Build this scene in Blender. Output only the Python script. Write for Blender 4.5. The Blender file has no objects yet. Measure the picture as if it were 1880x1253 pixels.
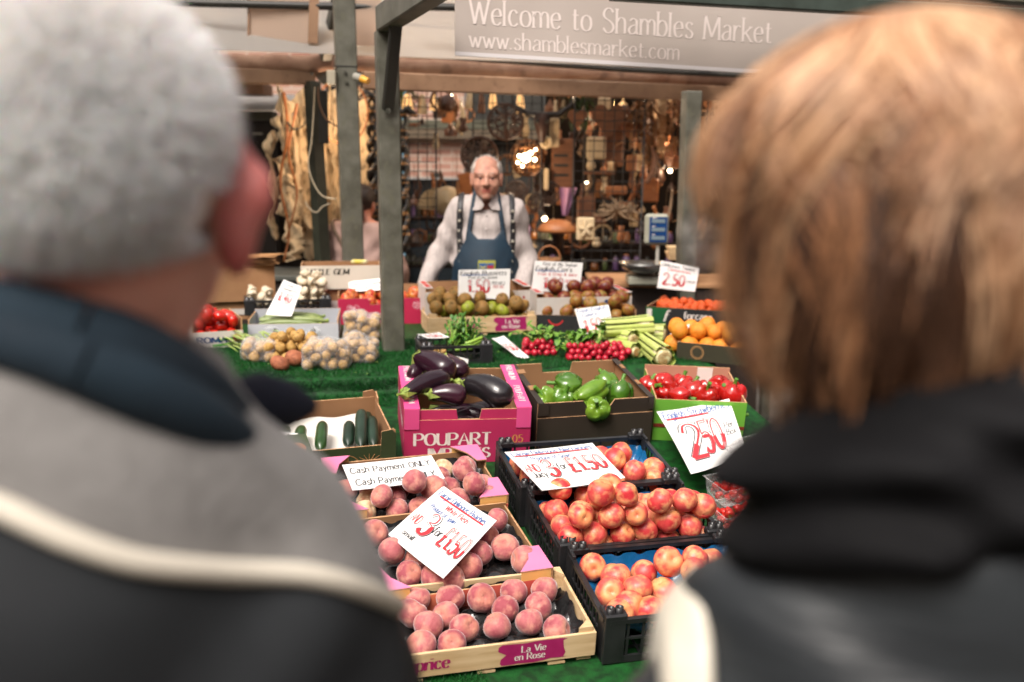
import bpy, bmesh, math, random
import numpy as np
from mathutils import Vector, Matrix, Euler
rnd = random.Random(11)
nrs = np.random.RandomState(5)
SC = bpy.context.scene
COL = SC.collection
R = math.radians

# ---------------------------------------------------------------- camera, sky, sun, exposure
CAM = Vector((0, 0, 1.66)); PITCH = R(10.3); ROLL = R(0.5); FPX = 1870.0
fw = Vector((0, math.cos(PITCH), -math.sin(PITCH)))
r0 = Vector((1, 0, 0)); u0 = Vector((0, math.sin(PITCH), math.cos(PITCH)))
rt = r0 * math.cos(ROLL) + u0 * math.sin(ROLL)
up = -r0 * math.sin(ROLL) + u0 * math.cos(ROLL)
cd = bpy.data.cameras.new('camera'); cam = bpy.data.objects.new('camera', cd); COL.objects.link(cam)
mw = Matrix.Identity(4)
for i, a in enumerate((rt, up, -fw)):
    for k in range(3): mw[k][i] = a[k]
mw.translation = CAM
cam.matrix_world = mw
cd.sensor_width = 36; cd.lens = FPX / 1880 * 36; cd.clip_end = 500; cd.clip_start = 0.05
cd.dof.use_dof = True; cd.dof.focus_distance = 2.65; cd.dof.aperture_fstop = 2.5
SC.camera = cam
W = bpy.data.worlds.new('World'); SC.world = W; W.use_nodes = True
nt = W.node_tree; nt.nodes.clear()
sky = nt.nodes.new('ShaderNodeTexSky'); sky.sky_type = 'NISHITA'; sky.sun_disc = False
SUN_EL, SUN_AZ = R(52), R(205)
sky.sun_elevation = SUN_EL; sky.sun_rotation = SUN_AZ; sky.air_density = 1.0; sky.dust_density = 4.0; sky.ozone_density = 0.6
bg = nt.nodes.new('ShaderNodeBackground'); bg.inputs[1].default_value = 0.15
wo = nt.nodes.new('ShaderNodeOutputWorld')
hs = nt.nodes.new('ShaderNodeHueSaturation'); hs.inputs['Saturation'].default_value = .22
tn = nt.nodes.new('ShaderNodeMix'); tn.data_type = 'RGBA'; tn.blend_type = 'MULTIPLY'; tn.inputs[0].default_value = 1; tn.inputs[7].default_value = (1.10, 1.01, .95, 1)
nt.links.new(sky.outputs[0], hs.inputs['Color']); nt.links.new(hs.outputs[0], tn.inputs[6]); nt.links.new(tn.outputs[2], bg.inputs[0]); nt.links.new(bg.outputs[0], wo.inputs[0])
ld = bpy.data.lights.new('sun', 'SUN'); ld.energy = 2.0; ld.angle = R(25); ld.color = (1, .95, .88)
sun = bpy.data.objects.new('sun', ld); COL.objects.link(sun)
sdir = Vector((math.sin(SUN_AZ) * math.cos(SUN_EL), math.cos(SUN_AZ) * math.cos(SUN_EL), math.sin(SUN_EL)))
sun.rotation_euler = sdir.to_track_quat('Z', 'Y').to_euler()
SC.view_settings.view_transform = 'Standard'; SC.view_settings.look = 'None'; SC.view_settings.gamma = 1
SC.view_settings.exposure = 0.80
SC.cycles.max_bounces = 8; SC.cycles.diffuse_bounces = 3; SC.cycles.glossy_bounces = 3
SC.cycles.transparent_max_bounces = 12; SC.cycles.transmission_bounces = 4
SC.cycles.sample_clamp_indirect = 4; SC.cycles.caustics_reflective = False; SC.cycles.caustics_refractive = False

# ---------------------------------------------------------------- measuring: photo pixel (1880 x 1253) -> point on a real plane
def ray(u, v): return (fw * FPX + rt * (u - 940) - up * (v - 626.5)).normalized()
def hit(u, v, p, n):
    d = ray(u, v); return CAM + d * ((p - CAM).dot(n) / d.dot(n))
def on_z(u, v, z): return hit(u, v, Vector((0, 0, z)), Vector((0, 0, 1)))
YAW = R(14); AX = Vector((math.cos(YAW), math.sin(YAW), 0)); AY = Vector((-math.sin(YAW), math.cos(YAW), 0))
SL = R(9.5)
LN = (Vector((0, 0, 1)) * math.cos(SL) - AY * math.sin(SL)).normalized()   # normal of the slanted lower display
LP = AY * 2.1 + Vector((0, 0, .545))
ZT = 0.86                                                                   # upper display level
def on_l(u, v, h=0): return hit(u, v, LP + LN * h, LN)
def on_y(u, v, y): return hit(u, v, Vector((0, y, 0)), Vector((0, 1, 0)))
def on_s(u, v, s): return hit(u, v, AY * s, AY)       # vertical plane parallel to the stall front
def px(p):
    d = p - CAM; z = d.dot(fw); return (940 + FPX * d.dot(rt) / z, 626.5 - FPX * d.dot(up) / z)
def frame_l(fl, fr, h):
    a = on_l(*fl, h); b = on_l(*fr, h); x = (b - a).normalized(); y = LN.cross(x)
    return mk(a - LN * h, x, y, LN), (b - a).length
def frame_t(fl, fr, h, z=ZT):
    a = on_z(*fl, z + h); b = on_z(*fr, z + h); x = (b - a).normalized(); n = Vector((0, 0, 1))
    return mk(a - n * h, x, n.cross(x), n), (b - a).length
def mk(o, x, y, z):
    m = Matrix.Identity(4)
    for i, a in enumerate((x, y, z)):
        for k in range(3): m[k][i] = a[k]
    m.translation = o; return m

# ---------------------------------------------------------------- materials
MC = {}
def srgb(h):
    if isinstance(h, str):
        c = [int(h[i:i + 2], 16) / 255 for i in (0, 2, 4)]
        return tuple((x / 12.92 if x <= .04045 else ((x + .055) / 1.055) ** 2.4) for x in c)
    return tuple(h)
def mat(name, c1, c2=None, scale=8, rough=.6, bump=0, bscale=60, metal=0, coat=0, sheen=0, rv=0, detail=3, lo=.35, hi=.65,
        emit=0, alpha=None, stretch=None, c3=None, s3=30, sub=0, trans=0, spec=.5, island=False):
    if name in MC: return MC[name]
    m = bpy.data.materials.new(name); m.use_nodes = True; t = m.node_tree; N = t.nodes; L = t.links
    b = N['Principled BSDF']; out = N['Material Output']
    c1 = srgb(c1)
    b.inputs['Base Color'].default_value = (*c1, 1); b.inputs['Roughness'].default_value = rough
    b.inputs['Metallic'].default_value = metal; b.inputs['Specular IOR Level'].default_value = spec
    b.inputs['Coat Weight'].default_value = coat; b.inputs['Sheen Weight'].default_value = sheen; b.inputs['Sheen Roughness'].default_value = .4
    if sub: b.inputs['Subsurface Weight'].default_value = sub; b.inputs['Subsurface Scale'].default_value = .006; b.inputs['Subsurface Radius'].default_value = (1, .35, .2)
    if trans: b.inputs['Transmission Weight'].default_value = trans
    tc = N.new('ShaderNodeTexCoord'); vec = tc.outputs['Object']
    if stretch:
        mp = N.new('ShaderNodeMapping'); mp.inputs['Scale'].default_value = stretch; L.new(vec, mp.inputs[0]); vec = mp.outputs[0]
    oi = N.new('ShaderNodeObjectInfo')
    add = N.new('ShaderNodeVectorMath'); add.operation = 'MULTIPLY_ADD'
    cmb = N.new('ShaderNodeCombineXYZ'); L.new(oi.outputs['Random'], cmb.inputs[0]); L.new(oi.outputs['Random'], cmb.inputs[2])
    L.new(cmb.outputs[0], add.inputs[0]); add.inputs[1].default_value = (37, 37, 37); L.new(vec, add.inputs[2])
    vec2 = add.outputs[0]
    col = None
    def mix(fac, a, bb):
        x = N.new('ShaderNodeMix'); x.data_type = 'RGBA'; L.new(fac, x.inputs[0])
        if isinstance(a, tuple): x.inputs[6].default_value = (*a, 1)
        else: L.new(a, x.inputs[6])
        if isinstance(bb, tuple): x.inputs[7].default_value = (*bb, 1)
        else: L.new(bb, x.inputs[7])
        return x.outputs[2]
    def noise(sc, l, h, dt=3):
        n = N.new('ShaderNodeTexNoise'); n.inputs['Scale'].default_value = sc; n.inputs['Detail'].default_value = dt; L.new(vec2, n.inputs['Vector'])
        r = N.new('ShaderNodeMapRange'); r.inputs[1].default_value = l; r.inputs[2].default_value = h; L.new(n.outputs[0], r.inputs[0]); return r.outputs[0]
    if c2 is not None:
        f = noise(scale, lo, hi, detail)
        if rv:
            a = N.new('ShaderNodeMath'); a.operation = 'MULTIPLY_ADD'; L.new(oi.outputs['Random'], a.inputs[0]); a.inputs[1].default_value = rv; 
            s = N.new('ShaderNodeMath'); s.operation = 'SUBTRACT'; s.use_clamp = True; L.new(f, s.inputs[0]); s.inputs[1].default_value = rv / 2
            L.new(s.outputs[0], a.inputs[2]); a.use_clamp = True; f = a.outputs[0]
        if island:
            g = N.new('ShaderNodeNewGeometry'); f2 = N.new('ShaderNodeMath'); f2.operation = 'ADD'; L.new(g.outputs['Random Per Island'], f2.inputs[0]); L.new(f, f2.inputs[1])
            f3 = N.new('ShaderNodeMath'); f3.operation = 'MULTIPLY'; f3.inputs[1].default_value = .5; L.new(f2.outputs[0], f3.inputs[0]); f = f3.outputs[0]
        col = mix(f, c1, srgb(c2))
    if c3 is not None:
        f = noise(s3, .55, .75, 2); col = mix(f, col if col is not None else c1, srgb(c3))
    if col is not None: L.new(col, b.inputs['Base Color'])
    if bump:
        n = N.new('ShaderNodeTexNoise'); n.inputs['Scale'].default_value = bscale; n.inputs['Detail'].default_value = 4; L.new(vec2, n.inputs['Vector'])
        bp = N.new('ShaderNodeBump'); bp.inputs['Strength'].default_value = min(bump, 1); bp.inputs['Distance'].default_value = .004 * max(1, bump); L.new(n.outputs[0], bp.inputs['Height']); L.new(bp.outputs[0], b.inputs['Normal'])
    if emit:
        b.inputs['Emission Color'].default_value = (*c1, 1); b.inputs['Emission Strength'].default_value = emit; m.cycles.emission_sampling = 'NONE'
    if alpha is not None: b.inputs['Alpha'].default_value = alpha
    MC[name] = m; return m

# ---------------------------------------------------------------- meshes
class MB:
    def __init__(s): s.v = []; s.f = []; s.m = []; s.sm = []
    def add(s, vs, fs, mi=0, M=None, sm=False):
        o = len(s.v)
        for p in vs:
            p = Vector(p); s.v.append(M @ p if M else p)
        for k, f in enumerate(fs):
            s.f.append([o + i for i in f]); s.m.append(mi if not isinstance(mi, (list, tuple)) else mi[k]); s.sm.append(sm)
        return s
    def box(s, x0, x1, y0, y1, z0, z1, mi=0, M=None, c=0.0):
        if c <= 0:
            vs = [(x, y, z) for z in (z0, z1) for y in (y0, y1) for x in (x0, x1)]
            fs = [(0, 2, 3, 1), (4, 5, 7, 6), (0, 1, 5, 4), (2, 6, 7, 3), (0, 4, 6, 2), (1, 3, 7, 5)]
            return s.add(vs, fs, mi, M)
        cx, cy, cz = (x0 + x1) / 2, (y0 + y1) / 2, (z0 + z1) / 2
        c = min(c, (x1 - x0) * .45, (y1 - y0) * .45, (z1 - z0) * .45)
        bm = bmesh.new(); bmesh.ops.create_cube(bm, size=1)
        for w in bm.verts: w.co = Vector((cx + w.co.x * (x1 - x0), cy + w.co.y * (y1 - y0), cz + w.co.z * (z1 - z0)))
        bmesh.ops.bevel(bm, geom=bm.edges[:], offset=c, segments=1, affect='EDGES')
        bm.verts.index_update(); vs = [w.co.copy() for w in bm.verts]; fs = [[w.index for w in f.verts] for f in bm.faces]; bm.free()
        return s.add(vs, fs, mi, M)
    def prism(s, poly, d0, d1, M=None, mi=(0, 1, 2)):
        """poly in local XZ, thickness in Y from d0 (front cap, mi[0]) to d1 (back cap, mi[1]); rim mi[2]"""
        n = len(poly); vs = [(x, d0, z) for x, z in poly] + [(x, d1, z) for x, z in poly]
        fs = [list(range(n)), list(range(2 * n - 1, n - 1, -1))] + [(i, i + n, (i + 1) % n + n, (i + 1) % n) for i in range(n)]
        return s.add(vs, fs, [mi[0], mi[1]] + [mi[2]] * n, M)
    def tube(s, pts, r, seg=8, mi=0, cap=True, M=None, sm=True):
        pts = [Vector(p) for p in pts]; n = len(pts); rr = r if isinstance(r, (list, tuple)) else [r] * n
        vs = []; fs = []; t0 = (pts[1] - pts[0]).normalized(); ref = Vector((0, 0, 1)) if abs(t0.z) < .9 else Vector((1, 0, 0)); a = t0.cross(ref).normalized()
        for i, p in enumerate(pts):
            t = (pts[min(i + 1, n - 1)] - pts[max(i - 1, 0)]).normalized(); a = (a - t * a.dot(t)).normalized(); b = t.cross(a)
            for k in range(seg):
                q = 2 * math.pi * k / seg; vs.append(p + (a * math.cos(q) + b * math.sin(q)) * rr[i])
        for i in range(n - 1):
            for k in range(seg): fs.append((i * seg + k, i * seg + (k + 1) % seg, (i + 1) * seg + (k + 1) % seg, (i + 1) * seg + k))
        s.add(vs, fs, mi, M, sm)
        if cap: s.add(vs[:seg], [list(range(seg))[::-1]], mi, M); s.add(vs[-seg:], [list(range(seg))], mi, M)
        return s
    def lathe(s, prof, seg=16, mi=0, M=None, sm=True, fn=None):
        vs = []; fs = []; n = len(prof)
        for i, (r, z) in enumerate(prof):
            for k in range(seg):
                q = 2 * math.pi * k / seg; p = Vector((r * math.cos(q), r * math.sin(q), z)); vs.append(fn(p, q, i) if fn else p)
        for i in range(n - 1):
            for k in range(seg): fs.append((i * seg + k, i * seg + (k + 1) % seg, (i + 1) * seg + (k + 1) % seg, (i + 1) * seg + k))
        s.add(vs, fs, mi, M, sm)
        if prof[0][0] > 1e-5: s.add(vs[:seg], [list(range(seg))[::-1]], mi, M)
        if prof[-1][0] > 1e-5: s.add(vs[-seg:], [list(range(seg))], mi, M)
        return s
    def sheet(s, fn, nu, nv, mi=0, M=None, sm=True):
        vs = [fn(i / nu, j / nv) for j in range(nv + 1) for i in range(nu + 1)]
        fs = [(j * (nu + 1) + i, j * (nu + 1) + i + 1, (j + 1) * (nu + 1) + i + 1, (j + 1) * (nu + 1) + i) for j in range(nv) for i in range(nu)]
        return s.add(vs, fs, mi, M, sm)
    def build(s, name, mats, parent=None, M=None):
        me = bpy.data.meshes.new(name); me.from_pydata([tuple(p) for p in s.v], [], s.f)
        mats = mats if isinstance(mats, (list, tuple)) else [mats]
        for x in mats: me.materials.append(x)
        nm = len(mats)
        me.polygons.foreach_set('material_index', [min(i, nm - 1) for i in s.m]); me.polygons.foreach_set('use_smooth', s.sm)
        me.update()
        o = bpy.data.objects.new(name, me); COL.objects.link(o)
        if parent: o.parent = parent
        if M is not None: o.matrix_local = M
        return o
def np_obj(name, V, F, mats, parent=None, M=None, smooth=True, mi=None):
    me = bpy.data.meshes.new(name); V = np.asarray(V, dtype=np.float32); F = np.asarray(F, dtype=np.int32); k = F.shape[1]
    me.vertices.add(len(V)); me.vertices.foreach_set('co', V.ravel()); me.loops.add(F.size); me.loops.foreach_set('vertex_index', F.ravel())
    me.polygons.add(len(F)); me.polygons.foreach_set('loop_start', np.arange(0, F.size, k, dtype=np.int32))
    me.polygons.foreach_set('use_smooth', np.full(len(F), smooth))
    mats = mats if isinstance(mats, (list, tuple)) else [mats]
    for x in mats: me.materials.append(x)
    if mi is not None: me.polygons.foreach_set('material_index', np.asarray(mi, dtype=np.int32))
    me.update(calc_edges=True); me.validate()
    o = bpy.data.objects.new(name, me); COL.objects.link(o)
    if parent: o.parent = parent
    if M is not None: o.matrix_local = M
    return o
def empty(name, M): 
    o = bpy.data.objects.new(name, None); COL.objects.link(o); o.empty_display_size = .05
    o.matrix_world = M if isinstance(M, Matrix) else Matrix.Translation(M); return o
def tag(o, label, cat, group=None):
    o['label'] = label; o['category'] = cat
    if group: o['group'] = group
    return o
def struct(o): o['kind'] = 'structure'; return o
def stuff(o): o['kind'] = 'stuff'; return o
def T(x, y=None, z=None): return Matrix.Translation(Vector(x) if y is None else Vector((x, y, z)))
def RX(a): return Matrix.Rotation(a, 4, 'X')
def RY(a): return Matrix.Rotation(a, 4, 'Y')
def RZ(a): return Matrix.Rotation(a, 4, 'Z')
def S3(x, y, z): return Matrix.Diagonal((x, y, z, 1))

# smooth closed surface of a distance field (surface nets)
def surfnet(fn, lo, hi, h, smooth=1):
    lo = np.array(lo, float); hi = np.array(hi, float); n = np.ceil((hi - lo) / h).astype(int) + 1
    ax = [lo[i] + h * np.arange(n[i]) for i in range(3)]
    X, Y, Z = np.meshgrid(*ax, indexing='ij'); V = fn(X, Y, Z).astype(np.float32); s = V < 0
    nc = n - 1
    def C(a, dx, dy, dz): return a[dx:dx + nc[0], dy:dy + nc[1], dz:dz + nc[2]]
    cnt = np.zeros(nc, int)
    for dx in (0, 1):
        for dy in (0, 1):
            for dz in (0, 1): cnt += C(s, dx, dy, dz)
    m = (cnt > 0) & (cnt < 8); idx = np.full(nc, -1, int); I = np.argwhere(m); idx[m] = np.arange(len(I))
    acc = np.zeros((len(I), 3)); num = np.zeros(len(I)); cs = [(a, b, c) for a in (0, 1) for b in (0, 1) for c in (0, 1)]
    for a in cs:
        for d in range(3):
            if a[d]: continue
            b = list(a); b[d] = 1
            va = C(V, *a)[m]; vb = C(V, *b)[m]; x = (va < 0) != (vb < 0)
            t = np.where(x, va / np.where(va == vb, 1, va - vb), 0); p = np.array(a, float) + np.zeros((len(I), 3)); p[:, d] += t
            acc[x] += p[x]; num[x] += 1
    P = lo + h * (I + acc / np.maximum(num, 1)[:, None]); F = []
    for d in range(3):
        o1, o2 = [(1, 2), (2, 0), (0, 1)][d]
        a = s.take(range(n[d] - 1), d); b = s.take(range(1, n[d]), d)
        E = np.argwhere(a != b); ok = (E[:, o1] > 0) & (E[:, o2] > 0) & (E[:, o1] < nc[o1]) & (E[:, o2] < nc[o2]); E = E[ok]
        if not len(E): continue
        sg = a[tuple(E.T)]
        def cell(x, y):
            e = E.copy(); e[:, o1] += x; e[:, o2] += y; return idx[tuple(e.T)]
        q = np.stack([cell(-1, -1), cell(0, -1), cell(0, 0), cell(-1, 0)], 1); q[~sg] = q[~sg][:, ::-1]; F.append(q)
    F = np.concatenate(F); F = F[(F >= 0).all(1)]
    for _ in range(smooth):
        A = np.zeros_like(P); c = np.zeros(len(P))
        for i in range(4):
            for j in ((i + 1) % 4, (i + 3) % 4): np.add.at(A, F[:, i], P[F[:, j]]); np.add.at(c, F[:, i], 1)
        P = P * .5 + .5 * A / np.maximum(c, 1)[:, None]
    return P, F
def d_ell(X, Y, Z, c, r):
    x, y, z = (X - c[0]) / r[0], (Y - c[1]) / r[1], (Z - c[2]) / r[2]; k = np.sqrt(x * x + y * y + z * z); return (k - 1) * min(r)
def d_cap(X, Y, Z, a, b, ra, rb=None, sq=(1, 1, 1)):
    rb = ra if rb is None else rb; a = np.array(a); b = np.array(b); ba = b - a; L2 = (ba ** 2).sum() + 1e-12
    t = np.clip(((X - a[0]) * ba[0] + (Y - a[1]) * ba[1] + (Z - a[2]) * ba[2]) / L2, 0, 1)
    dx, dy, dz = (X - a[0] - t * ba[0]) / sq[0], (Y - a[1] - t * ba[1]) / sq[1], (Z - a[2] - t * ba[2]) / sq[2]
    return np.sqrt(dx * dx + dy * dy + dz * dz) - (ra + (rb - ra) * t)
def smin(a, b, k): h = np.clip(.5 + .5 * (b - a) / k, 0, 1); return b + (a - b) * h - k * h * (1 - h)
def smax(a, b, k): return -smin(-a, -b, k)
def wob(X, Y, Z, f=30, s=0): return np.sin(X * f + s) * np.sin(Y * f * 1.13 + 1.7 * s + 1) * np.sin(Z * f * .91 + .6 * s + 2)
# ---------------------------------------------------------------- lettering: stroke glyphs (cap height 10, x height 6.5), drawn as ribbons
G = {}
def g(ch, w, st): G[ch] = (w, [([float(x) for x in t.replace('~', '').split()], '~' in t) for t in st.split(';')])
g('A',7,"0 0 3.5 10 7 0;1.3 3.6 5.7 3.6"); g('B',6,"0 0 0 10;~0 10 4 9.8 5.3 8 4.3 6 0 5.3;~0 5.3 4.6 5 6 2.8 4.8 .5 0 0")
g('C',7,"~6.5 8.3 5 10 3 10 .6 7.8 .2 4 1.2 1 3.5 0 5.6 .5 6.8 2"); g('D',6.6,"0 0 0 10;~0 10 3.5 9.8 6.3 7.5 6.5 4 4.5 .8 0 0")
g('E',5.5,"5.3 10 0 10;0 10 0 0;0 0 5.5 0;0 5.2 4.5 5.2"); g('F',5.3,"5.3 10 0 10;0 10 0 0;0 5.2 4.3 5.2")
g('G',7,"~6.5 8.3 5 10 3 10 .6 7.8 .2 4 1.2 1 3.5 0 6.3 1.2;6.4 0 6.4 4.4;4 4.4 6.4 4.4"); g('H',6.5,"0 0 0 10;6.5 0 6.5 10;0 5.1 6.5 5.1")
g('I',.6,"0 0 0 10"); g('J',3.5,"~3.5 10 3.5 2.5 2.5 .2 .8 .1 0 1.6"); g('K',6,"0 0 0 10;5.6 10 .2 4.4;1.8 6 6.2 0"); g('L',5,"0 10 0 0;0 0 5 0")
g('M',8.4,"0 0 .5 10;.5 10 4.2 1;4.2 1 7.9 10;7.9 10 8.4 0"); g('N',6.6,"0 0 0 10;0 10 6.6 0;6.6 0 6.6 10"); g('O',7.4,"~3.7 10 1.2 8.8 .2 5 1.2 1.2 3.7 0 6.2 1.2 7.2 5 6.2 8.8 3.7 10")
g('P',5.8,"0 0 0 10;~0 10 4 9.9 5.8 7.6 4.3 5 0 4.6"); g('R',6.2,"0 0 0 10;~0 10 4 9.9 5.6 7.6 4.2 5.3 0 4.9;2.6 5 6.2 0"); g('S',5.6,"~5.2 8.5 3.8 10 1.6 9.8 .3 8 1 6.1 4.2 4.4 5.5 2.4 4.3 .3 2 -.1 .1 1.8")
g('T',6.4,"0 10 6.4 10;3.2 10 3.2 0"); g('U',6.4,"~0 10 0 3.6 1 .7 3.2 0 5.4 .7 6.4 3.6 6.4 10"); g('V',6.8,"0 10 3.4 0;3.4 0 6.8 10"); g('W',9.6,"0 10 2.5 0;2.5 0 4.8 9;4.8 9 7.1 0;7.1 0 9.6 10")
g('X',6,"0 10 6 0;6 10 0 0"); g('Y',6,"0 10 3 5;6 10 3 5;3 5 3 0"); g('Z',6,"0 10 6 10;6 10 0 0;0 0 6 0")
g('a',5,"~.6 5.4 2.2 6.5 4 5.9 4.3 4.5 4.3 1.2 5 .1;~4.3 4 1.6 3.3 .2 1.7 1.2 .1 3 .3 4.3 1.6"); g('b',5,"0 10 0 0;~0 4.8 1.6 6.4 3.8 6 4.9 3.2 3.6 .3 1.5 .1 0 1.4")
g('c',4.4,"~4.2 5.3 2.8 6.5 1 5.8 .1 3.2 1 .6 2.8 0 4.4 1.2"); g('d',5,"4.7 10 4.7 0;~4.7 4.8 3.2 6.4 1.1 6 0 3.2 1.2 .3 3.2 .1 4.7 1.4"); g('e',4.6,"0 3.6 4.5 3.6;~4.5 3.6 3.9 6 2.3 6.5 .5 5.3 .1 3.2 .9 .7 2.7 0 4.5 1.2")
g('f',3.6,"~3.8 9.2 2.8 10 1.6 9.3 1.4 7.5 1.4 0;0 6.3 3.3 6.3"); g('g',4.8,"~4.6 6.3 4.6 .5 4 -2.4 2 -3 .3 -1.9;~4.6 4.8 3.2 6.4 1.1 6 0 3.4 1.2 .8 3.2 .6 4.6 1.8"); g('h',4.8,"0 10 0 0;~0 4.4 1.6 6.4 3.6 6.2 4.4 4.6 4.4 0")
g('i',.8,"0 6.3 0 0;0 8.6 0 9.2"); g('k',4.8,"0 10 0 0;4.2 6.3 .2 2.8;1.5 3.8 4.8 0"); g('l',.8,"0 10 0 0"); g('m',7.6,"0 6.4 0 0;~0 4.4 1.2 6.4 2.9 6.2 3.7 4.6 3.7 0;~3.7 4.4 5 6.4 6.7 6.2 7.4 4.6 7.4 0")
g('n',4.7,"0 6.4 0 0;~0 4.4 1.6 6.4 3.6 6.2 4.4 4.6 4.4 0"); g('o',5,"~2.5 6.5 .7 5.6 0 3.2 .7 .9 2.5 0 4.3 .9 5 3.2 4.3 5.6 2.5 6.5"); g('p',5,"0 6.4 0 -3.2;~0 4.8 1.6 6.4 3.8 6 4.9 3.2 3.6 .3 1.5 .1 0 1.4")
g('r',3.3,"0 6.4 0 0;~0 3.6 1 5.8 2.4 6.5 3.4 6"); g('s',3.9,"~3.6 5.5 2.6 6.5 1 6.3 .3 5 1.2 3.8 2.9 2.9 3.8 1.6 2.9 .1 1.2 0 .1 1.2"); g('t',3.2,"~1.3 8.6 1.3 1.6 1.9 .2 3.3 .5;0 6.3 3.2 6.3")
g('u',4.7,"~0 6.4 0 2 .9 .2 2.8 .1 4.4 2;4.4 6.4 4.4 0"); g('v',4.6,"0 6.4 2.3 0;2.3 0 4.6 6.4"); g('w',7,"0 6.4 1.9 0;1.9 0 3.5 6;3.5 6 5.1 0;5.1 0 7 6.4"); g('x',4.4,"0 6.4 4.4 0;4.4 6.4 0 0")
g('y',4.6,"0 6.4 2.4 .4;4.6 6.4 2.4 .4;~2.4 .4 1.4 -2.4 .2 -3"); g('z',4.4,"0 6.4 4.4 6.4;4.4 6.4 0 0;0 0 4.4 0"); g('.',.8,"0 0 0 .8"); g("'",.8,"0 10 0 8"); g(',',.8,"0 .8 -.4 -1.4"); g('-',3,"0 4 3 4"); g(' ',3.2,"")
G[' '] = (3.2, [])
g('£',5.6,"~5 8.4 3.8 10 2 9.4 1.6 7 1.6 2.5 0 0;0 0 5.6 0;.2 5 3.9 5"); g('&',6,"~6 0 1.6 7 1.8 9.4 3.2 9.8 3.8 8 .6 4 .4 1.4 2.2 0 4.4 1 5.8 4")
g('0',5.6,"~2.8 10 .9 8.6 .2 5 .9 1.4 2.8 0 4.7 1.4 5.4 5 4.7 8.6 2.8 10"); g('1',2.4,"0 8 2 10;2 10 2 0"); g('2',5.4,"~.4 7.6 1.2 9.6 3.2 10 4.9 8.6 4.6 6 .2 0;.2 0 5.4 0"); g('3',5.2,"~.4 8.6 2.2 10 4.5 9 4.3 6.4 2 5.4 4.6 4.6 5 2 3.4 0 1.4 -.1 .1 1.4")
g('4',5.6,"4 0 4 10;4 10 0 3;0 3 5.6 3"); g('5',5.2,"4.8 10 1 10;1 10 .6 5.6;~.6 5.6 2.8 6.2 4.8 5 5 2.4 3.4 .1 1.4 0 .1 1.2"); g('7',5.2,"0 10 5.2 10;5.2 10 1.6 0"); g('9',5.2,"~4.8 7 3.6 4.6 1.4 4.8 .3 7 1.4 9.6 3.6 9.6 4.8 7 4.4 3 3 0")
def crom(p, n=5):
    o = []; q = [p[0]] + p + [p[-1]]
    for i in range(1, len(q) - 2):
        a, b, c, d = q[i - 1], q[i], q[i + 1], q[i + 2]
        for k in range(n):
            t = k / n; o.append(tuple(.5 * (2 * b[j] + (c[j] - a[j]) * t + (2 * a[j] - 5 * b[j] + 4 * c[j] - d[j]) * t * t + (-a[j] + 3 * b[j] - 3 * c[j] + d[j]) * t ** 3) for j in (0, 1)))
    return o + [p[-1]]
def text(s, h, wid=.12, thin=None, serif=0, slant=0, jit=0, sp=1.6, ang=0, clip=None, sx=1):
    """-> list of quads in 2D, height of capitals h. thin: width of horizontal strokes (pen contrast)"""
    thin = wid if thin is None else thin; k = h / 10; x0 = 0; quads = []; rr = random.Random(s)
    for ch in s:
        if ch not in G: ch = ch.lower() if ch.lower() in G else ' '
        w, st = G[ch]; dy = rr.uniform(-jit, jit); ds = 1 + rr.uniform(-jit, jit) * .12
        for c, cur in st:
            p = list(zip(c[::2], c[1::2])); 
            if cur: p = crom(p)
            if clip: 
                p = [q for q in p if clip[0] <= q[1] <= clip[1]] if len(p) > 2 else [(a, min(max(b, clip[0]), clip[1])) for a, b in p]
                if len(p) < 2: continue
            P = [((x0 + q[0] * ds * sx + slant * q[1]) * k, (q[1] + dy) * k) for q in p]
            off = []
            for i, q in enumerate(P):
                a = P[max(i - 1, 0)]; b = P[min(i + 1, len(P) - 1)]; tx, ty = b[0] - a[0], b[1] - a[1]; l = math.hypot(tx, ty) or 1e-9; tx /= l; ty /= l
                ww = (thin + (wid - thin) * abs(ty) ** 1.5) * h / 2
                off.append((-ty * ww, tx * ww))
            for i in range(len(P) - 1):
                a, b = P[i], P[i + 1]; oa, ob = off[i], off[i + 1]
                quads.append([(a[0] - oa[0], a[1] - oa[1]), (b[0] - ob[0], b[1] - ob[1]), (b[0] + ob[0], b[1] + ob[1]), (a[0] + oa[0], a[1] + oa[1])])
            if serif and len(p) == 2 and abs(p[0][1] - p[1][1]) > 2.5:
                for q, pq in ((P[0], p[0]), (P[1], p[1])):
                    if min(abs(pq[1] - e) for e in (0, 10, 6.4, -3.2)) < .15:
                        sw = serif * h; th = thin * h * .55; quads.append([(q[0] - sw, q[1] - th), (q[0] + sw, q[1] - th), (q[0] + sw, q[1] + th), (q[0] - sw, q[1] + th)])
        x0 += (w * ds) * sx + sp
    if ang:
        ca, sa = math.cos(ang), math.sin(ang); quads = [[(x * ca - y * sa, x * sa + y * ca) for x, y in q] for q in quads]
    return quads, (x0 - sp) * k
def put(mb, quads, ox, oy, fn, mi=0):
    for q in quads: mb.add([fn(ox + x, oy + y) for x, y in q], [(0, 1, 2, 3)], mi)
def fit(s, w, h, **kw):
    """text scaled to width w"""
    q, tw = text(s, h, **kw); f = w / tw; return [[(x * f, y) for x, y in a] for a in q]
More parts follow.
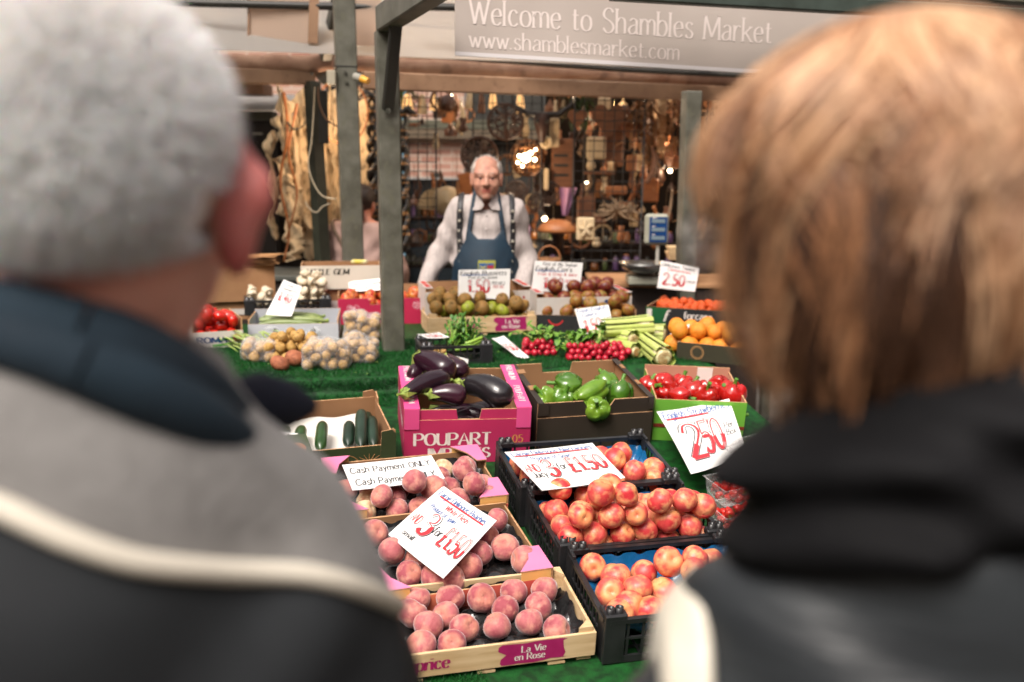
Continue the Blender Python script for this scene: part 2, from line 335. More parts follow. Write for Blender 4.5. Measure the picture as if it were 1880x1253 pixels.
def big(mb, s, x, y, h, fn, layers, wid=.27, w=None, **kw):
    """show-card numerals: dark outline, paper core, red lower filling. layers = (dark, paper, red)"""
    for j, (ww, mi, clip) in enumerate(((wid, layers[0], None), (wid * .74, layers[1], None), (wid * .30, layers[2], None), (wid * .70, layers[2], (-1, 4.8)))):
        q, tw = text(s, h, wid=ww, thin=ww * .5, clip=clip, **kw); f = (w / tw) if w else 1
        put(mb, [[(a * f, b) for a, b in z] for z in q], x, y, lambda a, b, j=j: fn(a, b, .0012 + .0003 * j), mi)

INKS = [mat('ink_black', (.03, .03, .035), rough=.5), mat('ink_blue', (.03, .10, .33), rough=.5), mat('ink_red', (.55, .03, .04), rough=.5),
        mat('card_white_print', (.80, .79, .77), rough=.55), mat('ink_pale', (.45, .50, .56), rough=.5)]
CARD = mat('sign_card', (.80, .79, .77), rough=.5, bump=.05, bscale=20)
def sign(P, lines, label, name='price_sign', cat='price sign', group=None, bend=.0, cardmat=None, stick=None):
    """P = four world points TL, TR, BR, BL; lines = list of (text, x, y, h, w, ink, kw) in unit coordinates of the card"""
    TL, TR, BR, BL = P; n = (TR - TL).cross(BL - TL).normalized()
    if n.dot(CAM - TL) < 0: n = -n
    Wd = ((TR - TL).length + (BR - BL).length) / 2; Ht = ((BL - TL).length + (BR - TR).length) / 2
    c = (TL + TR + BR + BL) / 4; root = empty(name, c); inv = Matrix.Translation(-c)
    def fn(x, y, o=0):
        s, t = x / Wd, 1 - y / Ht
        p = TL * (1 - s) * (1 - t) + TR * s * (1 - t) + BR * s * t + BL * (1 - s) * t
        return inv @ (p + n * (o + bend * (4 * (s - .5) ** 2 + .6 * math.sin(3 * t + 2 * s)))) 
    mb = MB(); mb.sheet(lambda a, b: fn(a * Wd, b * Ht), 20, 16)
    mb.sheet(lambda a, b: fn((1 - a) * Wd, b * Ht, -.0012), 20, 16)
    mb.build('card', cardmat or CARD, root)
    tb = MB()
    for ln in lines:
        s, x, y, h, w, ink = ln[:6]; kw = dict(ln[6]) if len(ln) > 6 else {}
        if kw.pop('big', 0): big(tb, s, x * Wd, y * Ht, h * Ht, fn, (0, 3, 2), w=w * Wd, **kw)
        else:
            kw.setdefault('slant', .12); kw.setdefault('jit', .5); kw.setdefault('wid', .15); kw.setdefault('thin', .08)
            put(tb, fit(s, w * Wd, h * Ht, **kw), x * Wd, y * Ht, lambda a, b: fn(a, b, .0012), ink)
    if tb.v: tb.build('lettering', INKS, root)
    return tag(root, label, cat, group)
def UL(x, y, w, ink): return ('-', x, y, .09, w, ink, dict(wid=.25, thin=.25, slant=0, jit=0))
# ---------------------------------------------------------------- the setting
m_pave = mat('paving_stone', '6e6a64', '55524d', scale=3, rough=.85, bump=.4, bscale=30)
gb = MB(); gb.sheet(lambda a, b: Vector((-400 + 800 * a, -300 + 800 * b, 0)), 4, 4, sm=False)
struct(gb.build('ground', m_pave))
m_grass = mat('artificial_grass', '052a0a', '0c4a18', scale=40, rough=.55, bump=.3, bscale=300, spec=.3)
m_blade = mat('grass_blade', '04260a', '115a1e', scale=90, rough=.5, spec=.35, lo=.3, hi=.7, c3='2a7434', s3=400)
m_ply = mat('table_board', '8a6a48', '6f5236', scale=5, rough=.7, stretch=(1, 8, 8))
m_metal = mat('post_paint', '65645a', '504f45', scale=14, rough=.42, bump=.12, bscale=45, c3='5f5e50', s3=22, metal=.1)
m_metal_w = mat('frame_paint_warm', '96765c', '82644c', scale=6, rough=.5, bump=.08, c3='7b5d47', s3=20)
m_dark = mat('dark_tube', '1e1c18', '2c2a24', scale=10, rough=.5)
m_bolt = mat('bolt_steel', '77766c', '4a4a42', scale=50, rough=.35, metal=.8)
S_EDGE = on_z(600, 697, ZT).dot(AY)                                      # front edge of the upper display
def lz(s): return .545 + math.tan(SL) * (s - 2.1)
XL, XR = -1.1, 1.75; S_BACK = S_EDGE + 1.32
def W3(x, s, z): return AX * x + AY * s + Vector((0, 0, z))
root = empty('display_table', W3(0, 2.6, 0)); inv = root.matrix_world.inverted()
def tb_box(name, x0, x1, s0, s1, z0a, z1a, z0b, z1b, m, ext=None):
    mb = MB(); vs = [W3(x, s, z) for s, za, zb in ((s0, z0a, z1a), (s1, z0b, z1b)) for z in (za, zb) for x in (x0, x1)]
    mb.add(vs, [(0, 1, 3, 2), (4, 6, 7, 5), (0, 4, 5, 1), (2, 3, 7, 6), (0, 2, 6, 4), (1, 5, 7, 3)], 0, inv)
    return mb.build(name, m, root)
S_F = 1.78
tb_box('tabletop', XL, XR, S_F + .02, S_EDGE - .02, lz(S_F) - .03, lz(S_F) - .006, lz(S_EDGE) - .03, lz(S_EDGE) - .006, m_ply)
tb_box('shelf_top', XL, XR, S_EDGE + .02, S_BACK, ZT - .03, ZT - .006, ZT - .03, ZT - .006, m_ply)
for x in (XL + .08, 0.2, XR - .1):
    for s, zt in ((S_F + .1, lz(S_F) - .03), (S_EDGE - .08, lz(S_EDGE) - .06), (S_BACK - .1, ZT - .03)):
        tb_box('leg', x, x + .045, s, s + .045, 0, zt - .001, 0, zt - .001, m_metal)
tag(root, 'stepped display table of the fruit stall under the green artificial grass', 'table')
# grass: backing sheet + blades, one carpet over the step
prof = [(S_F - .015, lz(S_F) - .25), (S_F - .012, lz(S_F) - .02), (S_F + .02, lz(S_F)), (S_EDGE - .03, lz(S_EDGE - .03)), (S_EDGE - .004, lz(S_EDGE) + .012), (S_EDGE, ZT - .03), (S_EDGE + .02, ZT - .004), (S_EDGE + .05, ZT), (S_BACK, ZT)]
gm = MB(); N = 60
for i in range(N + 1):
    x = XL + (XR - XL) * i / N
    for s, z in prof: gm.v.append(W3(x, s + .004 * math.sin(x * 23 + z * 30) * (z < ZT - .01 and s > S_EDGE - .02), z))
K = len(prof)
for i in range(N):
    for j in range(K - 1): gm.f.append((i * K + j, (i + 1) * K + j, (i + 1) * K + j + 1, i * K + j + 1)); gm.m.append(0); gm.sm.append(True)
carpet = gm.build('grass_carpet', m_grass)
def blades(n, x0, x1, s0, s1, zf, nrm, L=.011):
    x = nrs.uniform(x0, x1, n); s = nrs.uniform(s0, s1, n); z = np.array([zf(q) for q in s]) if callable(zf) else None
    base = np.outer(x, AX) + np.outer(s, AY) + np.outer(z, (0, 0, 1)); return base, np.tile(np.array(nrm), (n, 1)), L
sets = [blades(90000, -1.05, XR, S_EDGE + .03, S_EDGE + .75, lambda s: ZT, (0, 0, 1)), blades(16000, -.35, .45, S_F, S_F + .3, lz, LN), blades(15000, -.9, .5, S_EDGE - .14, S_EDGE, lz, LN)]
n = 46000; x = nrs.uniform(-1.05, 1.2, n); z = nrs.uniform(lz(S_EDGE), ZT, n)
sets.append((np.outer(x, AX) + np.outer(np.full(n, S_EDGE + .001), AY) + np.outer(z, (0, 0, 1)), np.tile(np.array((-AY * .8 + Vector((0, 0, -.6))).normalized()), (n, 1)), .013))
B = np.concatenate([a[0] for a in sets]); Nn = np.concatenate([a[1] for a in sets]); Ls = np.concatenate([np.full(len(a[0]), a[2]) for a in sets])[:, None]
n = len(B); tilt = nrs.normal(0, .45, (n, 3)); tip = B + (Nn + tilt) * Ls * nrs.uniform(.6, 1.2, (n, 1)); sd = nrs.normal(0, 1, (n, 3)); sd /= np.linalg.norm(sd, axis=1)[:, None]; sd *= .0011
V = np.stack([B - sd, B + sd, tip], 1).reshape(-1, 3)
stuff(np_obj('grass_blades', V, np.arange(3 * n).reshape(-1, 3), m_blade, carpet, smooth=False))
tag(carpet, 'bright green artificial grass carpet draped over the stepped display table', 'artificial grass')

# ---------------------------------------------------------------- metal frame of the fruit stall
stall = empty('market_stall', W3(0, 4.2, 0)); sinv = stall.matrix_world.inverted()
def bar(name, p, q, w, h, m, parent=stall, pinv=sinv, upv=Vector((0, 0, 1)), c=.006, rot=None):
    p, q = Vector(p), Vector(q); y = (q - p).normalized(); x = y.cross(upv).normalized(); z = x.cross(y)
    mb = MB(); mb.box(-w / 2, w / 2, 0, (q - p).length, -h / 2, h / 2, 0, pinv @ mk(p, x, y, z), c)
    return mb.build(name, m, parent)
def tubeo(name, pts, r, m, parent=stall, pinv=sinv, seg=12):
    mb = MB(); mb.tube(pts, r, seg, M=pinv); return mb.build(name, m, parent)
def bolts(par, pts, r=.009, nrm=(0, -1, 0), pinv=sinv):
    for p in pts:
        mb = MB(); n_ = Vector(nrm).normalized(); mb.tube([Vector(p), Vector(p) + n_ * .008], r, 6, M=pinv, sm=False); mb.build('bolt', m_bolt, par)
PB = on_z(722, 642, ZT); sB = PB.dot(AY)                                      # post standing on the display
tB = on_y(710, 20, PB.y); 
PBt = Vector((on_y(709, 56, PB.y).x, PB.y, on_y(709, 56, PB.y).z))
postB = bar('post', PB + Vector((0, 0, -.02)), PBt, .088, .088, m_metal, upv=AY)
# arm leaving the head of the post upwards towards the viewer's right, with dark knee brace
a0 = on_y(706, 36, PB.y - .02); a1 = on_y(820, -40, PB.y - .75)
bar('arm', a0, a1, .075, .1, m_metal)
bk = on_y(712, 203, PB.y - .06); bk2 = on_y(728, 36, PB.y - .16)
br = bar('brace', bk, bk2, .05, .02, m_dark); bolts(br, [on_y(713, 204, PB.y - .085)], .012)
# rear post A and its mate C with the warm coloured crossbeam
yA = 5.3
A0 = on_y(649, 500, yA); A1 = on_y(630, -30, yA); A0 = A0 + (A0 - A1) * .9; A0 = A1 + (A0 - A1) * (A1.z / (A1.z - A0.z))
postA = bar('post', A0, A1, .105, .105, m_metal, upv=AY)
bolts(postA, [on_y(634, 133, yA - .055), on_y(636, 151, yA - .055)])
jo = on_y(634, 124, yA); bar('collar', jo + Vector((0, 0, -.004)), jo + Vector((0, 0, .004)), .11, .11, m_dark, upv=AY, c=.001)
yC = 5.75
C1 = on_y(1270, 168, yC); C0 = Vector((C1.x + .01, yC, 0))
postC = bar('post', C0, C1, .09, .09, m_metal, upv=AY)
bl = on_y(664, 148, yA + .02); brr = on_y(1420, 176, 6.60)
beam = bar('crossbeam', bl, brr, .05, .09, m_metal_w)
rt_ = on_y(1112, 163, 6.30); bar('tape_mark', rt_ + Vector((-.017, -.03, 0)), rt_ + Vector((.017, -.03, 0)), .004, .034, mat('faded_red_tape', '9c4a38', rough=.6), c=0)
b2 = bar('crossbeam', on_y(300, 137, 5.85), on_y(579, 143, 6.02), .05, .085, m_metal_w); bolts(b2, [on_y(573, 136, 5.97), on_y(573, 151, 5.97)])
bar('gusset', on_y(583, 146, 6.04), on_y(618, 112, 6.04), .02, .1, m_metal)
bar('rafter', on_y(592, 130, 6.12), on_y(626, -20, 5.45), .06, .09, mat('dark_green_paint', '2e3026', '23241d', scale=9, rough=.5))
# dark tubes and rolled canvas
tubeo('rail', [on_y(200, 84, 5.80), on_y(612, 90, 5.86)], .017, m_dark); tubeo('rail', [on_y(652, 92, 5.92), on_y(1150, 128, 6.12), on_y(1500, 145, 6.30)], .017, m_dark)
tubeo('rail', [on_y(200, 2, 5.42), on_y(694, 14, 5.52)], .02, m_dark); tubeo('rail', [on_y(752, 12, 5.55), on_y(1200, 22, 5.65)], .02, m_dark)
m_canvas = mat('rolled_canvas', 'a98873', '8d6a57', scale=7, rough=.8, bump=.6, bscale=14, c3='5b4538', s3=9, stretch=(1, 1, 1))
def canvas_roll(p, q, r):
    mb = MB(); d = q - p; n = 40
    mb.tube([p + d * i / n + Vector((0, 0, -.006 * math.sin(i / n * 12.6) ** 2)) for i in range(n + 1)], [r * (1 + .13 * math.sin(i * .9)) for i in range(n + 1)], 14, M=sinv); return mb.build('canvas_roll', m_canvas, stall)
canvas_roll(on_y(200, 112, 5.92), on_y(612, 116, 6.00), .045); canvas_roll(on_y(655, 116, 6.06), on_y(1460, 150, 6.50), .047)
for u, v, y in ((541, 119, 5.21), (553, 117, 5.21), (1005, 133, 5.47), (1018, 135, 5.47), (1370, 148, 5.65), (1382, 149, 5.65)):
    p = on_y(u, v, y); bar('clip', p + Vector((0, -.01, -.02)), p + Vector((0, -.01, .03)), .02, .03, m_dark, c=.002)
m_sky_canvas = mat('white_roof_canvas', '', rough=.7) if 0 else None
def canvas(name, col, tr):
    m = bpy.data.materials.new(name); m.use_nodes = True; t = m.node_tree; t.nodes.clear(); o = t.nodes.new('ShaderNodeOutputMaterial'); d = t.nodes.new('ShaderNodeBsdfDiffuse'); r = t.nodes.new('ShaderNodeBsdfTranslucent'); x = t.nodes.new('ShaderNodeMixShader')
    n = t.nodes.new('ShaderNodeTexNoise'); n.inputs['Scale'].default_value = 2.5; mx = t.nodes.new('ShaderNodeMix'); mx.data_type = 'RGBA'; mx.inputs[6].default_value = (*col, 1); mx.inputs[7].default_value = (*[c * .88 for c in col], 1); t.links.new(n.outputs[0], mx.inputs[0])
    tc = t.nodes.new('ShaderNodeTexCoord'); t.links.new(tc.outputs['Object'], n.inputs[0])
    x.inputs[0].default_value = tr
    for s in (d, r): t.links.new(mx.outputs[2], s.inputs[0])
    t.links.new(d.outputs[0], x.inputs[1]); t.links.new(r.outputs[0], x.inputs[2]); t.links.new(x.outputs[0], o.inputs[0]); return m
m_wc = canvas('roof_canvas_white', (.95, .94, .92), .9); m_bc = canvas('roof_canvas_beige', (.80, .66, .55), .7)
def roof_sheet(name, corners, m, parent, pinv, sag=.02):
    a, b, c, d = corners; n = ((b - a).cross(d - a)).normalized(); mb = MB()
    f = lambda o: (lambda s, t: a * (1 - s) * (1 - t) + b * s * (1 - t) + c * s * t + d * (1 - s) * t - Vector((0, 0, sag * math.sin(math.pi * s) * math.sin(math.pi * t))) + n * o)
    mb.sheet(f(0), 8, 8, M=pinv); mb.sheet(lambda s, t: f(.002)(1 - s, t), 8, 8, M=pinv); return mb.build(name, m, parent)
# pitched roof of the fruit stall: eave above the posts, ridge out of view
roof_sheet('roof_sheet', [W3(-2.2, 5.50, 2.19), W3(2.6, 5.50, 2.15), W3(2.6, 6.4, 2.74), W3(-2.2, 6.4, 2.74)], m_wc, stall, sinv)
# beige side panel hanging inside the gable, left of post A
roof_sheet('gable_panel', [on_y(457, 78, 5.5), on_y(574, 80, 5.5), on_y(572, -30, 5.5), on_y(455, -30, 5.5)], m_bc, stall, sinv, 0)
roof_sheet('gable_panel', [on_y(646, 84, 5.5), on_y(700, 85, 5.5), on_y(700, -30, 5.5), on_y(650, -30, 5.5)], m_bc, stall, sinv, 0)
bar('panel_edge', on_y(456, 80, 5.49), on_y(456, -30, 5.49), .01, .01, m_metal_w, upv=AY, c=0); bar('panel_edge', on_y(574, 80, 5.49), on_y(578, -30, 5.49), .05, .03, m_metal_w, upv=AY, c=0)
# fascia beam above the banner, on the right
f0, f1 = on_y(1120, -14, 3.7), on_y(2150, 47, 4.2)
bar('fascia', f0, f1, .05, .055, mat('fascia_paint', '3b4640', '2c352f', scale=12, rough=.5)); bar('fascia', f0 + Vector((0, .01, .075)), f1 + Vector((0, .01, .075)), .06, .06, m_metal)
tag(stall, 'grey green metal frame and canvas roof of the fruit stall', 'market stall')
# small things fixed to post A
e = empty('power_socket', on_y(668, 146, 5.22)); ei = e.matrix_world.inverted()
mb = MB(); mb.tube([on_y(652, 141, 5.24), on_y(664, 145, 5.21)], .02, 12, M=ei); mb.build('body', mat('socket_grey', '8d8a80', rough=.4), e)
mb = MB(); mb.tube([on_y(664, 145, 5.21), on_y(676, 150, 5.19)], [.019, .016], 12, M=ei); mb.build('cap', mat('socket_yellow', 'd79a32', rough=.4), e)
tag(e, 'small grey plug socket with yellow cap on the tall post', 'socket')
e = empty('junction_box', on_y(609, 143, 5.22)); ei = e.matrix_world.inverted()
mb = MB(); mb.box(-.022, .022, -.02, .02, -.035, .035, 0, None, .004); mb.build('body', mat('socket_cream', '9c9482', rough=.4), e, T(on_y(609, 143, 5.22) - e.location))
tag(e, 'cream junction box at the left of the tall post below the beam', 'junction box')
def cable(name, pts, r, m, label, y):
    P = crom([tuple(p) for p in pts], 6); mb = MB(); o = on_y(pts[0][0], pts[0][1], y); mb.tube([on_y(a, b, y) - o for a, b in P], r, 6)
    return tag(mb.build(name, m, None, T(o)), label, 'cable')
cable('cable', [(578, 160), (576, 200), (572, 260), (566, 300), (575, 335), (592, 360), (616, 366)], .0035, mat('cable_white', 'b9a98e', rough=.5), 'pale cable hanging in a loop beside the dark rear post', 5.6)
cable('cable', [(584, 160), (586, 190), (600, 220), (630, 238)], .005, mat('cable_brown', '6f4f34', rough=.5), 'brown cable curving down behind the tall post', 5.7)
cable('cable', [(560, 370), (570, 385), (582, 390), (592, 380), (606, 374)], .003, MC['cable_white'], 'thin cable sagging low across the dark rear post', 5.65)

# ---------------------------------------------------------------- banner
e = empty('banner', on_y(835, 103, 3.86)); ei = e.matrix_world.inverted()
bA, bB = on_y(835, 103, 3.86), on_y(1900, 166, 4.34); bx = (bB - bA); bl_ = 2.15; bx.z *= 1; bx = bx.normalized(); bz = Vector((0, 0, 1)); by = bz.cross(bx).normalized()
BH = .275
def bf(x, y, o=0): return ei @ (bA + bx * x + bz * y - by * (-.0) - by * o - by * .006 * math.sin(x * 5) * (1 - y / BH))
m_ban = mat('banner_vinyl', 'b8ada5', 'a69b93', scale=1.6, rough=.6, bump=.1, bscale=6); m_bant = mat('banner_lettering', 'd6cac4', rough=.6); m_banh = mat('banner_hem', 'cfcaca', rough=.6)
mb = MB(); mb.sheet(lambda a, b: bf(a * bl_, b * BH), 30, 3); mb.sheet(lambda a, b: bf((1 - a) * bl_, b * BH, -.001), 30, 3); mb.build('vinyl', m_ban, e)
mb = MB(); mb.sheet(lambda a, b: bf(a * bl_, .002 + b * .014, .0006), 30, 1); mb.build('hem', m_banh, e)
sc = (on_y(1416, 80, 4.1) - on_y(863, 50, 3.86)).length
mb = MB(); put(mb, fit('Welcome to Shambles Market', sc, .086, wid=.13, thin=.045, serif=.10), .055, .118, lambda a, b: bf(a, b, .0012)); mb.build('lettering', m_bant, e)
sc2 = sc * .685
mb = MB(); put(mb, fit('www.shamblesmarket.com', sc2, .060, wid=.12, thin=.05, serif=.09), .055, .034, lambda a, b: bf(a, b, .0012)); mb.build('lettering', m_bant, e)
tag(e, 'long pale lilac grey banner with white serif lettering hanging from the fascia', 'banner')

# unseen buildings added on the other sides to cut low sky light
def side_building(label, x0, x1, y0, y1, h, face, seed):
    e = empty('brick_building', V3((x0 + x1) / 2, (y0 + y1) / 2, 0)); w, d = (x1 - x0) / 2, (y1 - y0) / 2; z = random.Random(seed)
    mb = MB(); mb.box(-w, w, -d, d, 0, h, 0); mb.build('wall', mat('old_brick_wall', '6a4334', '84604c', scale=4, rough=.9, bump=.4, bscale=30), e)
    mb = MB(); mb.add([(-w - .3, -d - .3, h + .002), (w + .3, -d - .3, h + .002), (w + .3, d + .3, h + .002), (-w - .3, d + .3, h + .002), (-w * .9 if w > d else 0, 0 if w > d else -d * .9, h + 1.6), (w * .9 if w > d else 0, 0 if w > d else d * .9, h + 1.6)], [(0, 3, 2, 1), (0, 1, 5, 4) if w > d else (0, 1, 4), (2, 3, 4, 5) if w > d else (2, 3, 5), (1, 2, 5) if w > d else (1, 2, 5, 4), (3, 0, 4) if w > d else (3, 0, 4, 5)]); mb.build('roof', mat('slate_roof', '3a3a3e', '4a4846', scale=6, rough=.8), e)
    n = int((2 * w if w > d else 2 * d) / 2.2); gl = mat('window_glass', (.03, .035, .04), rough=.1); fr = mat('window_frame_white', 'c9c4ba', rough=.5)
    for i in range(n):
        for k in range(int(h / 2.9)):
            c = -(w if w > d else d) + 1.1 + 2.2 * i; zz = 1.0 + 2.9 * k; M = {'y+': T(c, d, zz), 'y-': T(c, -d, zz), 'x+': T(w, c, zz) @ RZ(math.pi / 2), 'x-': T(-w, c, zz) @ RZ(math.pi / 2)}[face]; sg = {'y+': 1, 'y-': -1, 'x+': -1, 'x-': 1}[face]
            mb = MB(); mb.box(-.5, .5, *sorted((-.0 * sg, .03 * sg)), 0, 1.5, 0, M)
            f = mb.build('window', fr, e); mb = MB()
            for a in (-.44, .02):
                for b in (.06, .78): mb.box(a, a + .42, *sorted((.031 * sg, .035 * sg)), b, b + .66, 0, M)
            mb.build('pane', gl, f)
    tag(e, label, 'building')
V3 = lambda x, y, z: Vector((x, y, z))
side_building('unseen old brick building added behind the customers to cut low sky light', -14, 14, -16, -9, 7.5, 'y+', 1)
side_building('unseen old brick building added on the left to cut low sky light', -16, -9, -7, 13, 7, 'x+', 2)
side_building('unseen old brick building added on the right to cut low sky light', 9, 16, -7, 13, 7, 'x-', 3)
# ---------------------------------------------------------------- boxes and crates
kraft = mat('kraft_card', '9c7450', '8a6443', scale=5, rough=.8, bump=.08, bscale=80)
kraft_edge = mat('corrugated_edge', 'c49a72', '9c7450', scale=60, rough=.85)
def card(name, c, c2=None, **k): return mat(name, c, c2, scale=4, rough=.55, bump=.06, bscale=90, **k)
def npoly(W, H, n=None):
    """wall outline with an optional notch (x0, x1, depth, slant)"""
    p = [(0, 0), (W, 0), (W, H)]
    if n: x0, x1, d, s = n; p += [(x1 + s, H), (x1, H - d), (x0, H - d), (x0 - s, H)]
    return p + [(0, H)]
def carton(name, label, cat, MW, D, H, out, inn=kraft, t=.005, front=None, back=None, side=None, group=None, base=True, Hf=None, Hb=None, Hs=None, sidem=None, backm=None, fm=None):
    M, W = MW; root = empty(name, M); P = {}
    Hf, Hb, Hs = Hf or H, Hb or H, Hs or H
    mats = [fm or out, inn, kraft_edge]
    mb = MB(); mb.prism(npoly(W, Hf, front), 0, t); P['front'] = mb.build('front_panel', mats, root)
    mb = MB(); mb.prism(npoly(W, Hb, back), 0, -t, T(0, D, 0)); P['back'] = mb.build('back_panel', [backm or out, inn, kraft_edge], root)
    for x, d in ((.0005, -t), (W - .0005, t)):
        mb = MB(); mb.prism(npoly(D - 2 * t - .001, Hs, side), 0, d, T(x, t + .0005, .0004) @ RZ(math.pi / 2)); P['left' if x < .1 else 'right'] = mb.build('side_panel', [sidem or out, inn, kraft_edge], root)
    mb = MB(); mb.box(t + .001, W - t - .001, t + .001, D - t - .001, .002, .006, 0); mb.build('base', inn, root)
    tag(root, label, cat, group); return root, P, W, M
def pr(par, quads, x, y, m, off=-.0008, name='print'):
    mb = MB(); put(mb, quads, x, y, lambda a, b: Vector((a, off, b))); return mb.build(name, m, par)
def flat(par, pts, m, off=-.0006, name='print'):
    mb = MB(); mb.add([(a, off, b) for a, b in pts], [list(range(len(pts)))]); return mb.build(name, m, par)
def arcq(cx, cy, r, w, a0=0, a1=6.2832, n=24):
    q = []
    for i in range(n):
        p, s = a0 + (a1 - a0) * i / n, a0 + (a1 - a0) * (i + 1) / n
        q.append([(cx + (r - w) * math.cos(p), cy + (r - w) * math.sin(p)), (cx + (r + w) * math.cos(p), cy + (r + w) * math.sin(p)), (cx + (r + w) * math.cos(s), cy + (r + w) * math.sin(s)), (cx + (r - w) * math.cos(s), cy + (r - w) * math.sin(s))])
    return q
m_blackpl = mat('black_plastic', (.012, .012, .013), (.022, .022, .024), scale=20, rough=.32, bump=.04, bscale=50)
m_bluetray = mat('blue_tray_liner', '0f4f7d', '17608f', scale=12, rough=.22, bump=1.2, bscale=26, coat=.4)
m_blackliner = mat('black_tray_liner', (.012, .012, .013), (.03, .03, .03), scale=30, rough=.15, bump=1.0, bscale=30, coat=.5)
def plastic_crate(label, MW, D, H, group=None, bars=11, rim=.022, colr=None, name='plastic_crate', open_front=False):
    M, W = MW; root = empty(name, M); m = colr or m_blackpl; t = .006
    for k in range(4):
        L = W if k < 2 else D; mb = MB()
        F = [T(0, 0, 0), T(W, D, 0) @ RZ(math.pi), T(0, D, 0) @ RZ(-math.pi / 2), T(W, 0, 0) @ RZ(math.pi / 2)][k]
        hh = H * (.55 if (open_front and k == 0) else .82)
        mb.box(.012, L - .012, 0, t, 0, .018, 0, F); mb.box(.012, L - .012, -.002, t + .004, hh - rim * .5, hh, 0, F); mb.box(.012, L - .012, .001, t, hh * .52, hh * .52 + .006, 0, F)
        for i in range(bars + 1):
            x = .02 + (L - .04) * i / bars; mb.box(x - .003, x + .003, .0015, t - .001, .018, hh - rim * .5, 0, F)
        mb.build('side_wall', m, root)
    for cx, cy, sx, sy in ((0, 0, 1, 1), (W, 0, -1, 1), (0, D, 1, -1), (W, D, -1, -1)):
        mb = MB(); a, b = sorted((cx, cx + sx * .05)); c, d = sorted((cy, cy + sy * .009)); mb.box(a, b, c - .0015 * sy, d, 0, H - .014, 0, None, .002)
        a, b = sorted((cx, cx + sx * .009)); c, d = sorted((cy + sy * .009, cy + sy * .05)); mb.box(a, b, c, d, 0, H - .014, 0, None, .002)
        for i in range(2):
            px_, py_ = cx + sx * (.014 + .021 * i), cy + sy * .014
            mb.lathe([(.010, H - .03), (.010, H), (.0065, H), (.0065, H - .02)], 12, 0, T(px_, py_, 0))
        a, b = sorted((cx, cx + sx * .052)); c, d = sorted((cy, cy + sy * .024)); mb.box(a, b, c, d, H - .03, H - .012, 0, None, .003)
        mb.build('corner_post', m, root)
    mb = MB()
    for i in range(9): mb.box(.01, W - .01, .012 + (D - .03) * i / 8, .018 + (D - .03) * i / 8, .002, .006, 0)
    for i in range(11): mb.box(.012 + (W - .03) * i / 10, .018 + (W - .03) * i / 10, .01, D - .01, .0063, .009, 0)
    mb.build('base', m, root)
    tag(root, label, 'crate', group); return root, W, M
def tray(root, W, D, z, m, nx=7, ny=5, x0=.012, y0=.012, amp=.012, name='tray_liner'):
    mb = MB(); nu, nv = nx * 8, ny * 8
    def f(a, b):
        c = math.cos(a * nx * 2 * math.pi + (math.pi if int(b * ny) % 2 else 0)) ; d = math.cos(b * ny * 2 * math.pi); h = amp * max(-.9, min(.7, (c + d) * .6))
        e = min(a, 1 - a, b, 1 - b); h += .03 * max(0, 1 - e / .03)
        return Vector((x0 + a * (W - 2 * x0), y0 + b * (D - 2 * y0), z + h))
    mb.sheet(f, nu, nv); return mb.build(name, m, root)
GP = 'stacked black plastic crates of nectarines'
# --- three nectarine crates
CB = frame_l((957, 886), (1250, 864), .14); CM_ = frame_l((1029, 993), (1334, 964), .14); CF = frame_l((1114, 1124), (1446, 1090), .14)
def dep(MW, q): # depth so that the rear left corner meets pixel q
    M, W = MW; n = M.to_3x3() @ Vector((0, 0, 1)); p = hit(q[0], q[1], M @ Vector((0, 0, .14)), n); return (M.inverted() @ p).y
dB, dM, dF = .30, .297, .297
cb = plastic_crate('black plastic crate with blue liner and nectarines, hindmost of three', CB, dB, .14, GP)
cm = plastic_crate('black plastic crate heaped with nectarines, middle of the three', CM_, dep(CM_, (957, 886)) - .004, .14, GP)
cf = plastic_crate('front black plastic crate of nectarines with its blue liner showing at left', CF, dep(CF, (1029, 993)) - .004, .14, GP)
for c, d in ((cb, dB), (cm, .29), (cf, .29)): tray(c[0], c[1], (dep(CM_, (957, 886)) - .006) if c is cm else (dep(CF, (1029, 993)) - .006 if c is cf else d), .05 if c is not cf else .062, m_bluetray)
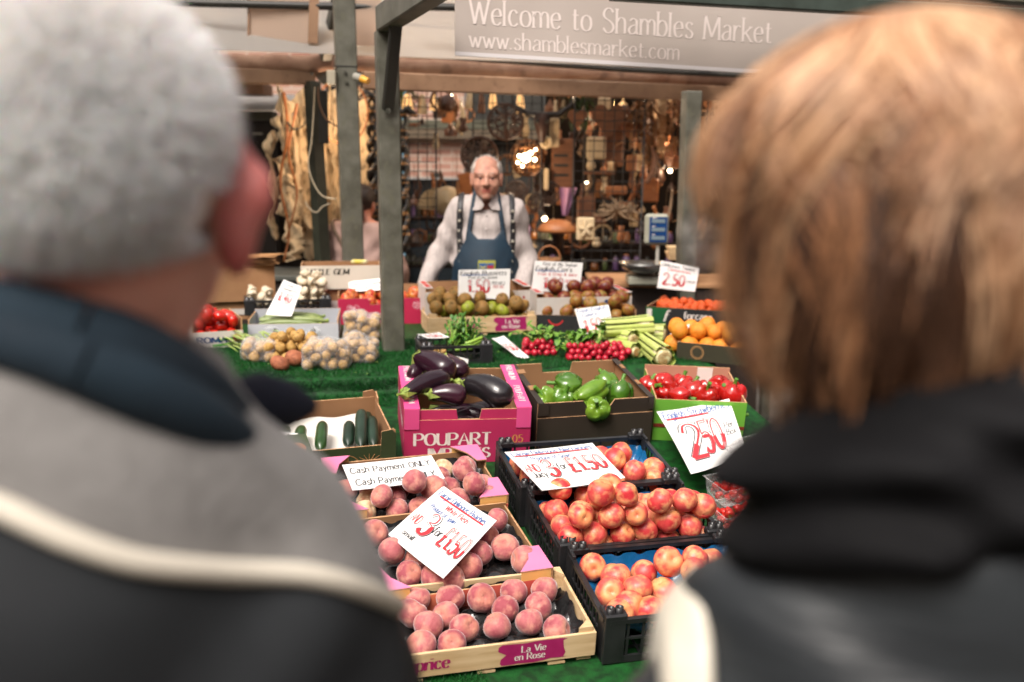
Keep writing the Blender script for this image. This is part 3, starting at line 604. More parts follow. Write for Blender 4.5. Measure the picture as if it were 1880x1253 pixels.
# --- wooden crate in front
wood = mat('poplar_wood', 'd9bd94', 'c4a478', scale=6, rough=.65, bump=.15, bscale=120, stretch=(1, 6, 6), c3='b8956a', s3=9)
m_mag = mat('magenta_print', '9c1158', 'a81f63', scale=30, rough=.6); m_wprint = mat('white_print', 'e6dcd4', rough=.6)
def wood_crate(label, MW, D, H, x_cap, x_blob, group=None):
    M, W = MW; root = empty('wooden_crate', M); t = .007; ph = H * .72
    for k in range(4):
        L = W if k < 2 else D - 2 * t - .002; F = [T(0, 0, 0), T(W, D, 0) @ RZ(math.pi), T(0, D - t - .001, 0) @ RZ(-math.pi / 2), T(W, t + .001, 0) @ RZ(math.pi / 2)][k]
        mb = MB(); mb.box(0, L, 0, t, .012, .012 + ph, 0, F, .001)
        o = mb.build('side_board', wood, root)
        if k == 0: fp = o
    for cx, cy, sx, sy in ((0, 0, 1, 1), (W, 0, -1, 1), (0, D, 1, -1), (W, D, -1, -1)):
        mb = MB(); pts = [(t, t), (t + .034, t), (t, t + .034)]
        vs = [(cx + sx * a, cy + sy * b, z) for z in (0, H) for a, b in pts]; mb.add(vs, [(0, 1, 2), (3, 4, 5), (0, 1, 4, 3), (1, 2, 5, 4), (2, 0, 3, 5)]); mb.build('corner_post', wood, root)
    mb = MB()
    for i in range(5): mb.box(.001, W - .001, .01 + (D - .065) * i / 4, .05 + (D - .065) * i / 4, .006, .011, 0)
    for x in (.07, W / 2 - .02, W - .11): mb.box(x, x + .04, .002, D - .002, 0, .0055, 0)
    mb.build('base', wood, root)
    h = ph * .5
    q, w = text('Caprice', h, wid=.24, thin=.05, serif=.1, sp=1.3); pr(fp, q, x_cap, .012 + ph * .30, m_mag)
    rr = random.Random(4); pts = []
    bw = W * .30; z0, z1 = .012 + ph * .06, .012 + ph * .94
    for i in range(9): pts.append((x_blob + bw * i / 8, z0 + rr.uniform(-.1, .1) * ph * .5 + .002))
    for i in range(5): pts.append((x_blob + bw + rr.uniform(-.012, .004), z0 + (z1 - z0) * (i + .5) / 5))
    for i in range(9): pts.append((x_blob + bw * (1 - i / 8), z1 + rr.uniform(-.04, .02) * ph))
    for i in range(5): pts.append((x_blob - rr.uniform(-.012, .012), z1 - (z1 - z0) * (i + .5) / 5))
    flat(fp, pts, m_mag)
    for s, f, dx in (('La Vie', .60, .30), ('en Rose', .28, .2)):
        q, w = text(s, ph * .27, wid=.2, thin=.06, serif=.08); pr(fp, q, x_blob + bw * dx, .012 + ph * (f - .06), m_wprint, -.0011)
    tag(root, label, 'crate', group); return root, W, M
CW = frame_l((684, 1211), (1096, 1160), .075)
DW = (CW[0].inverted() @ hit(1010, 1049, CW[0] @ Vector((0, 0, .07)), CW[0].to_3x3() @ Vector((0, 0, 1)))).y
wc = wood_crate('pale wooden crate of peaches with magenta lettering, nearest on the table', CW, DW, .085, CW[1] * .10, CW[1] * .565)
tray(wc[0], CW[1], DW, .026, m_blackliner, 7, 4)
# --- two cardboard peach boxes with pink corners
pinkc = card('pink_print_card', 'e07fa6', 'd8709a'); magc = card('cerise_card', 'b42c5a', 'a82552'); tanc = card('tan_card', 'd79a55', 'c98a48'); peachc = card('yellow_card', 'e2b26c', 'dca860')
def peach_box(label, MW, D, H, corners):
    r = carton('fruit_box', label, 'box', MW, D, H, tanc, kraft, Hs=H * .72, Hf=H * .72, Hb=H * .80, group='shallow cardboard boxes of peaches', fm=mat('box_front_red', 'c9474a', 'd8825a', scale=3, rough=.6))
    root, P, W, M = r
    for (cx, cy, sx, sy) in corners:
        mb = MB(); L = .085; z = H
        pts = [(0, 0), (L, 0), (L * .55, L * .6), (L * .35, L * 1.25), (0, L * 1.25)]
        vs = [(cx + sx * a, cy + sy * b, z + q) for q in (-.004, 0) for a, b in pts]; n = len(pts)
        mb.add(vs, [list(range(n)), list(range(n, 2 * n))] + [(i, (i + 1) % n, (i + 1) % n + n, i + n) for i in range(n)], [1, 0] + [1] * n)
        mb.box(*sorted((cx + sx * .0, cx + sx * .004)), *sorted((cy + sy * .001, cy + sy * L * 1.2)), H * .7, z - .0042, 1)
        mb.box(*sorted((cx + sx * .005, cx + sx * L * .95)), *sorted((cy + sy * .0005, cy + sy * .0045)), H * .70, z - .0042, 2)
        mb.build('corner_flap', [pinkc, kraft_edge, peachc], root)
    return r
B2 = frame_l((690, 1088), (1016, 1042), .10); B1 = frame_l((618, 941), (934, 908), .10)
D2 = (B2[0].inverted() @ hit(934, 908, B2[0] @ Vector((0, 0, .10)), B2[0].to_3x3() @ Vector((0, 0, 1)))).y
D1 = (B1[0].inverted() @ hit(884, 815, B1[0] @ Vector((0, 0, .10)), B1[0].to_3x3() @ Vector((0, 0, 1)))).y
b2 = peach_box('shallow cardboard peach box with pink corners behind the wooden crate', B2, D2 - .004, .10, [(B2[1], 0, -1, 1), (0, 0, 1, 1)])
b1 = peach_box('shallow cardboard peach box with pink corners under the cash sign', B1, D1, .10, [(B1[1], 0, -1, 1), (0, 0, 1, 1), (B1[1], D1, -1, -1), (0, D1, 1, -1)])
tray(b2[0], B2[1], D2, .03, m_blackliner, 6, 4, .014, .014); tray(b1[0], B1[1], D1, .03, m_blackliner, 6, 4, .014, .014)
# --- cerise aubergine box
HB = .185
PBX = frame_l((742, 752), (976, 748), HB)
DP = (PBX[0].inverted() @ hit(920, 672, PBX[0] @ Vector((0, 0, HB)), LN)).y
ab = carton('fruit_box', 'tall cerise cardboard box of aubergines with white stencil lettering', 'box', PBX, DP, HB, magc, kraft, Hf=HB - .004, Hb=HB * .96, front=(PBX[1] * .42, PBX[1] * .59, .033, .006))
root, P, Wd, M = ab
m_hi = card('pink_top_card', 'd8508a', 'd0477f')
mb = MB(); mb.prism(npoly(Wd, HB * .80), -.0035, -.0005, None, (0, 0, 1)); ff = mb.build('front_panel', [magc, kraft_edge], root)
for x0, x1, s in ((0, .048, 'PREMIUM'), (Wd - .048, Wd, 'POUPART')):
    mb = MB(); mb.box(x0, x1, -.004, DP + .001, HB, HB + .003, [0, 0, 0, 0, 0, 0]); mb.box(x0 + .0008, x1 - .0008, -.0062, -.0038, HB * .64, HB + .0025, 0)
    fl = mb.build('flange', [m_hi, kraft_edge], root)
    tm = MB()
    for k, st in enumerate((s, 'PREMIUM')):
        q, w = text(st, .02, wid=.16, thin=.06, serif=.06); L = DP * .36; F = T((x0 + x1) / 2 - .008, .04 + k * DP * .52 + L, HB + .0037) @ RZ(-math.pi / 2)
        put(tm, [[(a * L / w, b) for a, b in z] for z in q], 0, 0, lambda a, b: F @ Vector((a, b, 0)))
    tm.build('print', m_wprint, fl)
q, w = text('POUPART', .040, wid=.21, thin=.07, serif=.1, sp=1.4); L = Wd * .60
pr(ff, [[(a * L / w, b) for a, b in z] for z in q], Wd * .085, HB * .34, m_wprint, -.0042)
q, w = text('IMPORTS', .032, wid=.23, thin=.08, serif=.1, sp=1.4); pr(ff, [[(a * L * .8 / w, b) for a, b in z] for z in q], Wd * .20, HB * .10, m_wprint, -.0042)
q, w = text('05', .026, wid=.16, thin=.08); pr(ff, q, Wd * .86, HB * .36, mat('gold_print', 'c98a4a', rough=.6), -.0042)
tm = MB(); q, w = text('POUPART PREMIUM', .03, wid=.18, thin=.07, serif=.08)
put(tm, [[(a * DP * .75 / w, b) for a, b in z] for z in q], .03, HB * .5, lambda a, b: Vector((-.0012, DP - a, b))); tm.build('print', m_wprint, P['left'])
# --- dark brown pepper box
HD = .17
dk = card('dark_brown_card', '2c241e', '352c25')
PX = frame_l((988, 742), (1201, 729), HD); DD = (PX[0].inverted() @ hit(1118, 661, PX[0] @ Vector((0, 0, HD)), LN)).y
W_ = PX[1]
pb = carton('fruit_box', 'dark brown cardboard box holding green peppers', 'box', PX, DD, HD, dk, kraft, front=(W_ * .44, W_ * .60, .036, .022), back=(W_ * .30, W_ * .56, .035, .006))
mb = MB(); mb.prism(npoly(W_, HD * .70), -.0035, -.0005, None, (0, 0, 1)); mb.build('front_panel', [dk, kraft_edge], pb[0])
for x0, x1 in ((0, .02), (W_ - .02, W_)):
    mb = MB(); mb.box(x0, x1, -.003, DD, HD, HD + .003, 0); mb.box(x0 + .0008, x1 + (.016 if x0 < .1 else -.0008), -.006, -.0037, HD * .76, HD + .0025, 0)
    for f in (.3, .72): mb.box(x0 + .004, x1 + .012 if x0 < .1 else x1 - .004, DD * f, DD * f + .035, HD + .0032, HD + .006, 1)
    mb.build('flange', [dk, kraft], pb[0])
# --- red pepper box
green_c = card('light_green_card', '6fae3c', '63a035')
RX_ = frame_l((1204, 733), (1372, 740), .15)
DR = (RX_[0].inverted() @ hit(1165, 668, RX_[0] @ Vector((0, 0, .165)), LN)).y
rb = carton('fruit_box', 'light green cardboard box of red peppers at the right', 'box', RX_, DR, .15, green_c, card('pink_kraft', 'c08a72', 'b57f68'), Hb=.165)
mb = MB(); mb.box(0, RX_[1], -.002, -.0006, .05, .062, 0); mb.build('print', mat('dark_red_print', '7d2a1c', rough=.6), rb[1]['front'])
mb = MB(); mb.box(RX_[1] * .62, RX_[1] * .8, DR - .0062, DR - .0052, .06, .163, 0); mb.build('print', m_wprint, rb[1]['back'])
# --- cucumber box
olive = card('olive_green_card', '38452a', '2f3b23')
CU = frame_l((474, 838), (727, 815), .085); DC = (CU[0].inverted() @ hit(684, 728, CU[0] @ Vector((0, 0, .11)), LN)).y
cu = carton('fruit_box', 'olive green cardboard box of cucumbers on white paper', 'box', CU, DC, .11, olive, kraft, Hf=.085, Hs=.10)
for cx, cy, sx, sy in ((0, DC, 1, -1), (CU[1], DC, -1, -1), (CU[1], 0, -1, 1)):
    mb = MB(); mb.prism([(0, 0), (.05, 0), (.045, .13), (.012, .135), (0, .12)], 0, .004, T(cx, cy - sy * .001, 0) @ S3(sx, sy, 1), (0, 1, 2)); mb.prism([(0.0045, 0), (.05, 0), (.04, .12), (.0045, .13)], 0, .004, T(cx, cy, 0) @ S3(sx, sy, 1) @ RZ(math.pi / 2) @ T(0, -.0045, 0), (1, 0, 2)); mb.build('corner_flap', [olive, kraft, kraft_edge], cu[0])
sp = MB()
for k in range(9):
    a = math.pi * k / 8; sp.tube([(CU[1] * .80, -.0012, .03), (CU[1] * .80 + .045 * math.cos(a), -.0012, .03 + .03 * math.sin(a))], [.002, .0006], 4)
q = arcq(CU[1] * .62, .01, .05, .0012, .6, 2.2); put(sp, q, 0, 0, lambda a, b: Vector((a, -.001, b))); sp.build('print', mat('tan_print', 'a5794c', rough=.6), cu[1]['front'])
mb = MB()
def pf(a, b):
    x = .02 + a * CU[1] * .78; y = .012 + b * (DC - .02); e = max(0, b - .86) / .14; return Vector((x, y - .012 * e, .012 + .03 * a * 0 + .045 * e + .004 * math.sin(a * 14) * b + .03 * max(0, .06 - a) / .06))
mb.sheet(pf, 30, 14); pap = mb.build('paper_sheet', mat('white_paper', 'dcd8d0', 'd2cdc4', scale=8, rough=.7, bump=.2, bscale=20)); pap.matrix_world = cu[3]
tag(pap, 'white paper sheet lining the olive green cucumber box', 'paper')
# --- box at the left, only its right side seen
LB = frame_l((395, 950), (606, 925), .15); DL = (LB[0].inverted() @ hit(572, 797, LB[0] @ Vector((0, 0, .15)), LN)).y
lb = carton('fruit_box', 'dark green printed cardboard box with brown inside, beside the peaches', 'box', LB, DL, .15, olive, card('red_brown_card', '8e4a2e', '7d3f26'))
mb = MB(); mb.box(LB[1] - .07, LB[1] + .002, -.002, DL, .15, .153, 0); fl = mb.build('flange', [olive], lb[0])
mb = MB(); mb.lathe([(.0, .0), (.024, 0), (.02, .0006), (0, .0006)], 14, 0, T(LB[1] - .035, DL * .78, .1535) @ S3(1, 1.6, 1)); mb.build('print', mat('orange_print', 'd87f47', 'e0a070', scale=40, rough=.6), fl)
mb = MB(); mb.lathe([(.0, .0), (.02, 0), (.018, .0006), (0, .0006)], 14, 0, T(LB[1] - .025, DL * .2, .1535) @ S3(1, 1.3, 1)); mb.build('print', mat('garlic_print', 'd9b9ad', 'c4a08f', scale=40, rough=.6), fl)

# ---------------------------------------------------------------- upper display boxes
# russet crate
UW = frame_t((786, 588), (985, 583), .075)
uw = wood_crate('pale wooden crate of russet apples on the upper display', UW, .25, .10, UW[1] * .17, UW[1] * .62)
# cox box
UC = frame_t((984, 578), (1168, 583), .085); blackc = card('black_card', (.014, .014, .015), (.02, .02, .02))
uc = carton('fruit_box', 'black cardboard box heaped with striped apples', 'box', UC, .26, .085, blackc, blackc)
pr(uc[1]['front'], fit('FRESH', .16, .022, wid=.2, thin=.14), UC[1] * .62, .035, mat('gold_lettering', 'b59a62', rough=.5))
q = arcq(UC[1] * .20, .075, .035, .0035, 3.5, 5.9); pr(uc[1]['front'], q, 0, 0, mat('red_logo', 'c0282c', rough=.5))
# white apple boxes standing behind
whc = card('white_box_card', 'cfc8c2', 'c4bdb6'); redp = mat('red_box_print', 'b5342e', rough=.6); bluep = mat('blue_box_print', '1d3c6c', rough=.6)
def white_box(label, MW, D, H):
    r = carton('fruit_box', label, 'box', MW, D, H, whc, kraft, group='white apple boxes with red and blue print', Hf=H * .86)
    for x0, x1 in ((0, .035), (MW[1] - .035, MW[1])):
        mb = MB(); mb.box(x0, x1, -.002, D, H, H + .003, 0); mb.box(x0 + .006, x1 - .006, .02, D * .45, H + .0035, H + .0045, 1); mb.box(x0 + .006, x1 - .006, D * .52, D * .9, H + .0035, H + .0045, 1); mb.build('flange', [whc, redp], r[0])
    return r
UA = frame_t((781, 540), (975, 536), .10, .93); ua = white_box('white apple box with brown inside behind the russet crate', UA, .27, .125)
UB = frame_t((985, 548), (1160, 545), .11, .91); ub = white_box('white apple box with red and blue panels behind the striped apples', UB, .26, .13)
fp = ub[1]['front']; w = UB[1]
flat(fp, [(w * .46, .04), (w * .60, .04), (w * .60, .078), (w * .46, .078)], redp); flat(fp, [(w * .64, .045), (w * .86, .045), (w * .86, .082), (w * .80, .082), (w * .77, .098), (w * .72, .098), (w * .70, .082), (w * .64, .082)], bluep)
flat(fp, [(w * .3, .02), (w * .9, .02), (w * .9, .03), (w * .3, .03)], redp)
for bx_ in (ua, ub):
    for dx in (.93,):
        for dz in (.075, .06): pr(bx_[1]['front'], arcq(bx_[2] * dx, dz, .003, .003), 0, 0, redp)
# tomatoes box (left)
UT = frame_t((352, 612), (446, 606), .07); ut = carton('fruit_box', 'cardboard box of red tomatoes at the far left of the upper display', 'box', UT, .30, .10, whc, kraft, Hf=.07, Hs=.12, Hb=.12)
pr(ut[1]['front'], fit('ROMA', .12, .024, wid=.25, thin=.15), .02, .022, bluep); pr(ut[1]['front'], arcq(UT[1] * .88, .04, .009, .009), 0, 0, mat('round_red_print', 'a8464f', rough=.6))
flat(ut[1]['front'], [(.08, .004), (.17, .012), (.17, .022), (.08, .014)], mat('green_stripe_print', '4f9c3a', rough=.6)); flat(ut[1]['front'], [(.09, .024), (.17, .034), (.17, .042), (.09, .036)], MC['green_stripe_print'])
# white courgette box
UG = frame_t((455, 596), (621, 594), .072); ug = carton('fruit_box', 'low white cardboard box of courgettes with two hand holes', 'box', UG, .27, .10, card('pale_grey_card', 'b9bac0', 'aeb0b7'), card('pale_grey_inner', 'a9abb0', '9fa1a7'), Hf=.072, Hs=.09)
for f in (.30, .72): pr(ug[1]['front'], arcq(UG[1] * f, .042, .006, .006), 0, 0, m_dark)
# black mushroom crate
UM = frame_t((448, 553), (608, 549), .07, ZT + .055); um = plastic_crate('low black plastic crate of white mushrooms behind the courgettes', UM, .27, .085)
# pink lady box
UP = frame_t((620, 549), (782, 547), .125); 
up_ = carton('fruit_box', 'bright pink cardboard box of red apples with a heart emblem', 'box', UP, .235, .125, card('hot_pink_card', 'b01c46', 'a4183f'), kraft, front=(UP[1] * .36, UP[1] * .60, .03, .004), Hb=.165, Hs=.14)
fp = up_[1]['front']; hq = []
hp = [(.0, -.030), (-.022, -.008), (-.028, .010), (-.018, .022), (-.006, .020), (0, .012), (.006, .020), (.018, .022), (.028, .010), (.022, -.008), (0, -.030)]
hp = crom(hp, 4); cx, cz = UP[1] * .17, .072
for a, b in zip(hp[:-1], hp[1:]): hq.append([(cx + a[0] * 1.0, cz + a[1]), (cx + b[0], cz + b[1]), (cx + b[0] * .93, cz + b[1] * .93), (cx + a[0] * .93, cz + a[1] * .93)])
m_pw = mat('pale_pink_print', 'e9b8c2', rough=.6)
pr(fp, hq, 0, 0, m_pw); pr(fp, fit('Pink', .03, .015, wid=.22, thin=.12, slant=.2), cx - .018, cz + .002, m_pw); pr(fp, fit('Lady', .032, .015, wid=.22, thin=.12, slant=.2), cx - .016, cz - .016, m_pw)
cx = UP[1] * .89; pr(fp, arcq(cx, .09, .017, .0008), 0, 0, m_pw)
for k, s in enumerate(('PINK', 'LADY', 'APPLES')): pr(fp, fit(s, .022, .006, wid=.2), cx - .011, .095 - k * .009, m_pw)
# little gem carton + kraft box behind
UL_ = frame_t((553, 532), (700, 530), .0, 1.01); ulg = carton('fruit_box', 'tall white carton standing behind the mushrooms', 'box', UL_, .22, .115, card('carton_white', 'cdc6b8', 'c3bcae'), kraft)
pr(ulg[1]['front'], fit('LITTLE GEM', .20, .026, wid=.24, thin=.1, serif=.08, slant=.1), .03, .072, m_dark)
UK = frame_t((372, 556), (506, 552), .0, .955); uk = carton('fruit_box', 'large plain kraft cardboard box at the left back corner', 'box', UK, .2, .17, kraft, kraft)
mb = MB(); mb.box(-.002, UK[1] + .002, -.002, .202, .17, .174, 0); mb.build('lid', kraft, uk[0])
# herb crate (near), clementines, oranges tray
UH = frame_t((773, 637), (905, 633), .075); uh = plastic_crate('small black plastic crate of leafy greens on the artificial grass', UH, .20, .09, bars=9)
UQ = frame_t((1186, 563), (1352, 573), .08); grc = card('dark_green_card', '0f5a2c', '0c4a24')
uq = carton('fruit_box', 'green and black cardboard box heaped with clementines', 'box', UQ, .30, .08, grc, blackc)
fp = uq[1]['front']; flat(fp, [(.10, .001), (UQ[1], .001), (UQ[1], .079), (.115, .079)], blackc, -.0008); flat(fp, [(.005, .02), (.03, .02), (.03, .07), (.005, .07)], m_wprint)
q, w = text('f', .055, wid=.16, thin=.08, slant=.3); pr(fp, q, .085, .012, m_wprint, -.0014); q, w = text('forcasa', .034, wid=.2, thin=.1); pr(fp, q, UQ[1] * .43, .03, m_wprint, -.0014)
UO = frame_t((1243, 628), (1372, 640), .07); uo = carton('fruit_box', 'dark olive cardboard tray of oranges with a round emblem', 'box', UO, .33, .07, card('dark_olive_card', '3b3624', '2f2b1d'), blackc)
pr(uo[1]['front'], arcq(.085, .034, .026, .0014), 0, 0, MC['tan_print']); pr(uo[1]['front'], arcq(.085, .034, .021, .0007), 0, 0, MC['tan_print'])

# risers under the back row
def riser(MW, D, z0, label):
    M, W = MW; c = M.translation; e = empty('riser_box', Matrix.Translation((c.x, c.y, z0)) @ M.to_3x3().to_4x4()); h = c.z - z0 - .001
    mb = MB(); mb.box(.02, W - .02, .02, D - .01, .001, h, 0, None, .004); mb.build('shell', kraft, e); mb = MB(); mb.box(.03, W - .03, .016, .0195, h * .3, h * .6, 0); mb.build('strip', whc, e); tag(e, label, 'box')
riser(UA, .27, ZT, 'plain box hidden under the white apple box behind the russets'); riser(UB, .26, ZT, 'plain box under the white apple box behind the striped apples')
riser(UL_, .12, ZT, 'plain box under the tall white carton'); riser(UK, .2, ZT, 'plain box under the large kraft box'); riser(UM, .27, ZT, 'plain low box under the mushroom crate')
# ---------------------------------------------------------------- fruit and vegetables
def c_mat(name, cols, rough=.45, sheen=0, coat=0, bump=0, bscale=60, spec=.5, sc1=1.6, sc2=9, stem=None, speck=None, sub=.0, rw=.8):
    """cols = (main, second, third): mixed by soft noise plus a per-fruit random shift; stem = colour around the stalk"""
    m = bpy.data.materials.new(name); m.use_nodes = True; t = m.node_tree; N = t.nodes; L = t.links; b = N['Principled BSDF']
    tc = N.new('ShaderNodeTexCoord'); oi = N.new('ShaderNodeObjectInfo'); c = N.new('ShaderNodeCombineXYZ'); L.new(oi.outputs['Random'], c.inputs[0]); L.new(oi.outputs['Random'], c.inputs[1])
    a = N.new('ShaderNodeVectorMath'); a.operation = 'MULTIPLY_ADD'; L.new(c.outputs[0], a.inputs[0]); a.inputs[1].default_value = (53, 31, 0); L.new(tc.outputs['Object'], a.inputs[2]); vec = a.outputs[0]
    def nz(s, lo, hi, v=vec, d=3):
        n = N.new('ShaderNodeTexNoise'); n.inputs['Scale'].default_value = s; n.inputs['Detail'].default_value = d; L.new(v, n.inputs[0]); r = N.new('ShaderNodeMapRange'); r.inputs[1].default_value = lo; r.inputs[2].default_value = hi; L.new(n.outputs[0], r.inputs[0]); return r.outputs[0]
    def mx(f, x, y):
        k = N.new('ShaderNodeMix'); k.data_type = 'RGBA'; L.new(f, k.inputs[0])
        for i, q in ((6, x), (7, y)):
            if isinstance(q, tuple): k.inputs[i].default_value = (*q, 1)
            else: L.new(q, k.inputs[i])
        return k.outputs[2]
    f = nz(sc1, .38, .62); r1 = N.new('ShaderNodeMath'); r1.operation = 'MULTIPLY_ADD'; L.new(oi.outputs['Random'], r1.inputs[0]); r1.inputs[1].default_value = rw; r1.inputs[2].default_value = -rw / 2; s = N.new('ShaderNodeMath'); s.operation = 'ADD'; s.use_clamp = True; L.new(f, s.inputs[0]); L.new(r1.outputs[0], s.inputs[1])
    col = mx(s.outputs[0], srgb(cols[0]), srgb(cols[1]))
    if len(cols) > 2: col = mx(nz(sc1 * 1.5, .46, .64), col, srgb(cols[2]))
    mp = N.new('ShaderNodeMapping'); mp.inputs['Scale'].default_value = (sc2, sc2, sc2 * .35); L.new(vec, mp.inputs[0])
    k = N.new('ShaderNodeMath'); k.operation = 'MULTIPLY'; k.inputs[1].default_value = .35; L.new(nz(1.0, .4, .65, mp.outputs[0]), k.inputs[0]); col = mx(k.outputs[0], col, srgb(cols[0]))
    if stem:
        sx = N.new('ShaderNodeSeparateXYZ'); L.new(tc.outputs['Object'], sx.inputs[0]); r = N.new('ShaderNodeMapRange'); r.inputs[1].default_value = .62; r.inputs[2].default_value = 1.0; L.new(sx.outputs[2], r.inputs[0]); col = mx(r.outputs[0], col, srgb(stem))
    if speck: col = mx(nz(34, .62, .7), col, srgb(speck))
    L.new(col, b.inputs['Base Color']); b.inputs['Roughness'].default_value = rough; b.inputs['Sheen Weight'].default_value = sheen; b.inputs['Sheen Roughness'].default_value = .35; b.inputs['Coat Weight'].default_value = coat; b.inputs['Specular IOR Level'].default_value = spec
    if bump:
        n = N.new('ShaderNodeTexNoise'); n.inputs['Scale'].default_value = bscale; L.new(vec, n.inputs[0]); q = N.new('ShaderNodeBump'); q.inputs['Strength'].default_value = bump; q.inputs['Distance'].default_value = .02; L.new(n.outputs[0], q.inputs['Height']); L.new(q.outputs[0], b.inputs['Normal'])
    return m
def blob(name, m, top=.18, tw=.35, cleft=0, bot=.05, sq=1.0, nseg=24, nring=16, tip=0, lob=0, nl=5, stem=None, seed=0):
    """unit-radius fruit with dimples, seam, lobes; mesh only"""
    mb = MB(); q = random.Random(seed); ph = [q.uniform(0, 6) for _ in range(4)]; am = q.uniform(.02, .05)
    vs = []; 
    for i in range(nring + 1):
        th = math.pi * i / nring
        for k in range(nseg):
            p = 2 * math.pi * k / nseg; r = 1 - top * math.exp(-(th / tw) ** 2) - bot * math.exp(-((math.pi - th) / .3) ** 2) + tip * math.exp(-((math.pi - th) / .22) ** 2)
            d = min(p, 2 * math.pi - p); r *= 1 - cleft * math.exp(-(d / .22) ** 2) * math.sin(th) ** .5; r *= 1 + lob * math.cos(nl * p) * math.sin(th)
            r *= 1 + am * math.sin(2 * p + ph[0]) * math.sin(th) + am * math.sin(3 * th + ph[1]) * math.cos(p + ph[2])
            vs.append(Vector((r * math.sin(th) * math.cos(p), r * math.sin(th) * math.sin(p), r * math.cos(th) * sq)))
    fs = [(i * nseg + k, (i + 1) * nseg + k, (i + 1) * nseg + (k + 1) % nseg, i * nseg + (k + 1) % nseg) for i in range(nring) for k in range(nseg)]
    mb.add(vs, fs, 0, None, True)
    if stem: mb.tube([(0, 0, (1 - top) * sq - .1), (.03, 0, (1 - top) * sq + stem * .6), (.08, .03, (1 - top) * sq + stem)], [.07, .05, .06], 6, 1)
    o = mb.build(name, m if isinstance(m, list) else [m]); me = o.data; bpy.data.objects.remove(o); return me
m_stem = mat('stalk_brown', '4a3420', rough=.8)
m_nect = c_mat('nectarine_skin', ('b92c34', 'd25a52', 'e2a070'), rough=.42, stem='e2a868', speck='d5705a', sc1=.8, sc2=5, rw=.9)
m_peach = c_mat('peach_skin', ('95444e', 'b5686a', 'c98a7c'), rough=.8, sheen=.6, stem='c98a6e', sc1=.9, sc2=4, bump=.15, bscale=5, rw=1.0)
m_wpeach = c_mat('pale_peach_skin', ('d8b890', 'e4cba4', 'cf8a6c'), rough=.75, sheen=.3, stem='e2c79a', sc1=1.0)
m_russ = c_mat('russet_skin', ('8a6430', '9c7436', '6f5a26'), rough=.7, speck='b08a4a', sc1=1.2, stem='6a4c22')
m_grn = c_mat('green_apple_skin', ('8c9426', '9ca832', '7c7a28'), rough=.5, sc1=1.2)
m_cox = c_mat('cox_skin', ('7c3a1e', '9a6a2c', '8a7a2e'), rough=.5, sc1=1.3, sc2=5, stem='7a6a30', rw=1.0)
m_redap = c_mat('red_apple_skin', ('a8201c', 'b83a28', 'c98a3c'), rough=.35, sc1=1.1, stem='b87a3a')
m_darkap = c_mat('dark_red_apple_skin', ('5e1a1a', '74281c', '8a5a2a'), rough=.4, sc1=1.1, rw=1.0)
m_tom = c_mat('tomato_skin', ('b81c12', 'c4281a'), rough=.22, coat=.2, sc1=1)
m_clem = c_mat('clementine_skin', ('d85a18', 'cc4c16'), rough=.45, bump=.3, bscale=22)
m_oran = c_mat('orange_skin', ('d98a26', 'd47c20'), rough=.5, bump=.3, bscale=24)
m_mush = c_mat('mushroom_skin', ('cdbfa6', 'd8cdb8', 'b39c7a'), rough=.7)
m_pot = c_mat('new_potato_skin', ('a8823f', 'c0985a', '8f6c38'), rough=.7, bump=.2, bscale=8)
m_spot = c_mat('red_potato_skin', ('9c5a3c', 'a86848', '7c4630'), rough=.75, bump=.3, bscale=8)
m_straw = c_mat('strawberry_skin', ('b0141a', 'c02420'), rough=.3, speck='d8a050', coat=.2)
m_radi = c_mat('radish_skin', ('a8162a', 'c02238', '8e1024'), rough=.35)
K_N = [blob('nectarine', [m_nect, m_stem], .26, .3, .09, .05, .97, seed=i) for i in range(6)]
K_P = [blob('peach', [m_peach, m_stem], .26, .32, .08, .05, .93, seed=i + 9) for i in range(6)]
K_WP = [blob('pale_peach', [m_wpeach, m_stem], .26, .34, .05, .03, .93, seed=3)]
K_R = [blob('russet_apple', [m_russ, m_stem], .26, .3, 0, .16, .87, stem=.22, seed=i) for i in range(3)]
K_G = [blob('green_apple', [m_grn, m_stem], .26, .3, 0, .16, .87, stem=.22, seed=8)]
K_C = [blob('striped_apple', [m_cox, m_stem], .28, .32, 0, .2, .86, stem=.2, seed=i) for i in range(3)]
K_A = [blob('red_apple', [m_redap, m_stem], .26, .3, 0, .16, .92, stem=.2, seed=i) for i in range(2)]
K_D = [blob('dark_red_apple', [m_darkap, m_stem], .26, .3, 0, .16, .9, stem=.2, seed=i) for i in range(2)]
K_T = [blob('tomato', [m_tom, m_stem], .14, .3, 0, .03, .82, lob=.02, seed=i) for i in range(2)]
K_CL = [blob('clementine', [m_clem, m_stem], .1, .25, 0, .05, .86, 16, 12, seed=i) for i in range(2)]
K_O = [blob('orange', [m_oran, m_stem], .07, .16, 0, .05, .96, seed=i) for i in range(2)]
K_PO = [blob('new_potato', [m_pot], .0, .3, 0, 0, .82, 16, 12, seed=i) for i in range(4)]
K_SP = [blob('red_potato', [m_spot], .05, .3, 0, 0, .8, 20, 14, seed=i + 4) for i in range(3)]
def mush_mesh():
    mb = MB(); mb.lathe([(0, .62), (.5, .55), (.85, .3), (1, -.05), (.93, -.3), (.6, -.36), (.32, -.3), (.3, -.8), (.22, -.84), (0, -.84)], 16); o = mb.build('mushroom', [m_mush]); me = o.data; bpy.data.objects.remove(o); return me
K_M = [mush_mesh()]
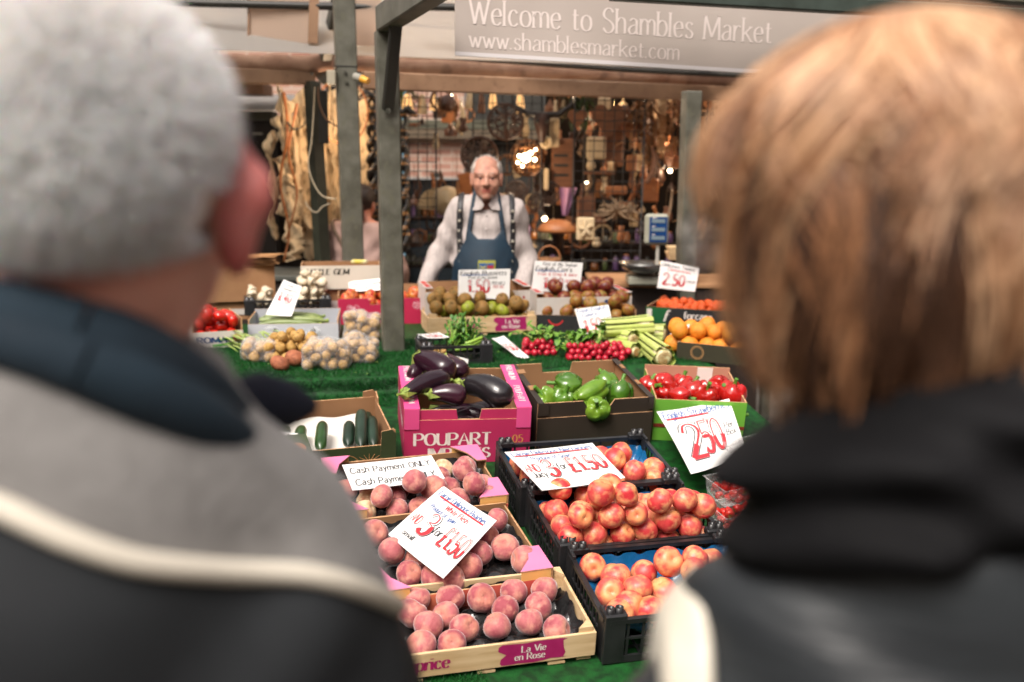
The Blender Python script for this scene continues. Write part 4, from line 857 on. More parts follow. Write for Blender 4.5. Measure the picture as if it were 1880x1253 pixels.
def put_fruit(meshes, p, r, name, label, cat, group, M=None, rot=None):
    o = bpy.data.objects.new(name, rnd.choice(meshes)); COL.objects.link(o)
    E = Euler(rot) if rot else Euler((rnd.uniform(-1.3, 1.3), rnd.uniform(-1.3, 1.3), rnd.uniform(0, 6.28)))
    o.matrix_world = Matrix.Translation(p) @ E.to_matrix().to_4x4() @ S3(r, r, r)
    return tag(o, label, cat, group)
def relax(P, r, lo, hi, it=80, grav=.0006, hold=.0):
    P = np.array(P, float); r = np.array(r, float); P0 = P.copy(); lo = np.array(lo); hi = np.array(hi)
    for _ in range(it):
        P[:, 2] -= grav
        for _k in range(3):
            d = P[:, None] - P[None]; D = np.sqrt((d ** 2).sum(2)) + 1e-9; R_ = (r[:, None] + r[None]) * .985; ov = np.clip(R_ - D, 0, None); np.fill_diagonal(ov, 0)
            P += (d / D[..., None] * ov[..., None] * .35).sum(1)
            P = np.maximum(P, lo + r[:, None]); P[:, :2] = np.minimum(P[:, :2], hi[:2] - r[:, None])
        P += (P0 - P) * hold * np.array((1, 1, 0))
    return P
ORD = 'first second third fourth fifth sixth seventh eighth ninth tenth eleventh'.split()
def pix_heap(M, pts, h, lo, hi, meshes, name, labelf, cat, group, rr, it=30, grav=.0002, hold=.05):
    """fruit read off at photo pixels (u, v, layer): start on the ray at its layer's height, then settle against each other and the box"""
    n = M.to_3x3() @ Vector((0, 0, 1)); inv_ = M.inverted(); P = []
    for q in pts: P.append(inv_ @ hit(q[0], q[1], M @ Vector((0, 0, h[q[2]])), n))
    r = [rr * rnd.uniform(.91, 1.06) for _ in P]; P = relax(P, r, lo, hi, it, grav, hold); out = []
    od = sorted(range(len(P)), key=lambda i: P[i][1]); nr = max(1, round(len(P) / 4.5)); per = math.ceil(len(P) / nr); pl = {}
    for k in range(nr):
        for j, i in enumerate(sorted(od[k * per:(k + 1) * per], key=lambda i: P[i][0])): pl[i] = ', %s row from front, %s from left' % (ORD[k], ORD[j])
    for i, p in enumerate(P):
        me = meshes[pts[i][3]] if len(pts[i]) > 3 else meshes['_']; out.append(put_fruit(me, M @ Vector(p), r[i], *( (name, labelf, cat, group) if not isinstance(labelf, dict) else (pts[i][3] if len(pts[i]) > 3 and pts[i][3] in labelf else name, labelf.get(pts[i][3] if len(pts[i]) > 3 else '_', labelf['_']), cat, group) ))); out[-1]['label'] = ' '.join((out[-1]['label'].split()))+ pl[i]
    return out
def z5(l): return [(900 + a / 3.686, 790 + b / 3.686, *c) for a, b, *c in l]
def z4(l): return [(560 + a / 4.475, 800 + b / 4.475, *c) for a, b, *c in l]
def z6(l): return [(680 + a / 3.76, 1000 + b / 3.76, *c) for a, b, *c in l]
RN = .0345
Wb, Wm, Wf = CB[1], CM_[1], CF[1]
pix_heap(CB[0], z5([(880,190,1),(870,258,1),(990,305,0),(1122,265,0),(980,380,0),(1118,370,0),(885,330,0),(765,165,1)]) , (.10, .125), (.006, .006, .055), (Wb - .006, dB - .006, 1), {'_': K_N}, 'nectarine', 'nectarine in the hindmost black crate', 'nectarine', 'nectarines in the hindmost crate', RN)
# hidden under the card
for a, b in ((.06, .12), (.13, .13), (.20, .12), (.10, .06), (.18, .05), (.05, .19), (.12, .2)): put_fruit(K_N, CB[0] @ Vector((a, b, .092)), RN, 'nectarine', 'red nectarine in the hindmost black crate under the price card', 'nectarine', 'nectarines under the nectarine card')
nm = [(468,455,1),(640,440,0),(800,425,1),(425,570,0),(570,545,0),(700,550,1),(590,650,0),(425,650,0),(540,730,0),(710,735,0),(820,650,1),(925,620,0),(920,530,0),(1080,510,0),(1065,590,0),(1215,480,0),(1355,500,1),(1225,585,0),(1365,640,0),(1210,665,0),(1045,690,0),(1250,785,1),(1425,765,0),(1085,815,1),(870,795,0),(680,810,0),(1010,760,0),(1330,720,0),(930,700,1),(700,650,0),(800,510,0)]
for a in range(5):
    for b in range(4): put_fruit(K_N, CM_[0] @ Vector((.045 + a * (Wm - .09) / 4, .045 + b * .066, .078)), RN, 'nectarine', 'nectarine in the bottom layer of the middle black crate', 'nectarine', 'nectarines at the bottom of the middle crate')
om = pix_heap(CM_[0], z5(nm), (.128, .150), (.006, .006, .090), (Wm - .006, .33, 1), {'_': K_N}, 'nectarine', 'nectarine in the middle black crate', 'nectarine', 'nectarines heaped in the middle crate', RN)
e = om[2]; e['label'] = 'red nectarine with a round sticker, just under the nectarine card'; e.pop('group', None) if 'group' in e else None
mb = MB(); v = e.matrix_world.inverted() @ CAM; v.normalize(); zz = Vector((0, 0, 1)); xx = v.cross(zz).normalized(); yy = v.cross(xx)
stk = MB()
for rr_, k, off in ((.27, 0, 1.0), (.19, 1, 1.003)):
    vs = [( (v + (xx * math.cos(a) + yy * math.sin(a)) * rr_ + xx * .1).normalized() * (off + .01)) for a in [i * math.pi / 8 for i in range(16)]]; stk.add(vs, [list(range(16))], k)
stk.build('sticker', [mat('sticker_gold', 'b8a05a', rough=.4), mat('sticker_dark', '5a4a24', rough=.4)], e)
nf = [(850,985,0),(835,1095,0),(1040,955,0),(1020,1065,0),(1220,925,1),(1200,1060,0),(1370,985,1),(1395,890,1),(990,1180,0),(1350,1105,0),(1150,1225,0),(1290,1200,0),(1450,1080,0),(1480,980,0)]
pix_heap(CF[0], z5(nf), (.105, .14), (.006, .006, .055), (Wf - .006, .33, 1), {'_': K_N}, 'nectarine', 'nectarine in the front black crate', 'nectarine', 'nectarines in the front crate', RN * 1.03)
for a, b in ((.34, .08), (.36, .15), (.30, .05), (.35, .22), (.22, .04), (.05, .045), (.12, .045), (.05, .24)): put_fruit(K_N, CF[0] @ Vector((a, b, .10)), RN, 'nectarine', 'nectarine in the front black crate beside the dark sleeve', 'nectarine', 'nectarines in the front crate')
RP = .035
p1 = z4([(330,450,0),(510,520,0,'pale_peach'),(500,620,0,'pale_peach'),(665,640,1),(745,500,0),(920,390,2),(1030,470,1),(895,580,0),(850,680,0),(1140,265,0,'pale_peach'),(1325,235,1),(1280,350,1),(1370,465,1),(1460,410,0),(1530,500,0),(1270,510,0),(1190,420,0),(1125,375,0)])
LBP = {'_': 'peach around the cash card', 'pale_peach': 'cream peach near the cash card'}
pix_heap(B1[0], p1, (.072, .10, .15), (.006, .006, .035), (B1[1] - .006, D1 - .006, 1), {'_': K_P, 'pale_peach': K_WP}, 'peach', LBP, 'peach', 'peaches in the box under the cash sign', RP, it=40)
for a, b in ((.10, .23), (.17, .22), (.24, .22), (.12, .16), (.2, .16)): put_fruit(K_P, B1[0] @ Vector((a, b, .066)), RP, 'peach', 'rose red peach hidden under the cash payment card', 'peach', 'peaches under the cash card')
p2 = z4([(575,810,0),(740,950,1),(1570,700,0),(1510,850,0),(1430,975,0),(1650,935,0),(1340,1080,0),(870,1130,0),(1080,1130,0),(900,1030,0),(1770,1010,0)])
pix_heap(B2[0], p2, (.068, .09), (.006, .006, .035), (B2[1] - .006, D2 - .01, 1), {'_': K_P}, 'peach', 'peach around the slanted card', 'peach', 'peaches in the box under the slanted card', RP, it=40)
for a, b in ((.16, .08), (.23, .13), (.20, .06), (.16, .16)): put_fruit(K_P, B2[0] @ Vector((a, b, .066)), RP, 'peach', 'rose red peach hidden under the slanted peach card', 'peach', 'peaches under the slanted card')
p3 = z6([(545,395,0),(768,375,0),(990,325,0),(1205,310,0),(1160,425,0),(930,445,0),(500,485,0),(640,580,0),(875,560,0),(1100,535,0),(1285,585,0),(570,680,0),(400,600,0),(385,690,0),(300,470,0),(320,380,0)])
pix_heap(CW[0], p3, (.064,), (.006, .006, .03), (CW[1] - .006, DW - .006, 1), {'_': K_P}, 'peach', 'peach in the near wooden crate', 'peach', 'peaches in the nearest wooden crate', .034, it=30, hold=.1)

def box_heap(M, x0, x1, y0, y1, z0, r, n, meshes, name, label, cat, group, it=140, seed=1, dome=0):
    q = np.random.RandomState(seed); per = max(1, int((x1 - x0) * (y1 - y0) / (3.6 * r * r))); P = []
    for i in range(n):
        k = i // per; s = 1 - .18 * k; P.append((x0 + (x1 - x0) * (.5 + s * q.uniform(-.5, .5)), y0 + (y1 - y0) * (.5 + s * q.uniform(-.5, .5)), z0 + r * (1.2 + 1.75 * k)))
    rr = np.array([r * q.uniform(.93, 1.06) for _ in P]); P = relax(P, rr, (x0, y0, z0), (x1, y1, 9), it, r * .03)
    for i, p in enumerate(P):
        me, nmv, lb = (meshes, name, label) if not callable(meshes) else meshes(i)
        put_fruit(me, M @ Vector(p), rr[i], nmv, lb, cat, group)
def rus(i): return (K_G, 'green_apple', 'green apple among the brown russets in the wooden crate') if i % 11 == 4 else (K_R, 'russet_apple', 'brown russet apple heaped in the wooden crate')
box_heap(UW[0], .01, UW[1] - .01, .012, .235, .02, .034, 56, rus, '', '', 'apple', 'russet apples in the wooden crate', seed=3)
box_heap(UC[0], .006, UC[1] - .006, .006, .25, .01, .034, 56, K_C, 'striped_apple', 'yellow and red striped apple heaped in the black box', 'apple', 'striped apples in the black box', seed=4)
box_heap(UB[0], .03, UB[1] - .03, .03, .23, .06, .036, 24, K_D, 'dark_red_apple', 'large dark red apple piled in the white box with blue panel', 'apple', 'dark red apples in the white box', seed=6)
box_heap(UA[0], .02, UA[1] - .02, .03, .22, .01, .034, 14, K_R, 'russet_apple', 'brown russet apple deep in the white box behind', 'apple', 'russet apples in the white box', seed=7)
box_heap(UP[0], .01, UP[1] - .01, .01, .20, .035, .035, 24, lambda i: (K_A, 'red_apple', 'red apple in the bright pink box with heart emblem') if i % 4 else (K_A, 'red_apple', 'red apple in the bright pink box with heart emblem'), '', '', 'apple', 'red apples in the pink box', seed=8)
box_heap(UT[0], .006, UT[1] - .006, .006, .28, .02, .030, 32, K_T, 'tomato', 'red tomato in the box at the far left', 'tomato', 'tomatoes in the far left box', seed=9)
box_heap(UM[0], .012, UM[1] * .34, .01, .25, .03, .024, 22, K_M, 'mushroom', 'white mushroom at the left end of the black crate', 'mushroom', 'mushrooms at the left of the crate', seed=10)
box_heap(UM[0], UM[1] * .62, UM[1] - .012, .01, .25, .035, .024, 46, K_M, 'mushroom', 'white mushroom in the tall heap at the right of the black crate', 'mushroom', 'mushrooms heaped at the right of the crate', seed=11)
box_heap(UQ[0], .008, UQ[1] - .008, .008, .29, .02, .0215, 120, K_CL, 'clementine', 'small orange clementine heaped in the green and black box', 'clementine', 'clementines in the green and black box', seed=12)
box_heap(UO[0], -.075, UO[1] - .008, .010, .32, .012, .037, 30, K_O, 'orange', 'bright orange heaped in the dark olive tray', 'orange', 'oranges in the olive tray', seed=13)

# aubergines
m_aub = mat('aubergine_skin', '1e0c18', '341624', scale=5, rough=.27, coat=.25, rv=.8, bump=.35, bscale=14); m_aubk = mat('black_aubergine_skin', (.006, .005, .007), (.012, .01, .012), scale=3, rough=.28, coat=.3, bump=.8, bscale=22)
m_caly = mat('calyx_green', '8fa04a', '6c7e34', scale=40, rough=.6)
def aubergine(p, q, r, label, m=m_aub, bendz=0, sh=.55, grp=None):
    """p = stalk end, q = blossom end"""
    d = q - p; o = p; e = empty('aubergine', o); L = d.length; dd = d.normalized(); pts = []; rr = []; n = 14
    for i in range(n + 1):
        t = i / n; pts.append(d * t + Vector((0, 0, bendz * math.sin(math.pi * t))))
        rr.append(r * (sh + (1 - sh) * math.sin(min(1, t / .72) * math.pi / 2) ** 1.5) * math.sqrt(max(.0004, 1 - max(0, (t - .72) / .28) ** 2.2)) * (1 if t > .04 else .75))
    mb = MB(); mb.tube(pts, rr, 20); mb.build('body', m, e)
    mb = MB(); side = dd.cross(Vector((0, 0, 1))).normalized(); upv = side.cross(dd)
    mb.tube([-dd * .03 + upv * .004, -dd * .012, dd * .004], [.0045, .005, r * sh * .9], 8)
    for k in range(6):
        a = k * math.pi / 3; w = side * math.cos(a) + upv * math.sin(a); w2 = side * math.cos(a + .5) + upv * math.sin(a + .5); w1 = side * math.cos(a - .5) + upv * math.sin(a - .5); b = r * sh
        mb.add([w1 * b * 1.02 - dd * .002, w2 * b * 1.02 - dd * .002, w * (b * 1.35) + dd * .03, w * .2 * b - dd * .01], [(0, 1, 2), (0, 3, 1)])
    mb.build('calyx', m_caly, e); return tag(e, label, 'aubergine', grp)
Mx = PBX[0]; nP = LN
def bp(u, v, h): return hit(u, v, Mx @ Vector((0, 0, h)), nP)
def zp(a, b, h): return bp(680 + a / 5.53, 640 + b / 5.53, h)
aubergine(zp(345, 460, HB + .03), zp(790, 315, HB + .022), .036, 'long aubergine with green calyx resting over the pink left flange', bendz=.012)
aubergine(zp(610, 470, HB + .012), zp(975, 500, HB + .0), .036, 'aubergine with a long green stalk pointing left, at the front of its box', bendz=.008)
aubergine(zp(490, 110, HB + .035), zp(835, 270, HB + .03), .044, 'fat dark aubergine lying highest at the back of its box', bendz=.01, sh=.75)
aubergine(zp(770, 110, HB + .01), zp(950, 260, HB + .0), .036, 'purple aubergine with a white price tag behind it', sh=.7)
aubergine(zp(880, 350, HB + .002), zp(1010, 400, HB - .03), .03, 'small aubergine in the middle of the box with curled calyx')
aubergine(zp(985, 370, HB + .015), zp(1420, 560, HB + .0), .046, 'large wrinkled black aubergine at the right of the box', m_aubk, bendz=.02, sh=.7)
aubergine(zp(520, 300, HB - .01), zp(370, 240, HB + .012), .036, 'aubergine seen end-on at the back left corner of its box', sh=.7)
for a, b, c, d in ((.07, .06, .25, .08), (.1, .2, .3, .16), (.2, .06, .34, .1), (.14, .13, .33, .22)): aubergine(Mx @ Vector((a, b, .09)), Mx @ Vector((c, d, .085)), .038, 'aubergine at the bottom of the cerise box', grp='aubergines at the bottom of the cerise box')
# peppers
m_gp = mat('green_pepper_skin', '275212', '557a22', scale=7, rough=.22, coat=.3, rv=.8, bump=.3, bscale=30); m_lgp = mat('light_green_pepper_skin', '72922c', '4d7620', scale=9, rough=.24, coat=.25, bump=.3, bscale=30); m_rp = mat('red_pepper_skin', 'ac1418', '9c1c12', scale=6, rough=.18, coat=.4, rv=.5); m_pst = mat('pepper_stalk', '4d7a24', rough=.5)
def pepper(c, rx, L, direc, m, label, stalk=.03, cat='pepper', seed=0, name='green_pepper', grp=None):
    e = empty(name, c); dz = direc.normalized(); xx = dz.cross(Vector((0, .2, 1))).normalized(); Mq = mk(Vector((0, 0, 0)), xx, dz.cross(xx), dz); q = random.Random(seed + int(c.x * 999)); ph = q.uniform(0, 6); mb = MB(); pr_ = []
    for i in range(17):
        t = i / 16; z = L * (t - .5); r = rx * (.30 + .95 * math.sin(math.pi * min(1, (t * .93 + .07))) ** .45 * (1 - .22 * (1 - t))); r = r if 0 < i < 16 else rx * .22; pr_.append((r, z - (.012 * 0)))
    pr_ = [(rx * .02, -L * .42), (rx * .35, -L * .46)] + pr_[1:16] + [(rx * .5, L * .47), (rx * .2, L * .40), (.001, L * .38)]
    def fn(p, a, i):
        k = 1 + .26 * abs(math.cos(1.5 * a + ph)) ** .55 - .14 + .04 * math.sin(a + ph * 2) * math.sin(p.z * 40 + ph); return Vector((p.x * k, p.y * k, p.z + .006 * math.cos(4 * a + 2 * ph) * (abs(p.z) > L * .3) * (1 if p.z > 0 else -1)))
    mb.lathe(pr_, 36, 0, Mq, fn=fn); mb.build('body', m, e)
    mb = MB(); mb.tube([(0, 0, L * .36), (.002, 0, L * .47), (.006, .004, L * .47 + stalk)], [.011, .006, .007], 8, M=Mq); mb.build('stalk', m_pst, e); return tag(e, label, cat, grp)
Mp = PX[0]
def gp(a, b, h): return hit(920 + a / 3.917, 640 + b / 3.917, Mp @ Vector((0, 0, h)), LN)
V_ = Vector
pepper(gp(480, 265, HD - .02), .036, .09, V_((-1, .1, .15)), m_gp, 'dark green pepper with curved stalk at the back left of its box')
pepper(gp(645, 320, HD - .005), .033, .125, V_((.75, .5, .35)), m_lgp, 'long pale green pepper lying slantwise in the middle of its box', stalk=.02)
pepper(gp(850, 325, HD - .025), .040, .085, V_((.2, .5, 1)), m_gp, 'dark green pepper standing at the right of its box')
pepper(gp(690, 440, HD - .035), .035, .07, V_((-.02, -.75, .7)), m_lgp, 'yellow green pepper with stalk facing out through the box notch', stalk=.034)
pepper(gp(440, 370, HD - .03), .034, .07, V_((.4, -.3, 1)), m_gp, 'small green pepper low behind the front panel'); pepper(gp(320, 360, HD - .03), .032, .07, V_((-.4, -.3, .6)), m_lgp, 'light green pepper tucked in the left front corner'); pepper(gp(760, 250, HD - .02), .034, .08, V_((-.3, .6, .5)), m_gp, 'green pepper behind the long pale one')
for a, b in ((.08, .08), (.18, .08), (.27, .08), (.1, .2), (.2, .2), (.28, .2)): pepper(Mp @ V_((a, b, .06)), .038, .08, V_((1, .3, .2)), m_gp, 'green pepper at the bottom of the dark brown box', grp='green peppers at the bottom of the box')
Mr = RX_[0]
def rp(a, b, h): return hit(920 + a / 3.917, 640 + b / 3.917, Mr @ Vector((0, 0, h)), LN)
for k, (a, b, r, d, st, lb) in enumerate(((1175, 285, .043, (-.6, -.7, .4), .012, 'red pepper with dark stalk facing left at the front of its box'), (1060, 270, .03, (.3, .3, .6), .02, 'red pepper half hidden by the brown box flap'), (1370, 315, .042, (.3, .3, .9), .02, 'broad red pepper in the middle of the light green box'), (1290, 360, .036, (.9, -.3, .1), .02, 'orange red pepper along the front edge of its box'), (1460, 335, .040, (.3, -.4, .9), .02, 'red pepper right of the middle in the light green box'), (1570, 300, .042, (.2, -.8, .6), .015, 'red pepper with stalk facing out, at the right of its box'), (1300, 260, .032, (.2, .2, 1), .02, 'red pepper with upright green stalk at the back'), (1660, 330, .042, (.2, -.1, .9), .02, 'red pepper at the far right edge of its box'))):
    pepper(rp(a, b, .135), r, r * 2, V_(d), m_rp, lb, st, seed=k, name='red_pepper')
for a, b in ((.07, .07), (.17, .07), (.27, .07), (.1, .2), (.22, .2)): pepper(Mr @ V_((a, b, .06)), .042, .09, V_((1, .3, .2)), m_rp, 'red pepper at the bottom of the light green box', name='red_pepper', grp='red peppers at the bottom of the box')
# cucumbers
m_cuc = mat('cucumber_skin', '16300f', '274a1a', scale=18, rough=.3, coat=.2, stretch=(1, 1, .3), rv=.5); m_cuc2 = mat('cucumber_skin_dark', '15261a', '22382a', scale=14, rough=.4, rv=.4)
Mc = CU[0]
def cp(a, b, h): return hit(420 + a / 4.7, 640 + b / 4.7, Mc @ Vector((0, 0, h)), LN)
def cucumber(a, b, r, m, lab):
    e = empty('cucumber', a); d = b - a; n = 12; mb = MB(); mb.tube([d * i / n + LN * .006 * math.sin(math.pi * i / n) for i in range(n + 1)], [r * (max(.02, 1 - (abs(2 * i / n - 1)) ** 6) ** .5) for i in range(n + 1)], 16); mb.build('body', m, e)
    mb = MB(); mb.tube([d * -.012, d * .01], [.003, .006], 6); mb.build('stalk', m_caly, e); return tag(e, lab, 'cucumber')
for (x0, y0, x1, y1, r, h0, h1, m, lb) in ((350, 690, 290, 800, .020, .05, .05, m_cuc, 'leftmost cucumber on the white paper'), (492, 690, 460, 850, .019, .05, .045, m_cuc, 'second cucumber from the left behind the price ticket'), (630, 690, 600, 860, .020, .05, .045, m_cuc, 'green rounded cucumber behind the striped box corner'), (810, 650, 790, 880, .020, .06, .045, m_cuc, 'tall cucumber standing alone right of the middle on the paper'), (1040, 650, 1030, 840, .019, .05, .05, m_cuc2, 'cucumber at the left of the three tight ones'), (1145, 540, 1140, 850, .020, .085, .06, m_cuc2, 'thickest cucumber propped against the back of its box'), (1235, 600, 1250, 850, .018, .07, .055, m_cuc2, 'dark cucumber at the right end of the box'), (1195, 560, 1200, 840, .018, .045, .03, m_cuc2, 'dark cucumber under the propped ones')):
    cucumber(cp(x0, y0, h0), cp(x1, y1, h1), r, m, lb + ' in the olive box' if 'box' not in lb else lb)
# courgettes
Mg = UG[0]; m_cour = mat('courgette_skin', '5f7038', '8e9a62', scale=30, rough=.4, stretch=(.2, 1, 1), rv=.5)
for k in range(11):
    y = .03 + .02 * k; x = .02 + .03 * rnd.random(); z = .05 + .012 * (k % 3); e = empty('courgette', Mg @ V_((x, y, z))); L = UG[1] * rnd.uniform(.62, .75); n = 8
    mb = MB(); mb.tube([V_((L * i / n, .012 * math.sin(3 * i / n + k), .008 * math.sin(math.pi * i / n))) for i in range(n + 1)], [.004, .010, .013, .014, .015, .015, .015, .014, .006], 10, M=Mg.to_3x3().to_4x4()); mb.build('body', m_cour, e)
    mb = MB(); mb.tube([(L, 0, 0), (L + .015, 0, .003)], [.006, .007], 6, M=Mg.to_3x3().to_4x4()); mb.build('stalk', m_caly, e); tag(e, 'striped green courgette lying in the low white box', 'courgette', 'courgettes in the white box')
# plastic film
def film(name, t=.55):
    m = bpy.data.materials.new(name); m.use_nodes = True; tr = m.node_tree; tr.nodes.clear(); o = tr.nodes.new('ShaderNodeOutputMaterial'); a = tr.nodes.new('ShaderNodeBsdfTransparent'); g_ = tr.nodes.new('ShaderNodeBsdfPrincipled'); x = tr.nodes.new('ShaderNodeMixShader')
    g_.inputs['Base Color'].default_value = (.8, .8, .8, 1); g_.inputs['Roughness'].default_value = .12
    n = tr.nodes.new('ShaderNodeTexNoise'); n.inputs['Scale'].default_value = 28; n.inputs['Detail'].default_value = 3; tc = tr.nodes.new('ShaderNodeTexCoord'); tr.links.new(tc.outputs['Object'], n.inputs[0]); bpn = tr.nodes.new('ShaderNodeBump'); bpn.inputs['Distance'].default_value = .02; tr.links.new(n.outputs[0], bpn.inputs['Height']); tr.links.new(bpn.outputs[0], g_.inputs['Normal'])
    lw = tr.nodes.new('ShaderNodeLayerWeight'); lw.inputs[0].default_value = .35; mr = tr.nodes.new('ShaderNodeMapRange'); mr.inputs[3].default_value = .10; mr.inputs[4].default_value = t; tr.links.new(lw.outputs['Facing'], mr.inputs[0]); tr.links.new(bpn.outputs[0], lw.inputs['Normal'])
    tr.links.new(mr.outputs[0], x.inputs[0]); tr.links.new(a.outputs[0], x.inputs[1]); tr.links.new(g_.outputs[0], x.inputs[2]); tr.links.new(x.outputs[0], o.inputs[0]); return m
m_film = film('clear_film')
def wrap(pts, r, label, extra=0, lift=.006, name='plastic_bag', gather=None):
    pts = [Vector(p) for p in pts]; c = sum(pts, Vector()) / len(pts); P = np.array([p - c for p in pts]); lo = P.min(0) - r - .03; hi = P.max(0) + r + .03 + (.03 if gather is not None else 0)
    def f(X, Y, Z):
        d = None
        for p in P:
            q = np.sqrt((X - p[0]) ** 2 + (Y - p[1]) ** 2 + (Z - p[2]) ** 2) - r - lift; d = q if d is None else smin(d, q, .03)
        return d + .003 * wob(X, Y, Z, 70)
    Vv, Ff = surfnet(f, lo, hi, .009, 1); o = np_obj(name, Vv, Ff, m_film); o.matrix_world = Matrix.Translation(c); return tag(o, label, 'plastic bag'), c
def zl(a, b, z): return on_z(360 + a / 4.474, 460 + b / 4.474, z)
def pot_group(centers, r, n, spread, label, group, seed=0, meshes=K_PO, name='new_potato', sq=(1, .8, 1)):
    r *= 1.12; n = int(n * 1.25)
    q = np.random.RandomState(seed); c = zl(*centers); P = [(c.x + q.uniform(-spread[0], spread[0]), c.y + q.uniform(-spread[1], spread[1]), ZT + r + q.uniform(0, spread[2])) for _ in range(n)]
    P = relax(P, [r] * n, (c.x - spread[0] - r, c.y - spread[1] - r, ZT), (c.x + spread[0] + r, c.y + spread[1] + r, 9), 120, .0008)
    for p in P: put_fruit(meshes, Vector(p), r * rnd.uniform(.9, 1.1), name, label, 'potato', group)
    return [Vector(p) for p in P]
g1 = pot_group((1085, 960, ZT), .019, 30, (.065, .06, .09), 'small pale potato inside the larger clear bag', 'potatoes in the larger clear bag', 1); wrap(g1, .019, 'larger clear plastic bag full of small pale potatoes')
g2 = pot_group((1350, 910, ZT), .019, 20, (.045, .055, .08), 'small pale potato inside the clear bag by the post', 'potatoes in the bag by the post', 2); wrap(g2, .019, 'clear plastic bag of small pale potatoes next to the post')
g3 = pot_group((1370, 740, ZT), .021, 20, (.055, .045, .08), 'round potato inside the clear bag against the pink box', 'potatoes in the bag against the pink box', 3); wrap(g3, .021, 'clear plastic bag of potatoes leaning against the pink box')
pot_group((780, 900, ZT), .020, 34, (.085, .055, .05), 'loose small pale potato on the artificial grass', 'loose pale potatoes', 4)
for (a, b, r, lb) in ((690, 960, .036, 'round red skinned potato in front of the loose pale potatoes'), (815, 925, .040, 'long red skinned potato beside the round one')): put_fruit(K_SP, zl(a, b + 30, ZT) + V_((0, 0, r * .8)), r, 'red_potato', lb, 'potato', None, rot=(.2, .3, .8))
g5 = pot_group((540, 900, ZT), .020, 14, (.05, .05, .03), 'pale parsnip coloured potato inside the wrinkled bag at the left', 'potatoes in the wrinkled left bag', 5); wrap(g5, .02, 'wrinkled clear plastic bag at the left end of the potatoes')
b0 = [Mg @ V_((UG[1] * f, -.035, .03 + .025 * math.sin(f * 9))) for f in (.25, .35, .45, .55, .65, .75)]; wrap(b0, .018, 'empty crumpled clear plastic bag lying in front of the courgette box')
# leaves / stems
m_leaf = mat('leaf_green', '3f6f1e', '6f9434', scale=30, rough=.5, rv=.3, island=True); m_paleleaf = mat('pale_leaf', '9fae62', '7f9648', scale=20, rough=.5, island=True); m_cel = mat('celery_green', '9db04a', 'c4cc82', scale=14, rough=.35, stretch=(1, 1, .15), island=True); m_celb = mat('celery_base', 'd4cfa2', 'b0a070', scale=40, rough=.5); m_root = mat('root_white', 'c9b08c', rough=.6)
def leaf(mb, p, d, L, w, mi=0, curl=.3):
    d = d.normalized(); s = d.cross(V_((0, 0, 1))); s = (s if s.length > .1 else V_((1, 0, 0))).normalized(); u = s.cross(d); pts = []
    for i in range(5):
        t = i / 4; c = p + d * L * t - u * 0 + V_((0, 0, -curl * L * t * t)); ww = w * math.sin(math.pi * min(.97, t * .9 + .08)) ; pts += [c - s * ww + u * ww * .4, c, c + s * ww + u * ww * .4]
    mb.add(pts, [(i * 3 + j, i * 3 + j + 1, i * 3 + j + 4, i * 3 + j + 3) for i in range(4) for j in (0, 1)], mi, None, True)
def rv(s=1): return V_((rnd.uniform(-s, s), rnd.uniform(-s, s), rnd.uniform(-s, s)))
# pale leafy bunch at the left
c = zl(430, 800, ZT); e = empty('leaf_bunch', c); mb = MB()
for i in range(110):
    p = V_((rnd.gauss(0, .055), rnd.gauss(0, .03), .01 + abs(rnd.gauss(0, .028)))); leaf(mb, p, V_((.8, -.5, .1)) + rv(.25), rnd.uniform(.05, .1), .006)
mb.build('leaves', m_paleleaf, e); tag(e, 'pale green leafy bunch lying in front of the courgette box', 'greens')
# herb crate content
Mh = UH[0]; e = empty('leaf_bunch', Mh @ V_((.18, .1, .02))); Ri = Mh.to_3x3().to_4x4()
mb = MB(); lf = MB()
for i in range(26):
    st = V_((rnd.uniform(-.06, .04), rnd.uniform(-.05, .03), rnd.uniform(.03, .06))); top = st + V_((rnd.uniform(-.01, .07), rnd.uniform(.02, .09), .04 + .07 * rnd.random())); mb.tube([st, st * .5 + top * .5 + V_((0, 0, .015)), top], [.0035, .003, .002], 5, M=Ri)
    for k in range(9): leaf(lf, st.lerp(top, rnd.uniform(.4, 1)) + rv(.015), V_((.2, .3, .9)) + rv(.9), rnd.uniform(.02, .04), .006)
for i in range(40): leaf(lf, V_((rnd.uniform(-.07, .06), rnd.uniform(-.05, .05), .05 + rnd.uniform(0, .03))), V_((.1, .1, .6)) + rv(.7), rnd.uniform(.03, .05), .008)
for k in range(3): mb.tube([V_((-.04 + .02 * k, -.055, .03 + .012 * k)), V_((.02, -.06, .035 + .012 * k)), V_((.07, -.04, .05 + .012 * k))], [.007, .008, .006], 7, M=Ri)
mb.build('stems', mat('stem_green', '5f8a26', '86a83c', scale=14, rough=.4), e); o = lf.build('leaves', mat('dark_leaf', '2c5a1a', '4c7c2a', scale=30, rough=.5, island=True), e, Ri); tag(e, 'bunch of green stems with dark leaves rising from the small black crate', 'greens')
for a, b in ((.05, .06), (.07, .1), (.03, .09), (.06, .14), (.1, .05)): put_fruit(K_PO, Mh @ V_((a - .01, b, .04)), .022, 'garlic_bulb', 'pale bulb at the left end of the small black crate', 'garlic', 'bulbs in the small black crate')
